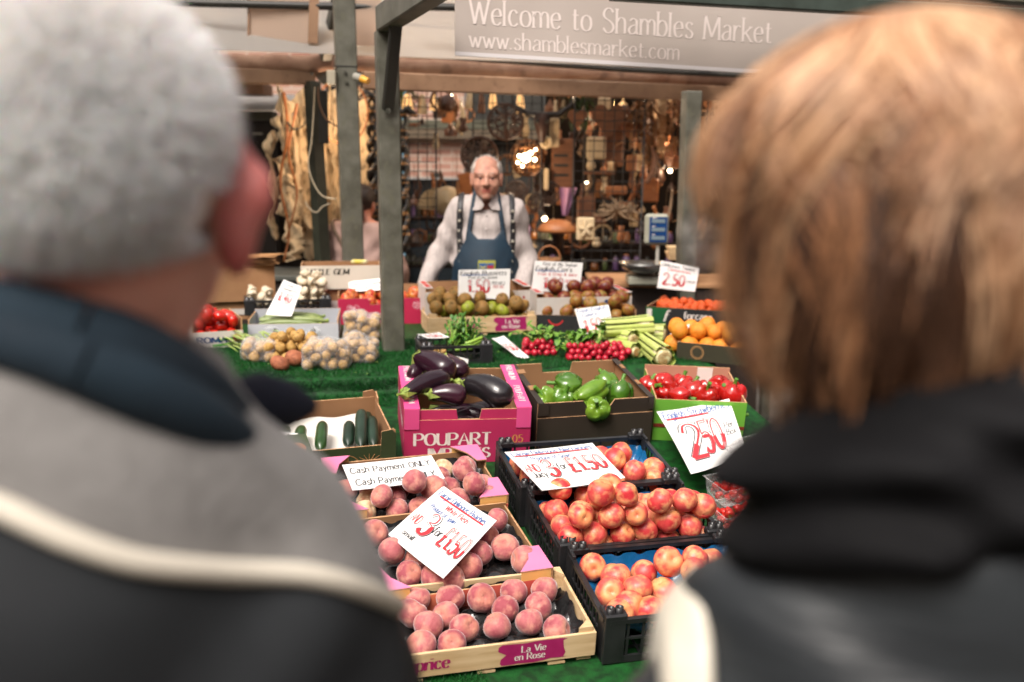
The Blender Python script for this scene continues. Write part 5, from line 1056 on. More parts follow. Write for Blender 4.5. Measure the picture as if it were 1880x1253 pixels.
# radish bunches
K_RD = [blob('radish', [m_radi, m_root], 0, .3, 0, 0, .95, 14, 10, seed=i, tip=.0, stem=.5) for i in range(2)]
def radishes(cx, r, n, sp, leaves, label, lab2, seed):
    c = on_z(*cx, ZT); e = empty('radish_bunch', c); q = np.random.RandomState(seed); P = relax([(q.uniform(-sp[0], sp[0]), q.uniform(-sp[1], sp[1]), r + q.uniform(0, sp[2])) for _ in range(n)], [r] * n, (-sp[0] - r, -sp[1] - r, 0), (sp[0] + r, sp[1] + r, 9), 90, .0007)
    for p in P:
        o = bpy.data.objects.new('radish', K_RD[q.randint(2)]); COL.objects.link(o); o.parent = e; o.matrix_local = Matrix.Translation(p) @ Euler((q.uniform(1.6, 4.2), q.uniform(-.8, .8), q.uniform(0, 6))).to_matrix().to_4x4() @ S3(r, r, r * q.uniform(.95, 1.2))
    mb = MB(); sm_ = MB()
    for (lx, ly, lz_, s, k) in leaves:
        for i in range(k):
            p = V_((lx + rnd.gauss(0, s), ly + rnd.gauss(0, s * .6), lz_ + abs(rnd.gauss(0, s * .5)))); leaf(mb, p, V_((0, .3, .4)) + rv(.9), rnd.uniform(.025, .055), rnd.uniform(.008, .015))
        for i in range(10): p = V_((lx + rnd.gauss(0, s), ly, lz_)); sm_.tube([V_((lx * .3, ly * .2, .03)) + rv(.02), p + V_((0, 0, .02)), p + V_((rnd.uniform(-.04, .04), .03, .03))], .0018, 5)
    mb.build('leaves', m_leaf, e); sm_.build('stems', m_cel, e); return tag(e, label, 'radishes')
radishes((990, 652), .0148, 30, (.058, .035, .09), [(0, .05, .06, .04, 60)], 'compact bunch of red radishes with leaves behind, left of the larger heap', '', 1)
radishes((1098, 660), .0138, 84, (.118, .045, .10), [(-.10, .06, .06, .03, 55), (-.03, .02, .08, .02, 35), (-.12, .0, .03, .02, 20)], 'long heap of red radishes with leaves beneath the celery card', '', 2)
# celery
def z8(a, b, z): return on_z(1000 + a / 5.222, 450 + b / 5.222, z)
def celery(p, q, label, r=.036):
    d = p - q; L = d.length; dz = d.normalized(); xx = dz.cross(V_((0, 0, 1))).normalized(); M = mk(q, xx, dz.cross(xx), dz); e = empty('celery_head', M)
    mb = MB()
    for i in range(11):
        a = i * 2.4; rr = r * (.25 + .7 * math.sqrt(i / 11)); ca, sa = math.cos(a), math.sin(a); w = .014 + .004 * (i > 4); prof = []
        n = 6; vs = []
        for j in range(n + 1):
            t = j / n; k = 1 - .35 * t + .25 * t * t; c = V_((ca * rr * k, sa * rr * k, L * t)); 
            for m_ in range(5):
                b = (m_ - 2) / 2 * 1.1; ww = w * (1 - .35 * t); vs.append(c + V_((ca * math.cos(b) - sa * math.sin(b), sa * math.cos(b) + ca * math.sin(b), 0)) * ww)
        mb.add(vs, [(j * 5 + m_, j * 5 + m_ + 1, j * 5 + m_ + 6, j * 5 + m_ + 5) for j in range(n) for m_ in range(4)], 0, None, True)
    mb.build('stalks', m_cel, e)
    mb = MB(); mb.lathe([(0, -.004), (r * .45, -.006), (r * .8, .0), (r * .98, .02), (r * .9, .06), (r * .7, .085)], 18); mb.build('root_base', m_celb, e)
    mb = MB()
    for i in range(5): put(mb, arcq(0, 0, r * (.12 + .14 * i), .0012, .3 * i, 5 + .3 * i, 14), 0, 0, lambda a, b: V_((a, b, -.0075)))
    mb.build('cut_rings', mat('celery_cut', 'a87c4a', rough=.6), e)
    lf = MB()
    for i in range(16): leaf(lf, V_((rnd.gauss(0, .012), rnd.gauss(0, .012), L * rnd.uniform(.85, 1))), V_((0, 0, 1)) + rv(.5), .05, .009)
    lf.build('leaves', m_leaf, e); return tag(e, label, 'celery')
H_ = ZT
celery(z8(560, 800, H_ + .10), z8(1010, 775, H_ + .10), 'celery head lying highest, cut end facing right'); celery(z8(540, 840, H_ + .06), z8(850, 920, H_ + .055), 'short celery head pointing at the radishes', .033)
celery(z8(760, 850, H_ + .045), z8(1150, 865, H_ + .05), 'celery head between the highest one and the oranges'); celery(z8(850, 860, H_ + .045), z8(1145, 1085, H_ + .032), 'long celery head slanting down towards the red pepper box', .038)
celery(z8(640, 960, H_ + .03), z8(875, 1025, H_ + .03), 'smallest celery head with its cut end beside the radishes', .023)
# strawberries in punnets
K_S = []
for i in range(2):
    mb = MB(); mb.lathe([(0, 1.1), (.3, .98), (.62, .6), (.85, .1), (.9, -.3), (.65, -.62), (.2, -.6), (0, -.5)], 14)
    for k in range(7):
        a = k * .9; mb.add([V_((.12 * math.cos(a + .5), .12 * math.sin(a + .5), -.6)), V_((.12 * math.cos(a - .5), .12 * math.sin(a - .5), -.6)), V_((.75 * math.cos(a), .75 * math.sin(a), -.72))], [(0, 1, 2)], 1)
    o = mb.build('strawberry', [m_straw, m_caly]); K_S.append(o.data); bpy.data.objects.remove(o)
m_clear = film('clear_punnet', .5)
def punnet(p0, yaw, label, s=1):
    M = Matrix.Translation(p0) @ LN.to_track_quat('Z', 'Y').to_matrix().to_4x4() @ RZ(yaw); e = empty('punnet', M); mb = MB(); a, b, h = .07 * s, .05 * s, .06
    P0 = [(-a * .85, -b * .85), (a * .85, -b * .85), (a * .85, b * .85), (-a * .85, b * .85)]; P1 = [(-a, -b), (a, -b), (a, b), (-a, b)]; P2 = [(x * 1.08, y * 1.1) for x, y in P1]
    vs = [(x, y, .002) for x, y in P0] + [(x, y, h) for x, y in P1] + [(x, y, h + .001) for x, y in P2]
    mb.add(vs, [(0, 1, 2, 3)] + [(i, (i + 1) % 4, 4 + (i + 1) % 4, 4 + i) for i in range(4)] + [(4 + i, 4 + (i + 1) % 4, 8 + (i + 1) % 4, 8 + i) for i in range(4)]); mb.build('tub', m_clear, e)
    tag(e, label, 'punnet'); q = np.random.RandomState(int(p0.x * 1000)); P = relax([(q.uniform(-a * .7, a * .7), q.uniform(-b * .7, b * .7), .02 + q.uniform(0, .05)) for _ in range(20)], [.014] * 20, (-a * .9, -b * .9, .003), (a * .9, b * .9, 9), 80, .0006)
    for p in P:
        put_fruit(K_S, M @ Vector(p), .0155, 'strawberry', 'red strawberry in the punnet: ' + label.replace('clear ', ''), 'strawberry', 'strawberries in ' + label[:40])
punnet(on_l(1345, 915, .045), .2, 'nearer clear punnet of strawberries below the strawberry card'); punnet(on_l(1375, 850, .06), .3, 'clear punnet of strawberries overlapping the strawberry card'); punnet(on_l(1440, 935, .02), .1, 'clear punnet of strawberries beside the dark jacket'); punnet(on_l(1350, 965, .0), .15, 'lowest clear punnet on the artificial grass by the crates')
# net bag at the left box
m_net = mat('red_net', 'c0102a', 'a00c20', scale=60, rough=.5)
pn = [LB[0] @ V_((LB[1] - .05 - .05 * (i % 3), .06 + .05 * (i // 3), .05 + .02 * (i % 2))) for i in range(12)]
for p in pn: put_fruit([K_N[0]] if 0 else K_PO, p + LN * .02, .027, 'garlic_bulb', 'pale bulb inside the red net in the dark green box', 'garlic', 'bulbs inside the red net')
c_ = sum(pn, V_()) / 12; P = np.array([p + LN * .02 - c_ for p in pn])
Vv, Ff = surfnet(lambda X, Y, Z: np.min([np.sqrt((X - p[0]) ** 2 + (Y - p[1]) ** 2 + (Z - p[2]) ** 2) for p in P], axis=0) - .031, P.min(0) - .05, P.max(0) + .05, .008, 2)
o = np_obj('net_bag', Vv, Ff, m_net); o.matrix_world = Matrix.Translation(c_); wm = o.modifiers.new('mesh', 'WIREFRAME'); wm.thickness = .0016; tag(o, 'red net bag in the dark green box at the left', 'net bag')
# ---------------------------------------------------------------- price cards
def L4(pts, hs): return [on_l(u, v, h) for (u, v), h in zip(pts, hs)]
RB = 1; BK = 0; RD = 2; PL = 4
sign(L4([(628, 855), (792, 838), (817, 879), (647, 902)], [.125, .125, .128, .128]), [('Cash Payment ONLY', .05, .60, .22, .88, BK), ('Cash Payment ONLY', .06, .14, .22, .86, BK)], 'white card reading cash payment only twice, lying on the peaches', bend=.002)
sign(L4([(814, 894), (912, 959), (814, 1063), (713, 983)], [.125, .125, .12, .12]), [('Large Delicious Peaches', .06, .84, .10, .84, RB), ('White Flesh', .3, .72, .08, .4, RD), ('Produce of Spain', .12, .62, .07, .45, RB), ('3', .24, .26, .34, .15, RD, dict(big=1)), ('for', .42, .36, .12, .13, BK), ('£1.50', .58, .28, .30, .38, RD, dict(big=1)), ('AND', .05, .32, .14, .13, RD), ('small.', .12, .12, .07, .2, BK), UL(.1, .8, .8, 2)], 'white card set on its corner among the peaches, three for price', bend=.003)
sign(L4([(926, 832), (1087, 816), (1148, 878), (995, 903)], [.15, .15, .175, .19]), [('Large Delicious Nectarines', .04, .84, .12, .9, RB), ('Produce of Spain', .2, .70, .09, .45, RB), ('AND', .03, .42, .18, .16, RD), ('3', .25, .28, .40, .11, RD, dict(big=1)), ('for', .39, .42, .14, .10, BK), ('£1.50', .52, .32, .36, .42, RD, dict(big=1)), ('Juicy', .06, .28, .13, .15, BK), UL(.05, .8, .85, 2)], 'white card reading three for price lying over the nectarines', bend=.003)
sign([on_l(1205, 760, .13), on_l(1337, 738, .13), on_l(1372, 832, .10), on_l(1268, 875, .09)], [('English Strawberries', .04, .84, .13, .92, RB), ('2', .16, .18, .52, .26, RD, dict(big=1)), ('50', .42, .22, .5, .32, RD, dict(big=1)), ('Per', .8, .50, .10, .13, BK), ('Box', .8, .38, .10, .14, BK), UL(.06, .79, .6, 2), ('only', .45, .68, .1, .15, RD)], 'large curled white strawberry card leaning at the light green box', bend=.008)
sign(L4([(499, 789), (547, 798), (522, 827), (491, 825)], [.10, .10, .08, .08]), [('75', .3, .2, .45, .4, RD, dict(big=1)), ('Each', .1, .75, .15, .7, BK)], 'small white ticket on the cucumbers at the olive box', bend=.002)
def YS(pts, y, dy=0): return [on_y(u, v, yy) for (u, v), yy in zip(pts, (y + dy, y + dy, y, y))]
yw = UW[0].translation.y
sign(YS([(842, 496), (937, 494), (935, 550), (841, 547)], UW[0].translation.y + .15, .02), [('English Russetts', .04, .80, .15, .88, BK), ('Fruit of the Season', .2, .68, .09, .55, BK), ('1', .19, .22, .42, .05, RD, dict(big=1)), ('.50', .30, .22, .42, .30, RD, dict(big=1)), ('PER KILO', .65, .48, .1, .25, BK), ('PER KG', .68, .36, .1, .2, RD), UL(.06, .77, .5, 1)], 'white card for russets standing behind the wooden crate', bend=.002)
sign(YS([(982, 479), (1070, 483), (1064, 536), (975, 536)], UC[0].translation.y + .15, .02), [('First of the Season', .18, .86, .11, .7, BK), ("English Cox's", .04, .68, .15, .75, BK), ('Fruit & Crisp & Juicy', .1, .54, .09, .8, RD), ('1', .24, .12, .34, .06, RD, dict(big=1)), ('.50', .36, .12, .34, .27, RD, dict(big=1)), ('PER KILO', .68, .30, .1, .24, RD), ('per LB', .7, .18, .09, .2, BK), UL(.04, .65, .6, 1)], 'white card for the striped apples standing in the middle', bend=.002)
yc = on_z(1095, 640, ZT).y
sign(YS([(1055, 568), (1117, 560), (1126, 599), (1069, 619)], yc, .03), [('Fresh English', .05, .84, .14, .85, RB), ('Celery', .15, .66, .12, .45, RB), ('1', .15, .08, .46, .08, RD, dict(big=1)), ('.50', .3, .08, .46, .36, RD, dict(big=1)), ('Each', .78, .40, .1, .2, BK)], 'white celery card standing behind the long radish heap', bend=.002)
sign(YS([(1214, 479), (1284, 492), (1276, 536), (1206, 529)], UQ[0].translation.y + .15, .03), [('Delicious Sweet', .04, .82, .13, .85, BK), ('Clementines', .2, .68, .11, .6, RD), ('2.', .12, .16, .42, .2, RD, dict(big=1)), ('50', .38, .16, .42, .3, RD, dict(big=1)), ('PER', .75, .3, .11, .2, BK)], 'white card standing in the clementines at the right', bend=.002)
sign(YS([(521, 514), (554, 527), (535, 581), (488, 578)], UG[0].translation.y + .06, .10), [('Fresh', .12, .86, .08, .5, BK), ('Courgettes', .06, .74, .09, .85, BK), ('1.', .14, .42, .26, .2, RD, dict(big=1)), ('40', .4, .42, .26, .35, RD, dict(big=1)), ('PER KG', .5, .34, .06, .35, BK)], 'tall white courgette card leaning between mushrooms and courgettes', bend=.002)
sign(YS([(640, 518), (707, 511), (709, 532), (642, 536)], UP[0].translation.y + .15, .03), [('Selected Sweet', .06, .55, .25, .85, BK), ('Juicy & Sweet', .1, .18, .2, .8, BK)], 'white card standing in the bright pink box', bend=.002)
sign([on_z(902, 623, ZT + .05), on_z(924, 619, ZT + .05), on_z(972, 657, ZT + .006), on_z(948, 657, ZT + .006)][0:4], [('1.50', .1, .35, .3, .8, RD, dict(big=1))], 'narrow curled white card lying left of the compact radish bunch', bend=.004)
sign([Mh @ V_(p) for p in ((.0, .13, .10), (.09, .15, .10), (.12, .06, .098), (.03, .045, .098))], [('1.50', .12, .2, .45, .7, RD, dict(big=1)), ('Each', .1, .75, .15, .7, BK)], 'small white card lying on the small black crate of greens', bend=.002)
sign(YS([(828, 652), (860, 660), (858, 678), (822, 668)], on_z(840, 672, ZT).y), [('1.50', .2, .3, .4, .6, RD)], 'small white card leaning on the front of the small black crate')
sign([UO[0] @ V_(p) for p in ((-.07, .16, .11), (.0, .17, .13), (.01, .10, .10), (-.06, .09, .08))], [('Fans', .12, .5, .3, .6, BK)], 'tiny white card beside the topmost orange')

for i in range(26):
    if i % 2: p = on_z(rnd.uniform(480, 720), rnd.uniform(640, 690), ZT + .008)
    else: p = on_z(rnd.uniform(900, 1250), rnd.uniform(625, 662), ZT + .008)
    mb = MB(); leaf(mb, Vector((0, 0, 0)), V_((rnd.uniform(-1, 1), rnd.uniform(-1, 1), .05)), rnd.uniform(.015, .035), rnd.uniform(.003, .006)); o = mb.build('fallen_leaf', [m_leaf, m_paleleaf][i % 2], None, Matrix.Translation(p)); tag(o, 'small fallen leaf scrap lying on the artificial grass among the produce', 'leaf', 'fallen leaf scraps on the artificial grass')
# ---------------------------------------------------------------- people: one continuous body surface each, clothes and hair as children
from mathutils.bvhtree import BVHTree
class Field:
    def __init__(s, lo, hi, h):
        s.lo = np.array(lo, float); s.hi = np.array(hi, float); s.h = h; s.n = np.ceil((s.hi - s.lo) / h).astype(int) + 1
        s.ax = [s.lo[i] + h * np.arange(s.n[i]) for i in range(3)]; s.g = {}
    def grid(s): return np.meshgrid(*s.ax, indexing='ij')
    def add(s, grp, fn, blo, bhi, k=.02, sub=False, mg=.07):
        V = s.g.setdefault(grp, np.full(s.n, .12, np.float32)); a = [max(0, int((blo[i] - mg - s.lo[i]) / s.h)) for i in range(3)]; b = [min(s.n[i], int((bhi[i] + mg - s.lo[i]) / s.h) + 2) for i in range(3)]
        if any(b[i] <= a[i] for i in range(3)): return
        X, Y, Z = np.meshgrid(*[s.ax[i][a[i]:b[i]] for i in range(3)], indexing='ij'); sl = tuple(slice(a[i], b[i]) for i in range(3)); d = np.minimum(fn(X, Y, Z), 9)
        V[sl] = smax(V[sl], -d, k) if sub else smin(V[sl], d, k)
    def ell(s, g_, c, r, k=.03, sub=False): s.add(g_, lambda X, Y, Z: d_ell(X, Y, Z, c, r), [c[i] - r[i] for i in range(3)], [c[i] + r[i] for i in range(3)], k, sub)
    def cap(s, g_, a, b, ra, rb=None, k=.03, sub=False):
        m = max(ra, rb or ra); s.add(g_, lambda X, Y, Z: d_cap(X, Y, Z, a, b, ra, rb), [min(a[i], b[i]) - m for i in range(3)], [max(a[i], b[i]) + m for i in range(3)], k, sub)
    def mesh(s, V, smooth=1): return surfnet(lambda X, Y, Z: V, s.lo, s.lo + s.h * (s.n - 1) - 1e-6, s.h, smooth)
skin_l = mat('skin_light', 'c98a70', 'b5705a', scale=14, rough=.5, sub=.15, bump=.1, bscale=60); skin_v = mat('skin_weathered', 'bb8a74', 'a06c5a', scale=22, rough=.6, bump=.5, bscale=70, sub=.1); skin_m = mat('skin_pink', 'd69a86', 'c67a68', scale=9, rough=.5, sub=.25, bump=.1, bscale=60)
m_lip = mat('lip', '9a5548', rough=.5); m_eye = mat('eye_white', '75645a', rough=.2); m_iris = mat('eye_dark', '1c1816', rough=.2)
def person(label, loc, yaw, sc, skin, P, name='person', h=.007, legs=True, tilt=0, hyaw=0, hpos=(0, .02, 0), group=None):
    """P: wrists/elbows positions for left(-x) and right(+x), local frame facing +y, metres for a 1.75 m figure"""
    F = Field((-.62, -.34, -.0), (.62, .62, 1.86), h); HC = Vector((hpos[0], hpos[1], 1.615 + hpos[2])); HR = Euler((tilt, 0, hyaw)).to_matrix(); HI = HR.transposed()
    def hl(p): return tuple(HC + HR @ Vector(p))
    def hfn(c, r):
        def f(X, Y, Z):
            x, y, z = X - HC.x, Y - HC.y, Z - HC.z; a = [HI[i][0] * x + HI[i][1] * y + HI[i][2] * z for i in range(3)]; return d_ell(a[0], a[1], a[2], c, r)
        return f
    def hell(c, r, k=.02, sub=False):
        q = hl(c); m = max(r); F.add('head', hfn(c, r), [t - m for t in q], [t + m for t in q], k, sub, .05)
    def hcap(a, b, ra, rb=None, k=.012, sub=False): F.cap('head', hl(a), hl(b), ra, rb, k, sub)
    hell((0, -.018, .042), (.076, .096, .082)); hell((0, .03, -.005), (.066, .062, .085)); jw = P.get('jaw', 1); hell((0, .045, -.062), (.050 * jw, .046, .045)); hell((0, .04, -.03), (.060 * jw, .05, .05)); hell((0, .082, -.09), (.022, .016, .018), .02)
    hcap((-.05, .07, .038), (.05, .07, .038), .016, k=.02); hcap((0, .093, .025), (0, .112, -.018), .009, .014, k=.012); hcap((-.013, .098, -.024), (.013, .098, -.024), .009, k=.01)
    for s in (-1, 1):
        hell((s * .036, .062, -.022), (.024, .026, .022), .02); hell((s * .031, .095, .016), (.017, .012, .010), .012, True); hell((s * .031, .080, .0225), (.0165, .0155, .010), .004); hell((s * .031, .080, .003), (.016, .0135, .007), .004)
        er = P.get('ear', 1); eo = .012 * (er > 1); hell((s * (.079 + eo * .5), -.002, .0), (.010 * er, .021, .033 * (er * .75 + .25)), .008); hell((s * (.0865 + eo), -.008, .008), (.008 * er, .012, .022), .006); hell((s * .092, .004, .004), (.005, .010, .014), .006, True); hell((s * .080, .006, -.028), (.008, .010, .011), .008)
    hcap((-.022, .088, -.052), (.022, .088, -.052), .007, k=.012); hcap((-.024, .1, -.0555), (.024, .1, -.0555), .0035, k=.004, sub=True); hcap((-.018, .086, -.063), (.018, .086, -.063), .008, k=.01)
    F.cap('neck', hl((0, -.012, -.04)), (0, -.01, 1.44), .056, .062); 
    F.ell('torso', (0, -.01, 1.27), (.165, .105, .20), .05); F.ell('torso', (0, .015, 1.08), (.155, .12 + P.get('belly', 0), .19), .06); F.ell('torso', (0, -.01, .94), (.165, .12, .12), .05)
    sz, sx = P.get('shz', 0), P.get('shx', .175)
    F.cap('torso', (-.145, -.015, 1.395 + sz * .6), (.145, -.015, 1.395 + sz * .6), .058, k=.05)
    for s in (-1, 1): F.cap('torso', (s * .03, -.025, 1.50), (s * (sx - .02), -.015, 1.42 + sz), .036, .045, k=.06)
    if P.get('hunch'): F.ell('torso', (0, -.04, 1.40), (.13, .085, .12), .06)
    for s, k_ in ((-1, 'L'), (1, 'R')):
        S_ = (s * sx, -.012, 1.395 + sz); E_ = P['e' + k_]; Wr = P['w' + k_]; F.cap('arm', S_, E_, .056, .044); F.cap('arm', E_, Wr, .043, .029)
        w = Vector(Wr); d = (w - Vector(E_)).normalized(); d = (d + Vector(P.get('hd' + k_, (0, 0, 0)))).normalized(); sd = d.cross(Vector((0, 0, 1)) if abs(d.z) < .8 else Vector((0, 1, 0))).normalized(); pn = sd.cross(d)
        F.cap('hand', tuple(w), tuple(w + d * .03), .026, .026, .02); 
        for q in (-1, 0, 1): F.cap('hand', tuple(w + d * .03 + sd * q * .018), tuple(w + d * .08 + sd * q * .024), .015, .013, .015)
        for q, L in ((-1.5, .062), (-.5, .078), (.5, .084), (1.5, .074)):
            a = w + d * .085 + sd * q * .018; b = a + d * L * .5 - pn * .006; c = b + d * L * .38 - pn * .022; F.cap('hand', tuple(a - d * .015), tuple(b), .0095, .009, .004); F.cap('hand', tuple(b), tuple(c), .009, .0078, .004)
        a = w + d * .03 + sd * .026 * (-s); b = a + d * .035 + sd * .028 * (-s) - pn * .012; F.cap('hand', tuple(a), tuple(b), .012, .0105, .006); F.cap('hand', tuple(b), tuple(b + d * .032 - pn * .006), .010, .0085, .005)
        H_, K_, A_ = (s * .09, -.01, .92), (s * .10, .01, .50), (s * .105, -.03, .085)
        F.cap('leg', H_, K_, .088, .058); F.cap('leg', K_, A_, .056, .036); F.cap('foot', (s * .105, -.03, .045), (s * .115, .13, .035), .04, .034)
    B = F.g['torso'].copy()
    for k_, kk in (('neck', .03), ('arm', .03), ('hand', .012), ('leg', .04), ('foot', .02)): B = smin(B, F.g[k_], kk)
    B = smin(B, F.g['head'], .018)
    V, Q = F.mesh(B); M = Matrix.Translation(loc) @ RZ(yaw) @ S3(sc, sc, sc)
    if P.get('target'): tg = P['target']; hc = M @ HC; M = Matrix.Translation((tg.x - hc.x, tg.y - hc.y, 0)) @ M
    o = np_obj(name, V, Q, [skin, m_lip, mat('ear_skin', 'd0807a', 'b85c56', scale=20, rough=.5, sub=.3)], None, M); o.name = name; tag(o, label, 'person', group)
    c = np.array([HI @ (Vector(p) - HC) for p in V[Q].mean(1)]) if len(Q) < 400000 else None
    lip = (np.abs(c[:, 0]) < .024) & (c[:, 1] > .075) & (np.abs(c[:, 2] + .057) < .009); ears = (np.abs(c[:, 0]) > .078) & (c[:, 2] > -.05) & (c[:, 2] < .05) & (P.get('ear', 1) > 1); o.data.polygons.foreach_set('material_index', np.where(ears, 2, lip.astype(np.int32)).astype(np.int32))
    for s in (-1, 1):
        mb = MB(); Mh_ = Matrix.Translation(HC) @ HR.to_4x4(); mb.lathe([(.0001, -.012), (.009, -.008), (.012, 0), (.009, .008), (.0001, .012)], 12, 0, Mh_ @ T(s * .031, .0815, .0125) @ S3(1, 1, .62)); mb.lathe([(.0, .0), (.0052, 0), (.005, .001), (0, .0012)], 10, 1, Mh_ @ T(s * .031, .0928, .0118) @ RX(-math.pi / 2)); mb.build('eye', [m_eye, m_iris], o)
    F.body = B; F.HC = HC; F.HR = HR; F.HI = HI; F.M = M; F.o = o; return F
def cloth(F, name, groups, t, region, mats, k=.02, folds=(.004, 28), smooth=1, midx=None, vol=None):
    X, Y, Z = F.grid(); V = None
    for g_ in groups: V = F.g[g_] if V is None else smin(V, F.g[g_], .03)
    V = V - t
    if vol is not None: V = smin(V, vol(X, Y, Z), .03)
    if folds[0]: V = V + folds[0] * np.sin(X * folds[1] + 2 * np.sin(Z * 17) + Y * 9) * np.sin(Z * folds[1] * .8 + 3 * np.sin(X * 11 + 1) + Y * 14)
    V = smax(V, region(X, Y, Z), .004) if region is not None else V
    P_, Q = F.mesh(V, smooth); mi = None
    if midx is not None: mi = midx(P_[Q].mean(1))
    return np_obj(name, P_, Q, mats, F.o, None, True, mi)
def ribbons(name, roots, dirs, L, w, m, par, seg=1, curl=None):
    """short hairs: tapering blades"""
    n = len(roots); sd = np.cross(dirs, nrs.normal(0, 1, (n, 3))); sd /= np.linalg.norm(sd, axis=1)[:, None]; sd *= w
    mid = roots + dirs * L * .55; tip = roots + dirs * L + (curl if curl is not None else 0); V = np.stack([roots - sd, roots + sd, mid + sd * .7, mid - sd * .7, tip], 1).reshape(-1, 3)
    i = np.arange(n) * 5; Q = np.concatenate([np.stack([i, i + 1, i + 2], 1), np.stack([i, i + 2, i + 3], 1), np.stack([i + 3, i + 2, i + 4], 1)]); return np_obj(name, V, Q, m, par, None, False)
def scalp_hair(F, n, test, L, w, m, name='hair_strands', r=(.079, .099, .085), c=(0, -.018, .042), flow=(0, -.4, -.8), rnd_=.5, base=None):
    d = nrs.normal(0, 1, (n * 3, 3)); d /= np.linalg.norm(d, axis=1)[:, None]; d = d[[test(x) for x in d]][:n]; P_ = d * np.array(r) + np.array(c)
    D = d * .6 + np.array(flow) * .7 + nrs.normal(0, rnd_, d.shape); D /= np.linalg.norm(D, axis=1)[:, None]; HR = np.array(F.HR); ro = P_ @ HR.T + np.array(F.HC); Dd = D @ HR.T
    return ribbons(name, ro, Dd, L * nrs.uniform(.6, 1.2, (len(d), 1)), w, m, F.o)
def hloc(F, X, Y, Z):
    x, y, z = X - F.HC.x, Y - F.HC.y, Z - F.HC.z; return [F.HI[i][0] * x + F.HI[i][1] * y + F.HI[i][2] * z for i in range(3)]
trous = mat('dark_trousers', '23252c', rough=.8); shoe = mat('dark_shoe', '17130f', rough=.5)
def lower(F, m=trous, belt=.98):
    cloth(F, 'trousers', ['torso', 'leg'], .012, lambda X, Y, Z: np.maximum(Z - belt, .07 - Z), m); cloth(F, 'shoes', ['foot'], .008, lambda X, Y, Z: np.maximum(Z - .1, .003 - Z), shoe, folds=(0, 1))

# --- vendor, facing the viewer
vy = 5.52; vl = on_y(893, 340, vy); VZ = .965
F = person('elderly stallholder in pale striped shirt, navy apron and spotted braces', Vector((vl.x, vy, 0)), math.pi + .02, VZ, skin_v, dict(eR=(.265, .0, 1.17), wR=(.34, .12, .98), eL=(-.222, -.02, 1.14), wL=(-.21, .14, .98), hdR=(0, .5, -.5), hdL=(0, .5, -.5), belly=.02, shx=.150, jaw=1.08), h=.0062, hpos=(0, .045, -.022), tilt=-.06)
vendor = F
lower(F)
shirt = mat('lilac_white_shirt', 'b5aba7', 'a39995', scale=5, rough=.85, bump=1.5, bscale=9, stretch=(14, 14, .6))
cloth(F, 'shirt', ['torso', 'arm'], .014, lambda X, Y, Z: np.maximum.reduce([.93 - Z, Z - 1.505, .055 - np.sqrt((X) ** 2 + (Y - .03) ** 2) - .9 * np.maximum(0, 1.44 - Z), -F.g['head'] + .004]), shirt, folds=(.010, 22))
# open collar: two wings
for s in (-1, 1):
    mb = MB(); mb.add([V_((s * .062, .0, 1.525)), V_((s * .068, .06, 1.50)), V_((s * .03, .105, 1.43)), V_((s * .012, .112, 1.455)), V_((s * .052, .045, 1.53)), V_((s * .064, .064, 1.495)), V_((s * .075, .095, 1.425))], [(0, 1, 5, 4), (4, 5, 3), (5, 6, 2, 3)]); o = mb.build('collar', shirt, F.o); sm = o.modifiers.new('t', 'SOLIDIFY'); sm.thickness = .004
apr = mat('navy_apron', '06283a', '052030', scale=8, rough=.7, bump=.2, bscale=20)
def bibw(Z): return np.where(Z > 1.28, .085 + np.maximum(0, 1.28 - Z), .105 + .55 * np.clip(1.28 - Z, 0, .14) + .1 * np.clip(1.14 - Z, 0, 1))
def bib(X, Y, Z):
    top = 1.27 + .9 * np.maximum(0, np.abs(X) - .045) * 1.2
    body = np.maximum.reduce([np.abs(X) - bibw(Z), Z - np.minimum(top, 1.33), .5 - Z, .0 - Y])
    strap = np.maximum.reduce([np.abs(np.abs(X) - (.100 - .16 * np.maximum(0, Z - 1.28))) - .013, 1.26 - Z, Z - 1.56]); return np.minimum(body, strap)
cloth(F, 'apron', ['torso'], .031, bib, apr, folds=(.002, 20))
brc = mat('spotted_braces', (.015, .015, .018), rough=.5)
cloth(F, 'braces', ['torso'], .026, lambda X, Y, Z: np.maximum.reduce([np.abs(np.abs(X) - (.128 + .02 * np.sin((Z - 1.0) * 5))) - .016, .95 - Z]), brc, folds=(0, 1))
X, Y, Z = F.grid()
def surf(F, V, x, z, sgn=1):
    i = int(round((x - F.lo[0]) / F.h)); k = int(round((z - F.lo[2]) / F.h)); col = V[i, :, k]; j = np.where(col < 0)[0]
    return F.ax[1][j[-1] if sgn > 0 else j[0]] if len(j) else 0
Vt = F.g['torso'] - .027
for s in (-1, 1):
    for k in range(7):
        z = 1.42 - .055 * k; x = s * (.128 + .02 * math.sin((z - 1.0) * 5)); y = surf(F, Vt, x, z)
        mb = MB(); mb.lathe([(.0, .0), (.009, 0), (.009, .003), (0, .003)], 10, 0, T(x, y + .002, z) @ RX(-math.pi / 2)); mb.build('spot', mat('braces_spot', '9c9688', rough=.6), F.o)
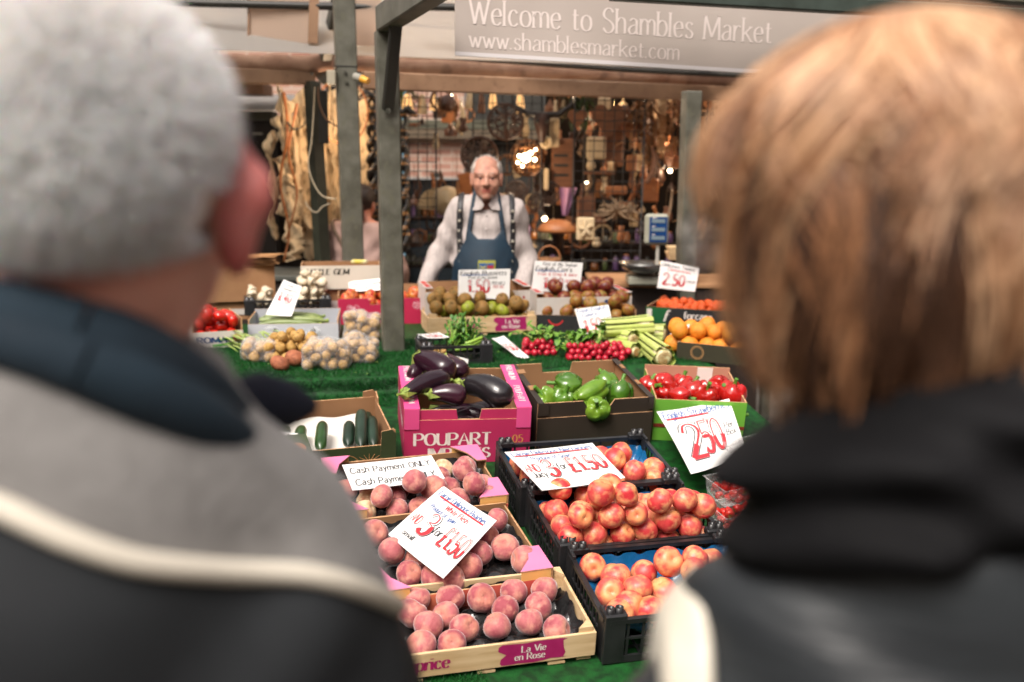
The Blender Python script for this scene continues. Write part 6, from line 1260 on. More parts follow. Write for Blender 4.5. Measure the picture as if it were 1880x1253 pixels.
# badge
bz = 1.115; by_ = surf(F, F.g['torso'] - .031, 0, bz) + .010; bM = T(-.0, by_, bz) @ RX(-.10)
def bq(name, x0, x1, z0, z1, m, o=0): mb = MB(); mb.box(x0, x1, o, o + .002, z0, z1, 0, bM, .0008); mb.build(name, m, F.o)
bx0 = .003
bq('badge', -.052, .042, -.05, .045, mat('badge_yellow', 'a8a848', rough=.6)); bq('badge_print', -.005, .037, .0, .03, mat('badge_blue', '2c5a94', rough=.6), .0022); bq('badge_print', -.044, -.008, .0, .018, mat('badge_red', 'a83048', rough=.6), .0022); bq('badge_print', -.044, -.008, .019, .03, MC['badge_blue'], .0022); bq('badge_print', -.042, .032, -.035, -.012, mat('badge_pale', 'c4bc70', rough=.6), .0022)
mb = MB(); put(mb, arcq(.016, .018, .012, .0035, 3.2, 6.2, 10), 0, 0, lambda a, b: bM @ V_((a, .0048, b))); mb.build('badge_print', MC['badge_pale'], F.o)
for i in range(4):
    mb = MB(); z = 1.40 - .075 * i; y = surf(F, F.g['torso'] - .019, 0, z); mb.lathe([(0, 0), (.005, 0), (.005, .002), (0, .002)], 8, 0, T(0, y + .003, z) @ RX(-math.pi / 2))
    if z > 1.28: mb.build('button', mat('shirt_button', 'd8d0cc', rough=.4), F.o)
wh = mat('white_hair', 'c4bcb4', 'a39a92', scale=40, rough=.7)
def hairshell(F, t, test, m, name='hair', k=.006):
    X, Y, Z = F.grid(); a, b, c = hloc(F, X, Y, Z); V = d_ell(a, b, c, (0, -.018, .042), (.076 + t, .096 + t, .082 + t)) + .0004 * wob(a, b, c, 160); V = smax(V, test(a, b, c), k); P_, Q = F.mesh(V); return np_obj(name, P_, Q, m, F.o)
hairshell(F, .004, lambda a, b, c: np.maximum(np.maximum(b - .012 - .3 * np.maximum(0, c), -.012 - c), np.maximum(c - .105, .058 - np.abs(a) - 9 * (b < -.03))), wh)
scalp_hair(F, 2400, lambda d: (d[2] > -.35 and d[1] < .2 and (abs(d[0]) > .6 or d[1] < -.3)), .014, .0009, wh, flow=(0, -.5, -.5), rnd_=.3); scalp_hair(F, 260, lambda d: d[2] > .7 and d[1] < .55, .02, .0008, wh, flow=(.3, -.8, 0), rnd_=.3)
scalp_hair(F, 700, lambda d: d[1] > .3 and d[2] < -.1, .006, .0008, wh, name='beard', r=(.036, .034, .036), c=(0, .062, -.075), flow=(0, .2, -.8), rnd_=.3)
mb = MB()
for s in (-1, 1): mb.tube([F.HC + F.HR @ V_(p) for p in ((s * .046, .088, .036), (s * .032, .099, .041), (s * .016, .1, .035))], [.0015, .0025, .0015], 6)
mb.build('eyebrows', mat('brow_grey', 'a08c80', rough=.8), F.o)
# --- shopper in pink coat behind the posts, seen from behind
F = person('woman in dusty pink coat with dark ponytail seen from behind between the posts', Vector((on_y(664, 400, 6.1).x, 6.1, 0)), -.35, .85, skin_l, dict(eR=(.25, .03, 1.15), wR=(.2, .2, 1.02), eL=(-.25, .03, 1.15), wL=(-.2, .2, 1.02)), h=.009)
lower(F); pk = mat('pink_coat', 'b3948a', 'a08277', scale=6, rough=.85, bump=.3, bscale=14)
cloth(F, 'coat', ['torso', 'arm', 'leg'], .035, lambda X, Y, Z: np.maximum.reduce([.55 - Z, Z - 1.49, -F.g['head'] + .01]), pk, folds=(.008, 20))
dh = mat('dark_brown_hair', '1c120d', '2c1c14', scale=30, rough=.5, stretch=(1, 1, .1))
hairshell(F, .018, lambda a, b, c: np.maximum(b - .03 - .4 * np.maximum(0, c), -.07 - c), dh)
mb = MB(); mb.tube([F.HC + V_(p) for p in ((0, -.11, .02), (.02, -.14, -.02), (.03, -.15, -.10), (.02, -.15, -.2))], [.04, .055, .055, .02], 12); mb.build('ponytail', dh, F.o)
cloth(F, 'bag_strap', ['torso', 'arm'], .043, lambda X, Y, Z: np.maximum.reduce([np.abs((X + .02) + (Z - 1.25) * .75) - .018, .95 - Z]), mat('brown_strap', '5a4636', rough=.6), folds=(0, 1))

# --- man in front, left: seen from behind, out of focus
hm = on_y(188, 392, .655)
F = person('grey haired man in grey fleece with cream piping, seen from behind at the left', Vector((0, 0, 0)), .35, 1.0, skin_m, dict(eR=(.25, .03, 1.08), wR=(.2, .2, .94), eL=(-.26, .02, 1.08), wL=(-.22, .2, .94), belly=.03, shz=-.10, shx=.160, ear=1.6, target=hm), h=.007, hpos=(.055, -.02, .012), tilt=-.08, hyaw=-.30)
man = F; lower(F)
fle = mat('grey_fleece', '6e6c6a', '7c7a78', scale=30, rough=.95, sheen=.25, bump=.5, bscale=150); fld = mat('charcoal_softshell', '1c1e21', '26292c', scale=6, rough=.8, spec=.3, bump=.5, bscale=12); crm = mat('cream_piping', 'c9c2b4', rough=.7)
X, Y, Z = F.grid()
jk = cloth(F, 'jacket', ['torso', 'arm'], .030, lambda X, Y, Z: np.maximum.reduce([.82 - Z, Z - 1.56 + .45 * (X - .045), .06 - np.sqrt((X - .04) ** 2 + (Y + .0) ** 2)]), [fle, fld], folds=(.007, 15), vol=lambda X, Y, Z: smin(d_cap(X, Y, Z, (.03, -.005, 1.55), (.02, -.01, 1.40), .088, .125), d_cap(X, Y, Z, (.02, -.01, 1.40), (.0, -.01, 1.28), .125, .13), .05))
bv = BVHTree.FromPolygons([F.M @ v.co for v in jk.data.vertices], [tuple(p.vertices) for p in jk.data.polygons])
Mi = F.M.inverted(); cur = []
for (u, v) in crom([(-260, 880), (-100, 905), (0, 930), (120, 985), (250, 1028), (400, 1045), (560, 1052), (660, 1078), (740, 1118), (790, 1165), (812, 1210)], 6):
    hh = bv.ray_cast(CAM, ray(u, v))
    if hh[0] is not None: cur.append(Mi @ hh[0])
pts = cur; 
mb = MB()
if len(pts) > 3: mb.tube([p + V_((0, -.003, 0)) for p in pts], .0078, 10); mb.build('piping', crm, F.o)
if len(pts) > 3:
    xs = np.array([p.x for p in pts]); zs = np.array([p.z for p in pts]); o_ = np.argsort(xs); me = jk.data; C_ = np.zeros(len(me.polygons) * 3); me.polygons.foreach_get('center', C_); C_ = C_.reshape(-1, 3)
    me.polygons.foreach_set('material_index', (C_[:, 2] < np.interp(C_[:, 0], xs[o_], zs[o_])).astype(np.int32))
# teal collar roll and navy scarf end
teal = mat('teal_collar', '081a26', '0d2431', scale=10, rough=.9, bump=.3, bscale=40); navy = mat('navy_scarf', '0a0e1c', '10172a', scale=10, rough=.9)
def ring(r1, r2, z0, z1, r, m, name, a0=0, a1=2 * math.pi, n=36, cx=0, cy=0, tl=0):
    mb = MB(); mb.tube([V_((cx + r1 * math.sin(a), cy - r2 * math.cos(a), z0 + (z1 - z0) * (1 - math.cos(a)) / 2 - tl * r1 * math.sin(a))) for a in [a0 + (a1 - a0) * i / n for i in range(n + 1)]], [r * (1 + .08 * math.sin(i * .7)) for i in range(n + 1)], 12); return mb.build(name, m, F.o)
ring(.090, .088, 1.556, 1.45, .022, teal, 'collar', cx=.04, cy=.0, tl=.45); ring(.102, .100, 1.540, 1.425, .020, teal, 'collar', cx=.042, cy=.0, tl=.5)
mb = MB(); mb.tube([V_(p) for p in ((.12, .04, 1.475), (.155, .06, 1.47), (.18, .07, 1.465), (.20, .08, 1.46))], [.018, .026, .020, .008], 12); mb.build('scarf_end', navy, F.o)
gh = mat('grey_hair', 'f4f1ef', 'ffffff', scale=9, rough=.6, sheen=.8, sub=.3, island=True, lo=.4, hi=.6); ghb = mat('grey_hair_under', 'd8d0cb', 'efebe8', scale=5, rough=.8)
hairshell(F, .008, lambda a, b, c: np.minimum(np.maximum(b - .0 - .6 * np.maximum(0, c - .01), -.052 - c - .25 * np.maximum(0, b + .05)), np.maximum(.05 - c, b - .06)), ghb)
scalp_hair(F, 34000, lambda d: d[2] > -.98 + .25 * (d[1] + 1) and d[1] < .2 + .6 * max(0, d[2] - .2) and not (abs(d[0]) > .75 and d[2] < -.3 and d[1] > -.35), .013, .0007, gh, r=(.083, .103, .089), flow=(0, -.1, -.5), rnd_=.22)
# --- woman in front, right
hw = on_y(1600, 395, .67)
F = person('woman with wavy blonde bob, black hood and charcoal jacket, seen from behind at the right', Vector((0, 0, 0)), -.05, .93, skin_l, dict(eR=(.27, .04, 1.12), wR=(.2, .22, .98), eL=(-.26, .03, 1.10), wL=(-.2, .2, .96), shz=-.18, shx=.17, target=hw), h=.007, hyaw=.85, tilt=-.1, hpos=(-.034, .03, .109))
lower(F); woman = F
jkt = mat('charcoal_jacket', '2c3033', '202326', scale=5, rough=.5, spec=.4, bump=2.5, bscale=7, stretch=(.7, .7, 3)); blk = mat('black_hood', (.003, .003, .0035), (.008, .008, .009), scale=6, rough=.75, spec=.12, bump=1.5, bscale=9)
wj = cloth(F, 'jacket', ['torso', 'arm'], .036, lambda X, Y, Z: np.maximum.reduce([.78 - Z, Z - 1.56, .06 - np.sqrt(X ** 2 + Y ** 2)]), jkt, folds=(.009, 14), vol=lambda X, Y, Z: d_cap(X, Y, Z, (0, -.03, 1.53), (0, -.025, 1.38), .10, .15))
def hoodf(X, Y, Z):
    Z = Z - .32 * X
    d = d_ell(X, Y, Z, (0, -.045, 1.59), (.122, .10, .062)); d = smin(d, d_ell(X, Y, Z, (0, -.02, 1.59), (.11, .095, .06)), .05); d = smin(d, d_cap(X, Y, Z, (-.11, .02, 1.48), (-.04, .12, 1.45), .05), .05); d = smin(d, d_cap(X, Y, Z, (.11, .02, 1.48), (.04, .12, 1.45), .05), .05); return smax(d, -(np.sqrt(X ** 2 + (Y - .01) ** 2) - .07), .02)
X, Y, Z = F.grid(); V = hoodf(X, Y, Z) + .009 * np.sin(X * 12 + 2 * np.sin(Z * 22)) * np.sin(Z * 62 - X * 26) + .004 * np.sin(Z * 120 + 3 * np.sin(X * 20) + Y * 30); V_m, Q_m = F.mesh(V); np_obj('hood', V_m, Q_m, blk, F.o)
cloth(F, 'bag_strap', ['torso', 'arm'], .043, lambda X, Y, Z: np.maximum.reduce([np.abs(X + .161) - .0165, .95 - Z]), mat('cream_strap', 'd8d2c4', 'cbc4b4', scale=30, rough=.8), folds=(0, 1))
# blonde hair: under-volume and locks
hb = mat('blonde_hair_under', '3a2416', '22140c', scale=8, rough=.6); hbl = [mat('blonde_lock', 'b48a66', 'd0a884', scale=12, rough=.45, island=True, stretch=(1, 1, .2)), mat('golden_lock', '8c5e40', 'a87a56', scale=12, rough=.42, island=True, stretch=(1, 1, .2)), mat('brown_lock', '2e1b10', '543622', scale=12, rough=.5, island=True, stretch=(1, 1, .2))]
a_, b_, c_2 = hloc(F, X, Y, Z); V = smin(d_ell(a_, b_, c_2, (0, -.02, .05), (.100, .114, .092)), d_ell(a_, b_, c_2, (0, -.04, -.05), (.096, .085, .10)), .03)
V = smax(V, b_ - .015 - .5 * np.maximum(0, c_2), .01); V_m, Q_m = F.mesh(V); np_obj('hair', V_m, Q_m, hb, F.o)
q = np.random.RandomState(3); NC, NK, n = 200, 80, 12; t = np.linspace(0, 1, n)[None]; allp = []; allw = []; allm = []
for cl in range(NC):
    az = q.uniform(-2.2, 2.2); th0 = q.uniform(.02, .9); under = q.rand() < .48; th1 = (q.uniform(2.0, 2.5) if under else (q.uniform(1.25, 1.8) if q.rand() < .72 else q.uniform(1.8, 2.3))) - .3 * (abs(az) > 1.7); lay = q.uniform(-.022, -.004) if under else q.uniform(-.003, .014); wv = q.uniform(.006, .02); ph = q.uniform(0, 6); fr = q.uniform(3, 6); tw = q.uniform(-1.0, .3); dark = q.rand()
    K = (NK, 1); da = q.normal(0, .075, K); dl = q.normal(0, .0035, K); d0 = q.uniform(-.3, .4, K); d1 = q.normal(0, .17, K); ph2 = ph + q.normal(0, .15, K)
    a0_ = np.maximum(.02, th0 + d0); th = a0_ + (th1 + d1 - a0_) * t; aa = az + da * (1.2 - .6 * t) / np.maximum(.35, np.sin(np.minimum(th, 1.57))) + tw * t + .16 * np.sin(fr * t + ph2); R1 = .118 + (lay + dl) * np.minimum(1, t * 2) + wv * np.sin(fr * t * 1.2 + ph2 * 2) * t
    s_ = np.maximum(0, th - 1.75); z = .045 + .112 * np.cos(np.minimum(th, 1.75)) - s_ * .19; rr = R1 * (np.sin(np.minimum(th, 1.75)) + .10 * s_ - .75 * s_ ** 2 + .18 * np.sin(s_ * 4 + ph2) * s_)
    allp.append(np.stack([np.sin(aa) * rr, -.025 - np.cos(aa) * rr * 1.04, z], -1)); allw.append(q.uniform(.0007, .0014, K) * (.4 + .7 * np.sin(math.pi * np.minimum(1, .25 + .85 * t)))); allm.append(np.clip(np.round(q.normal(.42 + 1.6 * under + .7 * (dark > .7), .45, NK)), 0, 2))
P = np.concatenate(allp) @ np.array(F.HR).T + np.array(F.HC); w = np.concatenate(allw)[..., None]; N_ = len(P); tg = np.gradient(P, axis=1); tg /= np.linalg.norm(tg, axis=2)[..., None] + 1e-9; rad = P - (np.array(F.HC) + np.array((0, 0, .02))); sd = np.cross(tg, rad); sd /= np.linalg.norm(sd, axis=2)[..., None] + 1e-9; nn = np.cross(sd, tg)
V = np.stack([P + sd * w, P + nn * w, P - sd * w], 2).reshape(-1, 3); b = (np.arange(N_)[:, None] * n + np.arange(n - 1)[None]).ravel() * 3
Q_ = np.concatenate([np.stack([b + k, b + (k + 1) % 3, b + (k + 1) % 3 + 3, b + k + 3], 1) for k in range(2)]); mi = np.tile(np.repeat(np.concatenate(allm), n - 1), 2)
np_obj('hair_locks', V, Q_, hbl, F.o, None, True, mi)
# glasses
gm_ = mat('glasses_metal', '8a8580', rough=.25, metal=.8)
g_ = empty('glasses', F.M @ F.HC); gi = F.M.inverted(); HM = Matrix.Translation(F.M @ F.HC).inverted() @ F.M @ Matrix.Translation(F.HC) @ F.HR.to_4x4()
mb = MB()
for s in (-1, 1): mb.tube([V_((s * .033 + .026 * math.cos(a), .118, .010 + .022 * math.sin(a))) for a in [k * math.pi / 8 for k in range(17)]], .0012, 6, M=HM)
mb.tube([V_(p) for p in ((-.009, .12, .014), (0, .123, .018), (.009, .12, .014))], .0012, 6, M=HM); mb.build('rim', gm_, g_)
for s in (-1, 1):
    mb = MB(); mb.tube([V_(p) for p in ((s * .060, .116, .014), (s * .078, .105, .015), (s * .086, .0, .012), (s * .084, -.02, -.01))], .0018, 6, M=HM); mb.build('temple', gm_, g_)
    mb = MB(); mb.lathe([(0, 0), (.025, 0), (.025, .0012), (0, .0012)], 18, 0, HM @ T(s * .033, .1185, .010) @ RX(-math.pi / 2) @ S3(1, .85, 1)); mb.build('lens', m_clear, g_)
tag(g_, 'thin metal glasses worn by the blonde woman at the right', 'glasses')
# ---------------------------------------------------------------- the craft stall and the yard behind
q = random.Random(21)
YB = 6.35
m_wire = mat('black_wire', (.008, .008, .008), rough=.5)
def grid_panel(u0, u1, v0, v1, y, cell, label):
    a, b = on_y(u0, v1, y), on_y(u1, v0, y); o = a; e = empty('wire_grid_panel', Vector((a.x, y, a.z))); mb = MB(); Wd, H = b.x - a.x, b.z - a.z; r = .0028
    nx, nz = int(Wd / cell), int(H / cell)
    for i in range(nx + 1): mb.tube([(i * cell, 0, 0), (i * cell, 0, H)], r, 4, sm=False)
    for k in range(nz + 1): mb.tube([(0, .004, k * cell), (nx * cell, .004, k * cell)], r, 4, sm=False)
    mb.build('wires', m_wire, e); mb = MB(); mb.tube([(0, 0, -.002), (nx * cell, 0, -.002), (nx * cell, 0, H), (0, 0, H), (0, 0, 0)], .006, 6); 
    for x in (0, nx * cell): mb.tube([(x, 0, 0), (x, 0, -a.z)], .007, 6)
    mb.build('frame', m_wire, e); tag(e, label, 'wire panel')
grid_panel(737, 803, 160, 478, YB, .055, 'narrow black wire grid panel left of the stallholder'); grid_panel(868, 1006, 168, 478, YB + .02, .060, 'black wire grid panel right behind the stallholder'); grid_panel(1050, 1190, 172, 478, YB - .1, .060, 'dense black wire grid panel left of the scale display')
# wood and wicker
W1 = mat('plywood_brown', '7c5236', '66422b', scale=10, rough=.7, stretch=(1, 1, 5)); W2 = mat('dark_carved_wood', '24140c', '3a2416', scale=14, rough=.4); W3m = mat('honey_wood', 'a5693a', '8a5430', scale=8, rough=.5, stretch=(1, 1, 4)); W4 = mat('driftwood', '9c8468', '76604a', scale=22, rough=.85, bump=.4, bscale=40); W5 = mat('cream_cotton', 'c8b492', 'b09a78', scale=18, rough=.9, bump=.4, bscale=50); W6 = mat('wicker', '8a5e36', '5f3e22', scale=60, rough=.7, bump=.8, bscale=120); W7 = mat('coconut_shell', '3c2418', '553424', scale=12, rough=.35); W8 = mat('cream_ceramic', 'cbb896', 'b8a480', scale=6, rough=.4)
def at(u, v, dy=0): return on_y(u, v, YB + dy)
def simple(name, label, cat, mb, m, p, group=None): o = mb.build(name, m, None, Matrix.Translation(p)); return tag(o, label, cat, group)
PXM = 1870 / YB                                    # pixels per metre at the panels
def carved_disc(u, v, d, label, dy=0):
    r = d / PXM / 2; e = empty('carved_disc', at(u, v, dy)); mb = MB(); mb.tube([(r * .93 * math.cos(a), 0, r * .93 * math.sin(a)) for a in [i * math.pi / 16 for i in range(33)]], r * .09, 8); mb.build('rim', W2, e)
    mb = MB(); mb.tube([(r * .5 * math.cos(a), 0, r * .5 * math.sin(a) - r * .1) for a in [i * math.pi / 12 for i in range(25)]], r * .06, 6)
    for i in range(26):
        a = q.uniform(0, 6.28); b = a + q.uniform(.5, 1.6); c = q.uniform(.1, .9); mb.tube([(r * .92 * math.cos(a), q.uniform(-.008, .008), r * .92 * math.sin(a)), (r * c * .6 * math.cos((a + b) / 2), 0, r * c * .6 * math.sin((a + b) / 2)), (r * .9 * math.cos(b), q.uniform(-.008, .008), r * .9 * math.sin(b))], r * .045, 5)
    mb.tube([(0, 0, -r * .9), (0, 0, -r * .1), (r * .1, 0, r * .5)], [r * .16, r * .1, r * .05], 6); mb.build('fretwork', W2, e); tag(e, label, 'carved disc')
carved_disc(928, 224, 66, 'round dark fretwork tree carving hanging highest on the wire panel', -.05); carved_disc(880, 285, 68, 'round fretwork carving behind the stallholder head', -.03); carved_disc(985, 372, 34, 'small round dark carving right of the stallholder shoulder', .05); carved_disc(948, 352, 40, 'dark fretwork carving just above the right shoulder', .0); carved_disc(1008, 355, 44, 'dark carving half hidden behind the pink cloth', .1)
# horned skull
e = empty('horned_skull', at(995, 215, -.04)); k = 1 / PXM; mb = MB(); mb.tube([V_(p) * k for p in ((-55, 0, 45), (-50, 0, 20), (-25, 0, 5), (0, 0, 2), (30, 0, 5), (52, 0, 20), (56, 0, 42))], [.004, .012, .018, .022, .018, .012, .004], 8); mb.build('horns', mat('black_horn', (.012, .01, .009), rough=.3), e)
mb = MB(); mb.tube([V_(p) * k for p in ((0, 0, 4), (0, -3, -12), (0, -3, -28), (0, -2, -46))], [.045, .052, .032, .018], 10); mb.build('skull', mat('dark_bone', '2c1a14', '3c251b', scale=10, rough=.5), e)
for s in (-1, 1): mb = MB(); mb.lathe([(0, 0), (.012, 0), (.008, .006), (0, .006)], 10, 0, T(s * .03, -.055, -.03) @ RX(math.pi / 2)); mb.build('eye_socket', m_dark, e)
tag(e, 'dark horned animal skull hanging at the top of the wire panel', 'skull')
# hearts, slabs, boards
def heart(u, v, w, m, label, dy=0):
    r = w / PXM / 2; p = crom([(0, -1), (-.75, -.15), (-1, .45), (-.6, .9), (-.2, .8), (0, .5), (.2, .8), (.6, .9), (1, .45), (.75, -.15), (0, -1)], 4)[:-1]; mb = MB(); mb.prism([(a * r, b * r) for a, b in p], 0, .012, None, (0, 0, 0)); simple('wooden_heart', label, 'wooden heart', mb, m, at(u, v, dy))
heart(1118, 222, 62, W1, 'largest flat brown wooden heart high on the dense wire panel', .03); heart(1060, 218, 36, W1, 'small brown wooden heart beside the horned skull', .06); heart(1160, 240, 40, W3m, 'honey coloured wooden heart right of the largest one', .1)
def slab(u, v, w, h, m, label, dy=0, c=.01, name='wooden_board', cat='board', t=.02, rot=0):
    mb = MB(); mb.box(-w / PXM / 2, w / PXM / 2, 0, t, -h / PXM / 2, h / PXM / 2, 0, RY(rot), c); simple(name, label, cat, mb, m, at(u, v, dy))
for a in ((1032, 300, 40, 90, W1, 'brown wooden house shaped panel with slots', .12), (1095, 272, 36, 40, W8, 'pale round topped plaque behind the dense wires', .1), (1128, 262, 34, 66, W1, 'reddish brown hanging board behind the dense wires', .14), (1160, 300, 20, 30, W3m, 'little honey wooden plaque', .12), (1076, 390, 34, 60, W1, 'brown box frame standing low behind the wires', .12), (1132, 350, 40, 16, W3m, 'flat honey board lying behind the wires', .1), (1216, 215, 16, 130, W5, 'tall cream cloth strip hanging left of the right post', .2), (1195, 350, 30, 44, W3m, 'honey wooden stool seat beside the right post', .2), (1100, 318, 60, 6, W1, 'thin brown shelf behind the dense wires', .1), (1018, 244, 18, 52, W5, 'cream macrame figure hanging under the skull horn', .05), (1003, 330, 9, 40, W8, 'pale wooden key hanging beside the bulb cluster', .02), (1110, 190, 24, 22, W8, 'pale plaque at the top of the dense wires', .2)):
    slab(a[0], a[1], a[2], a[3], a[4], a[5], a[6])
# slots in the house panel, little carved flower on the key
for j in range(3): slab(1030, 286 + 18 * j, 26, 5, m_dark, 'dark slot strip number %s on the house shaped panel' % ('one two three'.split()[j]), .115, 0, 'slot_strip', 'strip', .004)
e = empty('carved_flower', at(1003, 262, 0)); mb = MB()
for k_ in range(8): mb.lathe([(0, .008), (.014, .004), (.016, -.004), (0, -.008)], 8, 0, T(.026 * math.cos(k_ * .785), 0, .026 * math.sin(k_ * .785)) @ RX(math.pi / 2))
mb.build('petals', W8, e); mb = MB(); mb.lathe([(0, .01), (.014, .0), (0, -.01)], 8, 0, RX(math.pi / 2)); mb.build('centre', W8, e); tag(e, 'pale carved wooden flower above the wooden key', 'ornament')
# carved square panel and mushroom
e = empty('flower_plaque', at(1075, 421, -.14)); mb = MB(); mb.box(-.055, .055, 0, .018, -.07, .07, 0, None, .012); mb.build('plate', W8, e); mb = MB()
for k_ in range(5):
    a = math.pi / 2 + k_ * 1.2566; mb.tube([(0, -.004, 0), (.03 * math.cos(a + .2), -.012, .04 * math.sin(a + .2)), (.046 * math.cos(a), -.004, .056 * math.sin(a))], [.012, .012, .004], 6)
mb.build('relief', W5, e); tag(e, 'pale square panel with carved flower relief below the wires', 'carved panel')
e = empty('wooden_mushroom', at(1024, 425, -.05)); mb = MB(); mb.lathe([(0, .075), (.05, .07), (.10, .045), (.13, .01), (.12, -.005), (0, 0)], 20); mb.build('cap', W3m, e); mb = MB(); mb.lathe([(.05, 0), (.035, -.05), (.045, -.14), (0, -.14)], 14); mb.build('stem', W2, e); tag(e, 'large honey coloured wooden mushroom right of the stallholder', 'wooden mushroom')
mb = MB(); mb.sheet(lambda a, b: V_(((a - .5) * .09 * (.4 + b * .8) + .02 * b, .02 * math.sin(a * 9), (b - 1) * .17 + .09)), 10, 8); simple('pink_cloth', 'pink lilac cloth hanging above the wooden mushroom', 'cloth', mb, mat('pink_lilac_cloth', 'b0829a', '8f6a8a', scale=10, rough=.7), at(1037, 372, -.02))
# bulbs: mosaic lamp and small bulbs (point lights near some)
m_bulb = mat('bulb_glow', (1, .78, .5), emit=10); m_mos = mat('mosaic_glass', 'c08a5a', '6f4424', scale=22, rough=.15, metal=.5, lo=.45, hi=.55)
def bulb_fill_light(p, w, c=(1, .70, .45), r=.03): l = bpy.data.lights.new('lamp', 'POINT'); l.energy = w; l.color = c; l.shadow_soft_size = r; o = bpy.data.objects.new('lamp', l); COL.objects.link(o); o.location = p
e = empty('mosaic_lamp', at(968, 290, .1)); mb = MB(); mb.lathe([(0, .11), (.05, .10), (.09, .06), (.108, 0), (.09, -.06), (.05, -.10), (0, -.11)], 18); o = mb.build('shade', m_mos, e); wf = o.modifiers.new('w', 'WIREFRAME'); wf.thickness = .016
for (a, b, r) in ((-.01, .0, .030), (.02, .03, .014), (-.05, .01, .012), (.045, -.01, .013), (-.03, -.05, .01), (.05, .05, .009), (-.06, -.03, .009)):
    mb = MB(); mb.lathe([(0, r), (r * .8, r * .6), (r, 0), (r * .8, -r * .6), (0, -r)], 12, 0, T(a, -.10, b)); mb.build('bulb', m_bulb, e)
tag(e, 'mosaic ball lamp with bright bulbs right of the stallholder head', 'lamp')
def bulb(u, v, r, label, dy=0, w=0):
    p = at(u, v, dy); e = empty('light_bulb', p); mb = MB(); mb.lathe([(0, r), (r * .8, r * .6), (r, 0), (r * .7, -r * .7), (0, -r)], 12); mb.build('glass', m_bulb, e); mb = MB(); mb.lathe([(0, r * 2), (r * .5, r * 1.9), (r * .5, r * .8), (0, r * .8)], 8); mb.build('holder', m_dark, e); tag(e, label, 'light bulb')
    if w: bulb_fill_light(p + V_((0, -r * 3, 0)), w)
bulb(1230, 314, .014, 'bright bulb just left of the right post', .3, 2); bulb(1077, 335, .009, 'small bulb low behind the dense wires', .15); bulb(772, 200, .011, 'bulb high behind the narrow wire panel', .5); bulb(1000, 402, .016, 'bulb under the dark carving by the shoulder', .25, 1.5); bulb(1206, 238, .008, 'tiny bulb beside the cream cloth strip', .4); bulb(1252, 326, .006, 'faint bulb touching the right post', .5); bulb(828, 176, .01, 'bulb between the pendant shades at the top', .6); bulb(1022, 318, .007, 'small bulb above the house shaped panel', .3)
for p, w in ((at(968, 300, -.25), 3), (at(800, 190, .7), 4), (at(1120, 190, .5), 5.5), (at(1230, 260, .4), 4), (at(880, 180, .9), 3.5), (at(600, 230, -.25), 5), (at(1010, 440, .5), 2)): bulb_fill_light(p, w)  # extra warm lights set apart from the bulbs; the leftmost brightens the bark
# dense small goods hung behind the wires
gm = [W1, W2, W3m, W6, W7, W4, W2, W1, W8]
for i in range(210):
    u = q.choice([q.uniform(740, 860), q.uniform(925, 1250), q.uniform(1050, 1250), q.uniform(1285, 1400)]); v = q.uniform(175, 440)
    if u < 860 and 240 < v < 330: continue
    p = at(u, v, q.uniform(.15, 1.1)); m = q.choice(gm); kind = i % 5; mb = MB(); r = q.uniform(.02, .05)
    if kind == 0: mb.lathe([(r * .3, -r * 2), (r, -r), (r * .7, 0), (r * .9, r), (0, r * 1.6)], 10); nm_, lb = 'turned_ornament', 'turned wooden ornament'
    elif kind == 1: mb.tube([(r * 1.4 * math.cos(a), 0, r * 1.4 * math.sin(a)) for a in [k * math.pi / 8 for k in range(17)]], r * .22, 6); mb.tube([(0, 0, -r * 1.3), (0, 0, r * 1.3)], r * .12, 5); nm_, lb = 'wooden_ring', 'wooden ring ornament'
    elif kind == 2: mb.box(-r, r, 0, .015, -r * 1.6, r * 1.6, 0, RY(q.uniform(-.3, .3)), .004); nm_, lb = 'small_plaque', 'small wooden plaque'
    elif kind == 3: mb.lathe([(r * .9, -r), (r, 0), (r * .5, r * .3), (r * .1, r * 1.2)], 10); nm_, lb = 'wooden_bell', 'wooden bell'
    else: mb.tube([(0, 0, r * 2), (r * .4, 0, 0), (-r * .3, 0, -r * 1.5), (r * .3, 0, -r * 2.6)], [r * .15, r * .4, r * .5, r * .1], 7); nm_, lb = 'carved_figure', 'slender carved figure'
    mb.tube([(0, .002, r), (0, .002, r + .25)], .0015, 3)
    simple(nm_, lb + ' hung among the crowded craft goods behind the wires', lb.split()[-1], mb, m, p, 'crowd of small craft goods: ' + lb + 's')
# pendant shades along the top
m_shade = mat('glow_shade', 'c99a62', 'a97a48', scale=14, rough=.6, emit=1.0)  # glow put into the beige shades for bright sky between them; no bulbs
for i, (u, v, w, h, m, kind) in enumerate(((748, 190, 22, 34, m_shade, 'beige'), (775, 192, 18, 36, W5, 'cream'), (796, 188, 16, 30, m_shade, 'beige'), (862, 184, 16, 32, W5, 'cream'), (884, 190, 14, 36, W1, 'brown'), (905, 185, 16, 30, m_shade, 'beige'), (955, 192, 18, 40, m_shade, 'beige'), (1035, 200, 12, 34, W5, 'cream'))):
    e = empty('pendant_shade', at(u, v, .25 + .05 * (i % 3))); r = w / PXM / 2; hh = h / PXM; mb = MB(); mb.lathe([(r * .3, hh / 2), (r * .6, hh * .4), (r, -hh * .3), (r * .95, -hh / 2)], 14); mb.build('shade', m, e); mb = MB(); mb.tube([(0, 0, hh / 2), (0, 0, hh / 2 + .3)], .002, 4); mb.build('cord', m_dark, e)
    tag(e, '%s pendant shade hanging under the roof, %s from the left' % (kind, 'first second third fourth fifth sixth seventh eighth'.split()[i]), 'pendant shade', 'pendant shades under the roof')
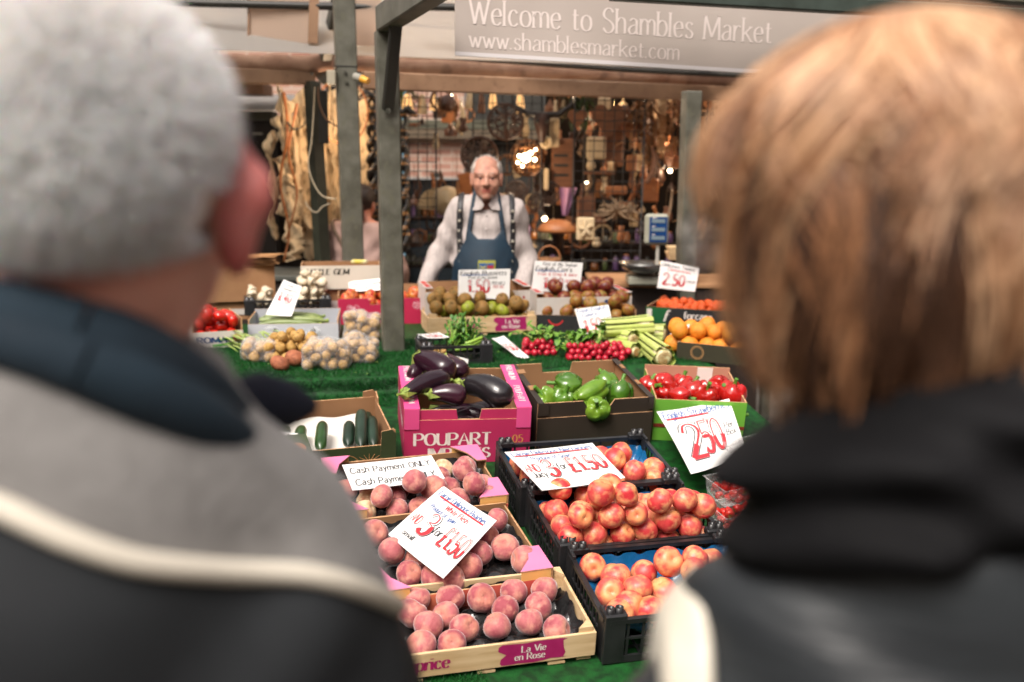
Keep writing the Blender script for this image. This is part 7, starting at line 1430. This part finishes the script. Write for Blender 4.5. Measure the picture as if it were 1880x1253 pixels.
# coconut birds / wicker forms
def wickerbird(u, v, w, label, dy=.05):
    e = empty('wicker_ornament', at(u, v, dy)); r = w / PXM / 2; mb = MB(); mb.lathe([(0, r), (r * .6, r * .8), (r, 0), (r * .8, -r * .7), (0, -r)], 14); mb.build('body', W7, e); mb = MB()
    for i in range(60):
        a = q.uniform(0, 6.28); z = q.uniform(-1.6, -.4) * r; mb.tube([(r * .7 * math.cos(a), r * .5 * math.sin(a), -r * .2), (r * 1.2 * math.cos(a + .2), r * .6 * math.sin(a), z)], [.004, .002], 4)
    mb.build('fringe', W6, e); tag(e, label, 'ornament')
wickerbird(822, 190, 32, 'coconut shell ornament with wicker fringe at the top left of the stallholder'); wickerbird(1145, 205, 26, 'brown coconut ornament at the top of the dense wires', .2)
e = empty('wicker_basket', at(1008, 492, -.3)); mb = MB(); mb.lathe([(.05, 0), (.07, .04), (.065, .06), (.055, .03), (0, .01)], 16); mb.build('bowl', W6, e); mb = MB(); mb.tube([(.065 * math.cos(a), 0, .055 + .075 * math.sin(a)) for a in [i * math.pi / 12 for i in range(13)]], .005, 6); mb.build('handle', W3m, e); tag(e, 'small wicker basket with round handle behind the striped apples', 'basket')
# root ball
e = empty('root_sculpture', at(1133, 388, -.12)); mb = MB()
for i in range(70):
    a = q.uniform(0, 6.28); b = q.uniform(-.6, .9); L = q.uniform(.08, .17); d = V_((math.cos(a) * math.cos(b), -.2 * math.sin(a), math.sin(a) * .45 + .15 * b)); s_ = rv(.02); mb.tube([V_((0, 0, 0)), d * L * .5 + s_, d * L + rv(.02)], [.006, .005, .002], 5)
mb.build('roots', W4, e); tag(e, 'spiky ball of pale driftwood roots on the dense wire panel', 'root sculpture')
# twisted striped giraffes
W9 = mat('striped_wood', 'a37a4c', (.01, .008, .006), scale=5, rough=.4, stretch=(.3, .3, 9), lo=.40, hi=.46)
def giraffe(u, v0, v1, label, dy, fl=1, y0=None):
    t = at(u, v0, dy); b = at(u, v1, dy); e = empty('striped_giraffe_carving', V_((t.x, t.y, 0 if y0 is None else y0))); zt = t.z - e.location.z; zb = max(.02, b.z - e.location.z); n = 30; pts = []; rr = []
    for i in range(n + 1):
        s = i / n; z = zt - (zt - zb) * s; pts.append((.02 * math.sin(s * 26), .02 * math.cos(s * 26), z)); rr.append(.012 + .012 * s + .006 * math.sin(s * 52))
    mb = MB(); mb.tube(pts, rr, 8); mb.tube([(-p[0], -p[1], p[2]) for p in pts], rr, 8); mb.tube([(0, 0, zt - .01), (fl * .03, 0, zt + .015), (fl * .085, 0, zt - .03)], [.024, .026, .01], 8); mb.build('body', W9, e)
    mb = MB()
    for s in (-1, 1): mb.tube([(s * .012, 0, zt + .03), (s * .016, 0, zt + .075)], [.004, .006], 5)
    mb.build('horns', W2, e); tag(e, label, 'giraffe carving')
giraffe(739, 205, 460, 'tall dark striped twisted giraffe carving right of the front post', -.1, 1); giraffe(682, 175, 400, 'dark striped giraffe carving between the two posts', -.05, -1); giraffe(694, 300, 480, 'shorter striped carving low between the posts', .0, 1)
# bark slabs and driftwood on the left
m_bark = mat('pale_bark', 'e6cfa8', 'cdb088', scale=14, rough=.85, bump=1.0, bscale=24, c3='4a3422', s3=46, stretch=(1, 1, .35))
def bark(u0, u1, v0, v1, label, dy, jag=.25, seed=0):
    a, b = at(u0, v1, dy), at(u1, v0, dy); W_, H = b.x - a.x, b.z - a.z; z = random.Random(seed + 50); mb = MB(); n = 26
    Lf = [z.uniform(0, jag) * W_ + .02 * math.sin(i * .7 + seed) for i in range(n + 1)]; Rt = [W_ - z.uniform(0, jag) * W_ + .02 * math.sin(i * .5 + seed) for i in range(n + 1)]; ty = min(1, .15)
    def f(o):
        def g_(s, t):
            i = min(n, int(round(t * n))); tp = min(1, (min(t, 1 - t) + .02) / .07); c = (Lf[i] + Rt[i]) / 2; h = (Rt[i] - Lf[i]) / 2 * tp; return V_((c + h * (2 * s - 1), o * (.012 + .02 * math.sin(math.pi * s)) + .012 * math.sin(s * 7 + t * 13), t * H))
        return g_
    mb.sheet(f(-1), 8, n); mb.sheet(lambda s, t: f(1)(1 - s, t), 8, n); o = simple('bark_slab', label, 'bark slab', mb, m_bark, a)
bark(592, 690, 158, 495, 'widest pale bark slab behind the tall post', .25, .12, 1); bark(534, 585, 160, 300, 'upper jagged pale bark piece left of the dark post', .15, .35, 2); bark(536, 590, 230, 420, 'jagged pale bark piece hanging below the upper one', .1, .35, 3); bark(505, 545, 165, 400, 'narrow gnarled pale bark slab at the left', .05, .4, 4); bark(515, 560, 320, 480, 'lower gnarled bark slab at the left', .0, .4, 5); bark(545, 590, 330, 478, 'split bark slab reaching down to the counter', .2, .35, 6); bark(655, 692, 165, 400, 'slim bark slab with twine beside the giraffes', .1, .25, 7)
bark(494, 505, 240, 440, 'thin strip of bark at the far left edge', .3, .3, 8)
def stick(pts, r, label, m=W4, dy=0, name='driftwood_branch', cat='branch', group=None):
    o = at(*pts[0], dy); mb = MB(); P_ = crom(pts, 5); mb.tube([at(a, b, dy) - o + V_((0, .01 * math.sin(i * .9), 0)) for i, (a, b) in enumerate(P_)], [r * (1 - .5 * i / len(P_)) * (1 + .15 * math.sin(i * 2.1)) for i in range(len(P_))], 7); simple(name, label, cat, mb, m, o, group)
stick([(520, 170), (528, 250), (514, 330), (530, 420), (522, 480)], .012, 'crooked vine down the left bark slabs', W3m, -.1); stick([(545, 190), (530, 280), (545, 360), (525, 440)], .010, 'second vine crossing the left bark slabs', W3m, -.1); stick([(527, 225), (540, 238), (556, 232), (560, 224)], .007, 'dark hook across the upper bark', m_dark, -.12)
o = at(628, 205, -.1); mb = MB(); mb.tube([(.155 * math.cos(a), 0, .19 * math.sin(a)) for a in [i * math.pi / 20 for i in range(41)]], .006, 6); simple('cane_hoop', 'thin cane hoop leaning on the wide bark slab', 'hoop', mb, W3m, o)
for (pts, r) in (([(610, 180), (613, 260)], .004), ([(560, 300), (575, 330), (610, 360)], .004)): pass
for i in range(34):
    u = q.choice([q.uniform(497, 560), q.uniform(560, 700)]); v0 = q.uniform(150, 260); v1 = v0 + q.uniform(90, 240); a = at(u, v0, q.uniform(-.02, .25)); L = (min(v1, 480) - v0) / PXM; mb = MB(); k_ = q.uniform(.008, .02); ph = q.uniform(0, 6)
    mb.sheet(lambda s, t: V_(((s - .5) * 2 * k_ * (.4 + .6 * math.sin(3.1 * t)) * (1 + .4 * math.sin(t * 31 + ph + s * 2)) + .02 * math.sin(t * 4 + ph), .01 * math.sin(s * 6 + t * 9), -L * t)), 3, 22); simple('bark_strip', 'pale stringy bark strip hanging among the bark slabs at the left', 'bark strip', mb, m_bark, a, 'stringy bark strips at the left')
# dark rear post with bracket, shelf behind
def rpost(u0, v0, u1, v1, y, w, m, label):
    a, b = on_y(u0, v0, y), on_y(u1, v1, y); a = a + (a - b) * ((a.z - 0) / (b.z - a.z)) if a.z > 0 else a; e = empty('rear_post', V_((a.x, a.y, 0))); mb = MB(); mb.tube([(0, 0, 0), b - V_((a.x, a.y, 0))], w * .7, 4, sm=False); mb.build('shaft', m, e); mb = MB(); mb.box(-w * .4, w * .4, -w * .8, -w * .5, b.z - .35, b.z - .05, 0, None, .004); mb.build('bracket', m_dark, e); tag(e, label, 'post')
rpost(592, 480, 573, 150, 6.0, .07, mat('dark_olive_post', '33362a', '272a20', scale=14, rough=.5), 'dark olive leaning post left of the tall post')
rpost(1315, 440, 1330, 150, 7.2, .06, MC['dark_olive_post'], 'dark rear post at the far right behind the hair')
# the garlands of dried leaves at the right
m_dry = mat('dried_leaf', '7a5636', 'a3794c', scale=30, rough=.8, island=True)
def garland(u, v0, v1, n, sp, label, dy=.1):
    o = at(u, v0, dy); H = (v1 - v0) / PXM; e = empty('dried_garland', o); mb = MB(); mb.tube([(0, 0, 0), (.01, 0, -H)], .005, 5); mb.build('string', W2, e); mb = MB()
    for i in range(n): leaf(mb, V_((q.gauss(0, sp), q.gauss(0, .03), -H * q.random())), V_((q.uniform(-1, 1), q.uniform(-.4, .4), q.uniform(-1, .3))), q.uniform(.04, .10), q.uniform(.006, .014))
    mb.build('leaves', m_dry, e); tag(e, label, 'garland')
garland(1300, 175, 420, 260, .07, 'thick garland of dried leaves right of the right post'); garland(1345, 175, 400, 260, .08, 'dried leaf garland half hidden by the blonde hair', .2); garland(1196, 180, 300, 130, .035, 'slim garland of grey brown feathers left of the cream strip', .1); garland(1236, 180, 260, 60, .02, 'short dark feather garland on the cream strip', .15); garland(1172, 180, 260, 70, .04, 'dried flower bunch at the top corner of the dense wires', .1)
for i, (a, b, c, d) in enumerate(((1290, 300, 1320, 260), (1300, 380, 1330, 330), (1285, 440, 1310, 400), (1200, 380, 1215, 440), (1215, 430, 1235, 350), (1190, 300, 1200, 350))): stick([(a, b), ((a + c) / 2 + 4, (b + d) / 2), (c, d)], .012, 'curved driftwood piece %s around the right post' % ('topmost, middle, lowest right, lowest left, leaning left, upper left'.split(', ')[i]), W3m if i % 2 else W4, .1)
o = at(1196, 300, 0); mb = MB(); mb.tube([(0, 0, .1), (.02, 0, .04), (.015, 0, -.05), (-.03, 0, -.12)], [.004, .018, .02, .016], 8); simple('curved_horn', 'brown curved horn beside the dense wires', 'horn', mb, W1, o)
mb = MB()
for k_ in range(60): a = k_ * 2.4; leaf(mb, rv(.05), V_((math.cos(a), -.2, math.sin(a))), .12, .018)
simple('green_fern', 'green fern leaves near the top behind the skull', 'fern', mb, mat('fern_green', '3f5a2a', '2c4220', scale=20, rough=.6), at(1062, 190, .3)); mb = MB()
for k_ in range(40): a = k_ * 2.4; leaf(mb, rv(.05), V_((math.cos(a), -.2, math.sin(a))), .10, .014)
simple('green_fern', 'smaller green fern at the top left corner beside the narrow wire panel', 'fern', mb, MC['fern_green'], at(742, 172, .3))
# shelves with jars and bits
shelf_m = mat('shelf_dark', '1c130e', '2a1c14', scale=6, rough=.6)
def shelf(u0, u1, v, y, label, rows=2, dz=.22):
    a, b = on_y(u0, v, y), on_y(u1, v, y); e = empty('display_shelf', V_((a.x, y, 0))); W_ = b.x - a.x
    for i in range(rows + 1):
        z = a.z - i * dz; 
        if z > .05: mb = MB(); mb.box(0, W_, 0, .3, z - .02, z, 0, None, .002); mb.build('board', shelf_m, e)
    for x in (0, W_ - .03): mb = MB(); mb.box(x, x + .03, .301, .33, 0, a.z, 0); mb.build('upright', shelf_m, e)
    tag(e, label, 'shelf'); return a, W_
a, w_ = shelf(735, 845, 400, 6.9, 'dark shelf with jars behind the left wire panel', 3, .16); shelf(945, 1062, 440, 6.7, 'dark shelf behind the wooden mushroom', 3, .2); shelf(1060, 1245, 447, 6.75, 'low dark shelf right of the carved panel', 3, .18)
jm = [mat('jar_purple', '5a4468', '7a6090', scale=10, rough=.3), mat('jar_glass', '3c4038', '5a5c50', scale=10, rough=.1), mat('jar_amber', '8a5a2c', '6a4020', scale=10, rough=.2), mat('jar_green', '4a5a34', rough=.3)]
n_j = 0
for (u0, u1, v, y, dz, rows) in ((740, 843, 400, 6.85, .16, 3), (950, 1058, 440, 6.65, .2, 2), (1064, 1240, 447, 6.7, .18, 2)):
    for rw in range(rows):
        for i in range(9):
            p = on_y(u0 + (u1 - u0) * (i + .5) / 9, v, y); z = p.z - rw * dz; h = q.uniform(.05, .11); r = q.uniform(.016, .028); e = empty('jar', V_((p.x, y + .05, z))); m = q.choice(jm); mb = MB(); mb.lathe([(r, 0), (r, h * .75), (r * .6, h * .85), (r * .6, h * .9)], 12); mb.build('glass', m, e); mb = MB(); mb.lathe([(r * .65, h * .9), (r * .65, h), (0, h)], 12); mb.build('lid', q.choice([W3m, W2, m_dark]), e); tag(e, 'small jar with lid in the rows on the dark shelves behind the wires', 'jar', 'jars on the dark shelves')
mb = MB()
for i in range(16): a1 = (i + .5) / 16 * math.pi; mb.tube([(0, 0, 0), (.12 * math.cos(a1), 0, .14 * math.sin(a1))], [.006, .012], 6)
simple('pleated_fan', 'cream pleated fan standing behind the left wire panel', 'fan', mb, W8, on_y(800, 385, 6.7)); mb = MB(); mb.lathe([(0, 0), (.09, .0), (.10, .02), (.07, .06), (0, .08)], 16, 0, RX(math.pi / 2)); simple('shell', 'large cream shell beside the pleated fan', 'shell', mb, W8, on_y(822, 370, 6.65))
# brick building with pale blue door frame
def brick_mat():
    m = bpy.data.materials.new('pink_brick'); m.use_nodes = True; t = m.node_tree; b = t.nodes['Principled BSDF']; br_ = t.nodes.new('ShaderNodeTexBrick'); br_.inputs['Color1'].default_value = (.34, .17, .125, 1); br_.inputs['Color2'].default_value = (.44, .28, .21, 1); br_.inputs['Mortar'].default_value = (.46, .38, .31, 1); br_.inputs['Scale'].default_value = 1; br_.inputs['Brick Width'].default_value = .215; br_.inputs['Row Height'].default_value = .072; br_.inputs['Mortar Size'].default_value = .008; br_.inputs['Bias'].default_value = -.1
    tc = t.nodes.new('ShaderNodeTexCoord'); s = t.nodes.new('ShaderNodeSeparateXYZ'); c = t.nodes.new('ShaderNodeCombineXYZ'); t.links.new(tc.outputs['Object'], s.inputs[0]); t.links.new(s.outputs[0], c.inputs[0]); t.links.new(s.outputs[2], c.inputs[1]); t.links.new(c.outputs[0], br_.inputs[0]); t.links.new(br_.outputs[0], b.inputs['Base Color']); b.inputs['Roughness'].default_value = .9; return m
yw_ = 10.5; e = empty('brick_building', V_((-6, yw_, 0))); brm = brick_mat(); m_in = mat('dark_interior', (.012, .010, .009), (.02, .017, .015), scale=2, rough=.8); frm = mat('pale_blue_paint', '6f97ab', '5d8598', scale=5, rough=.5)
def wb(x0, x1, z0, z1, m, name, y0=0, y1=.3): mb = MB(); mb.box(x0 + 6, x1 + 6, y0, y1, z0, z1, 0); return mb.build(name, m, e)
X_ = lambda u: on_y(u, 300, yw_).x
Z_ = lambda v: on_y(940, v, yw_).z
wb(-6, X_(600), 0, 3.6, brm, 'wall'); wb(X_(748), X_(852), Z_(328), 3.6, brm, 'wall'); wb(X_(748), X_(852), 0, Z_(332), mat('dark_shopfront', '1c2226', '14181b', scale=3, rough=.3), 'shopfront', .05); wb(X_(852) + .02, X_(1000), 0, 3.6, mat('grey_green_wall', '2c2a24', '201d19', scale=2, rough=.8), 'wall', .02); wb(X_(1000) + .02, 8, 0, 3.6, mat('dark_interior_brown', '241a13', '35261b', scale=2.5, rough=.9), 'wall'); wb(X_(600) + .01, X_(735), 0, 3.6, m_in, 'opening_shade', .2)  # near-black and dark brown slabs stand in for the shade of interiors
wb(X_(737), X_(748) - .005, 0, 3.0, frm, 'door_frame', -.05, .1); wb(X_(735), X_(1000), Z_(238), Z_(222), mat('olive_band', '4c4a3a', rough=.7), 'fascia', -.1, -.01); wb(X_(735), X_(1000), Z_(256), Z_(240), mat('beige_band', '5a4c3a', rough=.7), 'fascia', -.12, -.012)
wb(X_(790), X_(812), Z_(326), Z_(318), m_dark, 'name_plate', -.02, -.002)
tag(e, 'pink brick building with a pale blue door frame behind the craft stall', 'building')
Z2 = lambda v, y: on_y(480, v, y).z
# dark shop on the left with pale sign strip and gutter
yl = 8.2; e = empty('shop_building', on_y(380, 300, yl) * 1 - V_((0, 0, on_y(380, 300, yl).z)))
ex = e.location.x; XX = lambda u: on_y(u, 300, yl).x - ex; ZZ = lambda v: on_y(500, v, yl).z
def sb(u0, u1, v0, v1, m, name, y0=0, y1=.2, z0=None): mb = MB(); mb.box(XX(u0), XX(u1), y0, y1, z0 if z0 is not None else ZZ(v1), ZZ(v0), 0); mb.build(name, m, e)
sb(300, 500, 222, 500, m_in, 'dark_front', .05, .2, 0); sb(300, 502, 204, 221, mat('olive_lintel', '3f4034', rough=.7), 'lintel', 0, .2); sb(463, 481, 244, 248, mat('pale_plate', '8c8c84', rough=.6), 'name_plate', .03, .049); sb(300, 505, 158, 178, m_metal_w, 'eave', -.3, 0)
roof_sheet('bright_strip', [V_((-6.5, 8.0, Z2(203, 8.0))), V_((on_y(502, 200, 8.0).x, 8.0, Z2(203, 8.0))), V_((on_y(502, 200, 8.0).x, 9.2, Z2(174, 9.2))), V_((-6.5, 9.2, Z2(174, 9.2)))], m_wc, e, Matrix.Translation(e.location).inverted(), .0)  # white canvas added to stand in for a bright skylight strip
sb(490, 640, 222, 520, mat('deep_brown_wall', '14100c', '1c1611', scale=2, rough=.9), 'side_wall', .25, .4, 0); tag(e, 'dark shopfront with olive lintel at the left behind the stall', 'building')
# bright canvas strip behind, seen at the left above the lintel, and the craft stall roof
e = empty('craft_stall', V_((0, 7.4, 0))); ei = e.matrix_world.inverted(); 
roof_sheet('roof_sheet', [V_((-3.2, 6.75, 2.35)), V_((3.2, 6.75, 2.35)), V_((3.2, 8.1, 2.75)), V_((-3.2, 8.1, 2.75))], canvas('craft_roof_canvas', (.55, .42, .30), .35), e, ei)
for x in (-3.0, 1.6, 3.0):
    for y in (6.35, 8.0): mb = MB(); mb.box(x, x + .06, y - 7.4, y + .06 - 7.4, 0, 2.25, 0, None, .004); mb.build('post', m_metal, e)
mb = MB(); mb.box(-3.2, 3.2, -1.11, -1.06, 2.19, 2.24, 0); mb.build('crossbeam', m_metal_w, e)
mb = MB(); mb.sheet(lambda a, b: V_((on_y(1000, 300, 8).x + a * 3.0, .6 + .03 * math.sin(a * 60), b * 2.3)), 90, 2); mb.build('dark_backing', mat('dark_backing_cloth', '17110c', '241a12', scale=3, rough=.9), e)  # dark backing cloth added to keep the back of the stall dim
tag(e, 'craft stall roof and posts behind the fruit stall', 'market stall')
# back counter, counter cloth, scale
e = empty('back_counter', V_((-1.0, 5.9, 0))); mb = MB(); mb.box(-1.2, -.05, 0, .5, .93, .96, 0, None, .004); mb.build('top', mat('grey_counter', '4c4e48', '3c3e39', scale=4, rough=.5), e); mb = MB(); mb.box(-1.15, -.1, .03, .47, 0, .93, 0); mb.build('body', shelf_m, e); tag(e, 'grey counter top left of the stallholder behind the boxes', 'counter')
# paper bags stacked on the kraft box
pb_ = mat('paper_bag', 'a87a4c', '8e643c', scale=10, rough=.8, bump=.4, bscale=20)
for i in range(4):
    o = UK[0] @ V_((UK[1] * .62, .1, .176 + .012 * i)); mb = MB(); mb.sheet(lambda s, t, i=i: V_(((s - .5) * .30 + .02 * math.sin(t * 5 + i), (t - .5) * .2, .012 * math.sin(math.pi * s) * math.sin(math.pi * t) + .004 * math.sin(s * 9 + i * 2))), 10, 6); mb.sheet(lambda s, t: V_(((.5 - s) * .30, (t - .5) * .2, -.001)), 4, 4)
    simple('paper_bag', 'flat brown paper bag, %s in the stack on the kraft box' % ('lowest second third topmost'.split()[i]), 'paper bag', mb, pb_, o, 'brown paper bags on the kraft box')
for i in range(5):
    o = on_y(1242, 476 - 5 * i, 5.95); mb = MB(); mb.box(-.045, .045, 0, .12, -.007, .007, 0, RZ(.05 * (i % 3 - 1)), .003); simple('paper_bag_bundle', 'cream folded paper bags, layer %s beside the right post' % ('one two three four five'.split()[i]), 'paper bags', mb, mat('cream_paper', 'c4a77e', rough=.8), o, 'cream paper bags by the right post')
e = empty('side_counter', V_((on_y(1200, 500, 5.9).x, 5.75, 0))); mb = MB(); mb.box(-.35, .6, 0, .5, .0, .93, 0, None, .004); mb.build('body', shelf_m, e); mb = MB(); mb.box(-.37, .62, -.02, .52, .932, .955, 0, None, .003); mb.build('top', kraft, e); tag(e, 'low counter under the weighing scale', 'counter')
m_steel = mat('brushed_steel', '9a9a98', '7c7c7a', scale=6, rough=.25, metal=.95); m_case = mat('scale_case', '9c9c8c', '8c8c7e', scale=6, rough=.45)
yS = 5.7; sp_ = on_y(1206, 540, yS); e = empty('weighing_scale', V_((sp_.x, yS, .957))); b_ = e.location
mb = MB(); mb.box(-.17, .10, -.08, .10, 0, .05, 0, None, .01); mb.build('base', m_case, e); mb = MB(); mb.tube([(.0, .03, .04), (.0, .03, on_y(1206, 452, yS).z - b_.z)], .011, 10); mb.build('pole', mat('pale_pole', 'a8a49a', rough=.4), e)
mb = MB(); mb.lathe([(0, .0), (.05, .004), (.11, .03), (.14, .062), (.145, .062), (.112, .024), (.05, -.004), (0, -.006)], 24, 0, T(-.08, -.02, .062)); mb.build('pan', m_steel, e)
c = on_y(1206, 422, yS) - b_; mb = MB(); mb.box(c.x - .066, c.x + .066, .0, .045, c.z - .086, c.z + .086, 0, None, .014); dh_ = mb.build('display_head', m_case, e)
mb = MB(); mb.box(c.x - .042, c.x + .056, -.003, -.0008, c.z - .07, c.z + .07, 0); mb.build('screen', mat('blue_screen', '163a6c', '12305c', scale=5, rough=.25), dh_)
for i in range(3): mb = MB(); mb.box(c.x - .03, c.x + .045, -.005, -.0032, c.z + .038 - .047 * i, c.z + .058 - .047 * i, 0); mb.build('display_window', mat('lcd_window', '6c7c84', rough=.3), dh_)
for i in range(3): mb = MB(); q_, w_ = text('PRICE' if i else 'WEIGHT', .006, wid=.2); put(mb, q_, c.x - .028, c.z + .062 - .047 * i, lambda a, b: V_((a, -.0034, b))); mb.build('print', m_wprint, dh_)
tag(e, 'weighing scale with steel pan and blue display head on a pole', 'weighing scale')
# small yellow packet on the white carton, nearby tickets
mb = MB(); mb.box(-.05, .03, 0, .04, 0, .02, 0, None, .006); simple('packet', 'small cream and yellow packet on the tall white carton', 'packet', mb, mat('yellow_packet', 'c9b24a', 'd8cfa8', scale=20, rough=.4), UL_[0] @ V_((UL_[1] * .75, .04, .117)))
# a few more market goods deep behind
for i, (u, v, w, h, m) in enumerate(((1085, 300, 18, 26, W8), (1110, 340, 14, 30, W5), (1145, 380, 30, 20, W3m), (1160, 330, 14, 34, W1), (1070, 350, 12, 22, W7), (1100, 405, 30, 14, W1), (1180, 420, 24, 26, W2), (1050, 260, 16, 34, W7), (965, 235, 14, 40, W5), (990, 300, 10, 26, W1), (955, 410, 20, 20, W3m), (975, 450, 26, 14, W8), (1040, 460, 30, 14, W1), (1215, 300, 14, 20, W2), (1225, 395, 20, 30, W1), (1190, 250, 12, 24, W7), (1140, 430, 16, 30, W3m), (1095, 445, 18, 18, W8), (850, 230, 20, 26, W7), (800, 260, 14, 30, W5), (760, 230, 30, 6, W3m), (1020, 200, 8, 30, W8))):
    r = w / PXM / 2; hh = h / PXM / 2; mb = MB(); mb.lathe([(r * .5, -hh), (r, -hh * .5), (r * q.uniform(.5, 1), 0), (r * .6, hh * .6), (r * .8, hh), (0, hh)], 12); simple('wooden_vase', '%s turned vase, %s of those hung and stood behind the wires' % ('pale' if m in (W8, W5) else 'brown', ['first', 'second', 'third', 'fourth', 'fifth', 'sixth', 'seventh', 'eighth', 'ninth', 'tenth', 'eleventh', 'twelfth', 'thirteenth', 'fourteenth', 'fifteenth', 'sixteenth', 'seventeenth', 'eighteenth', 'nineteenth', 'twentieth', 'next to last', 'last'][i]), 'vase', mb, m, at(u, v, .12 + .04 * (i % 4)), 'turned vases behind the wires')
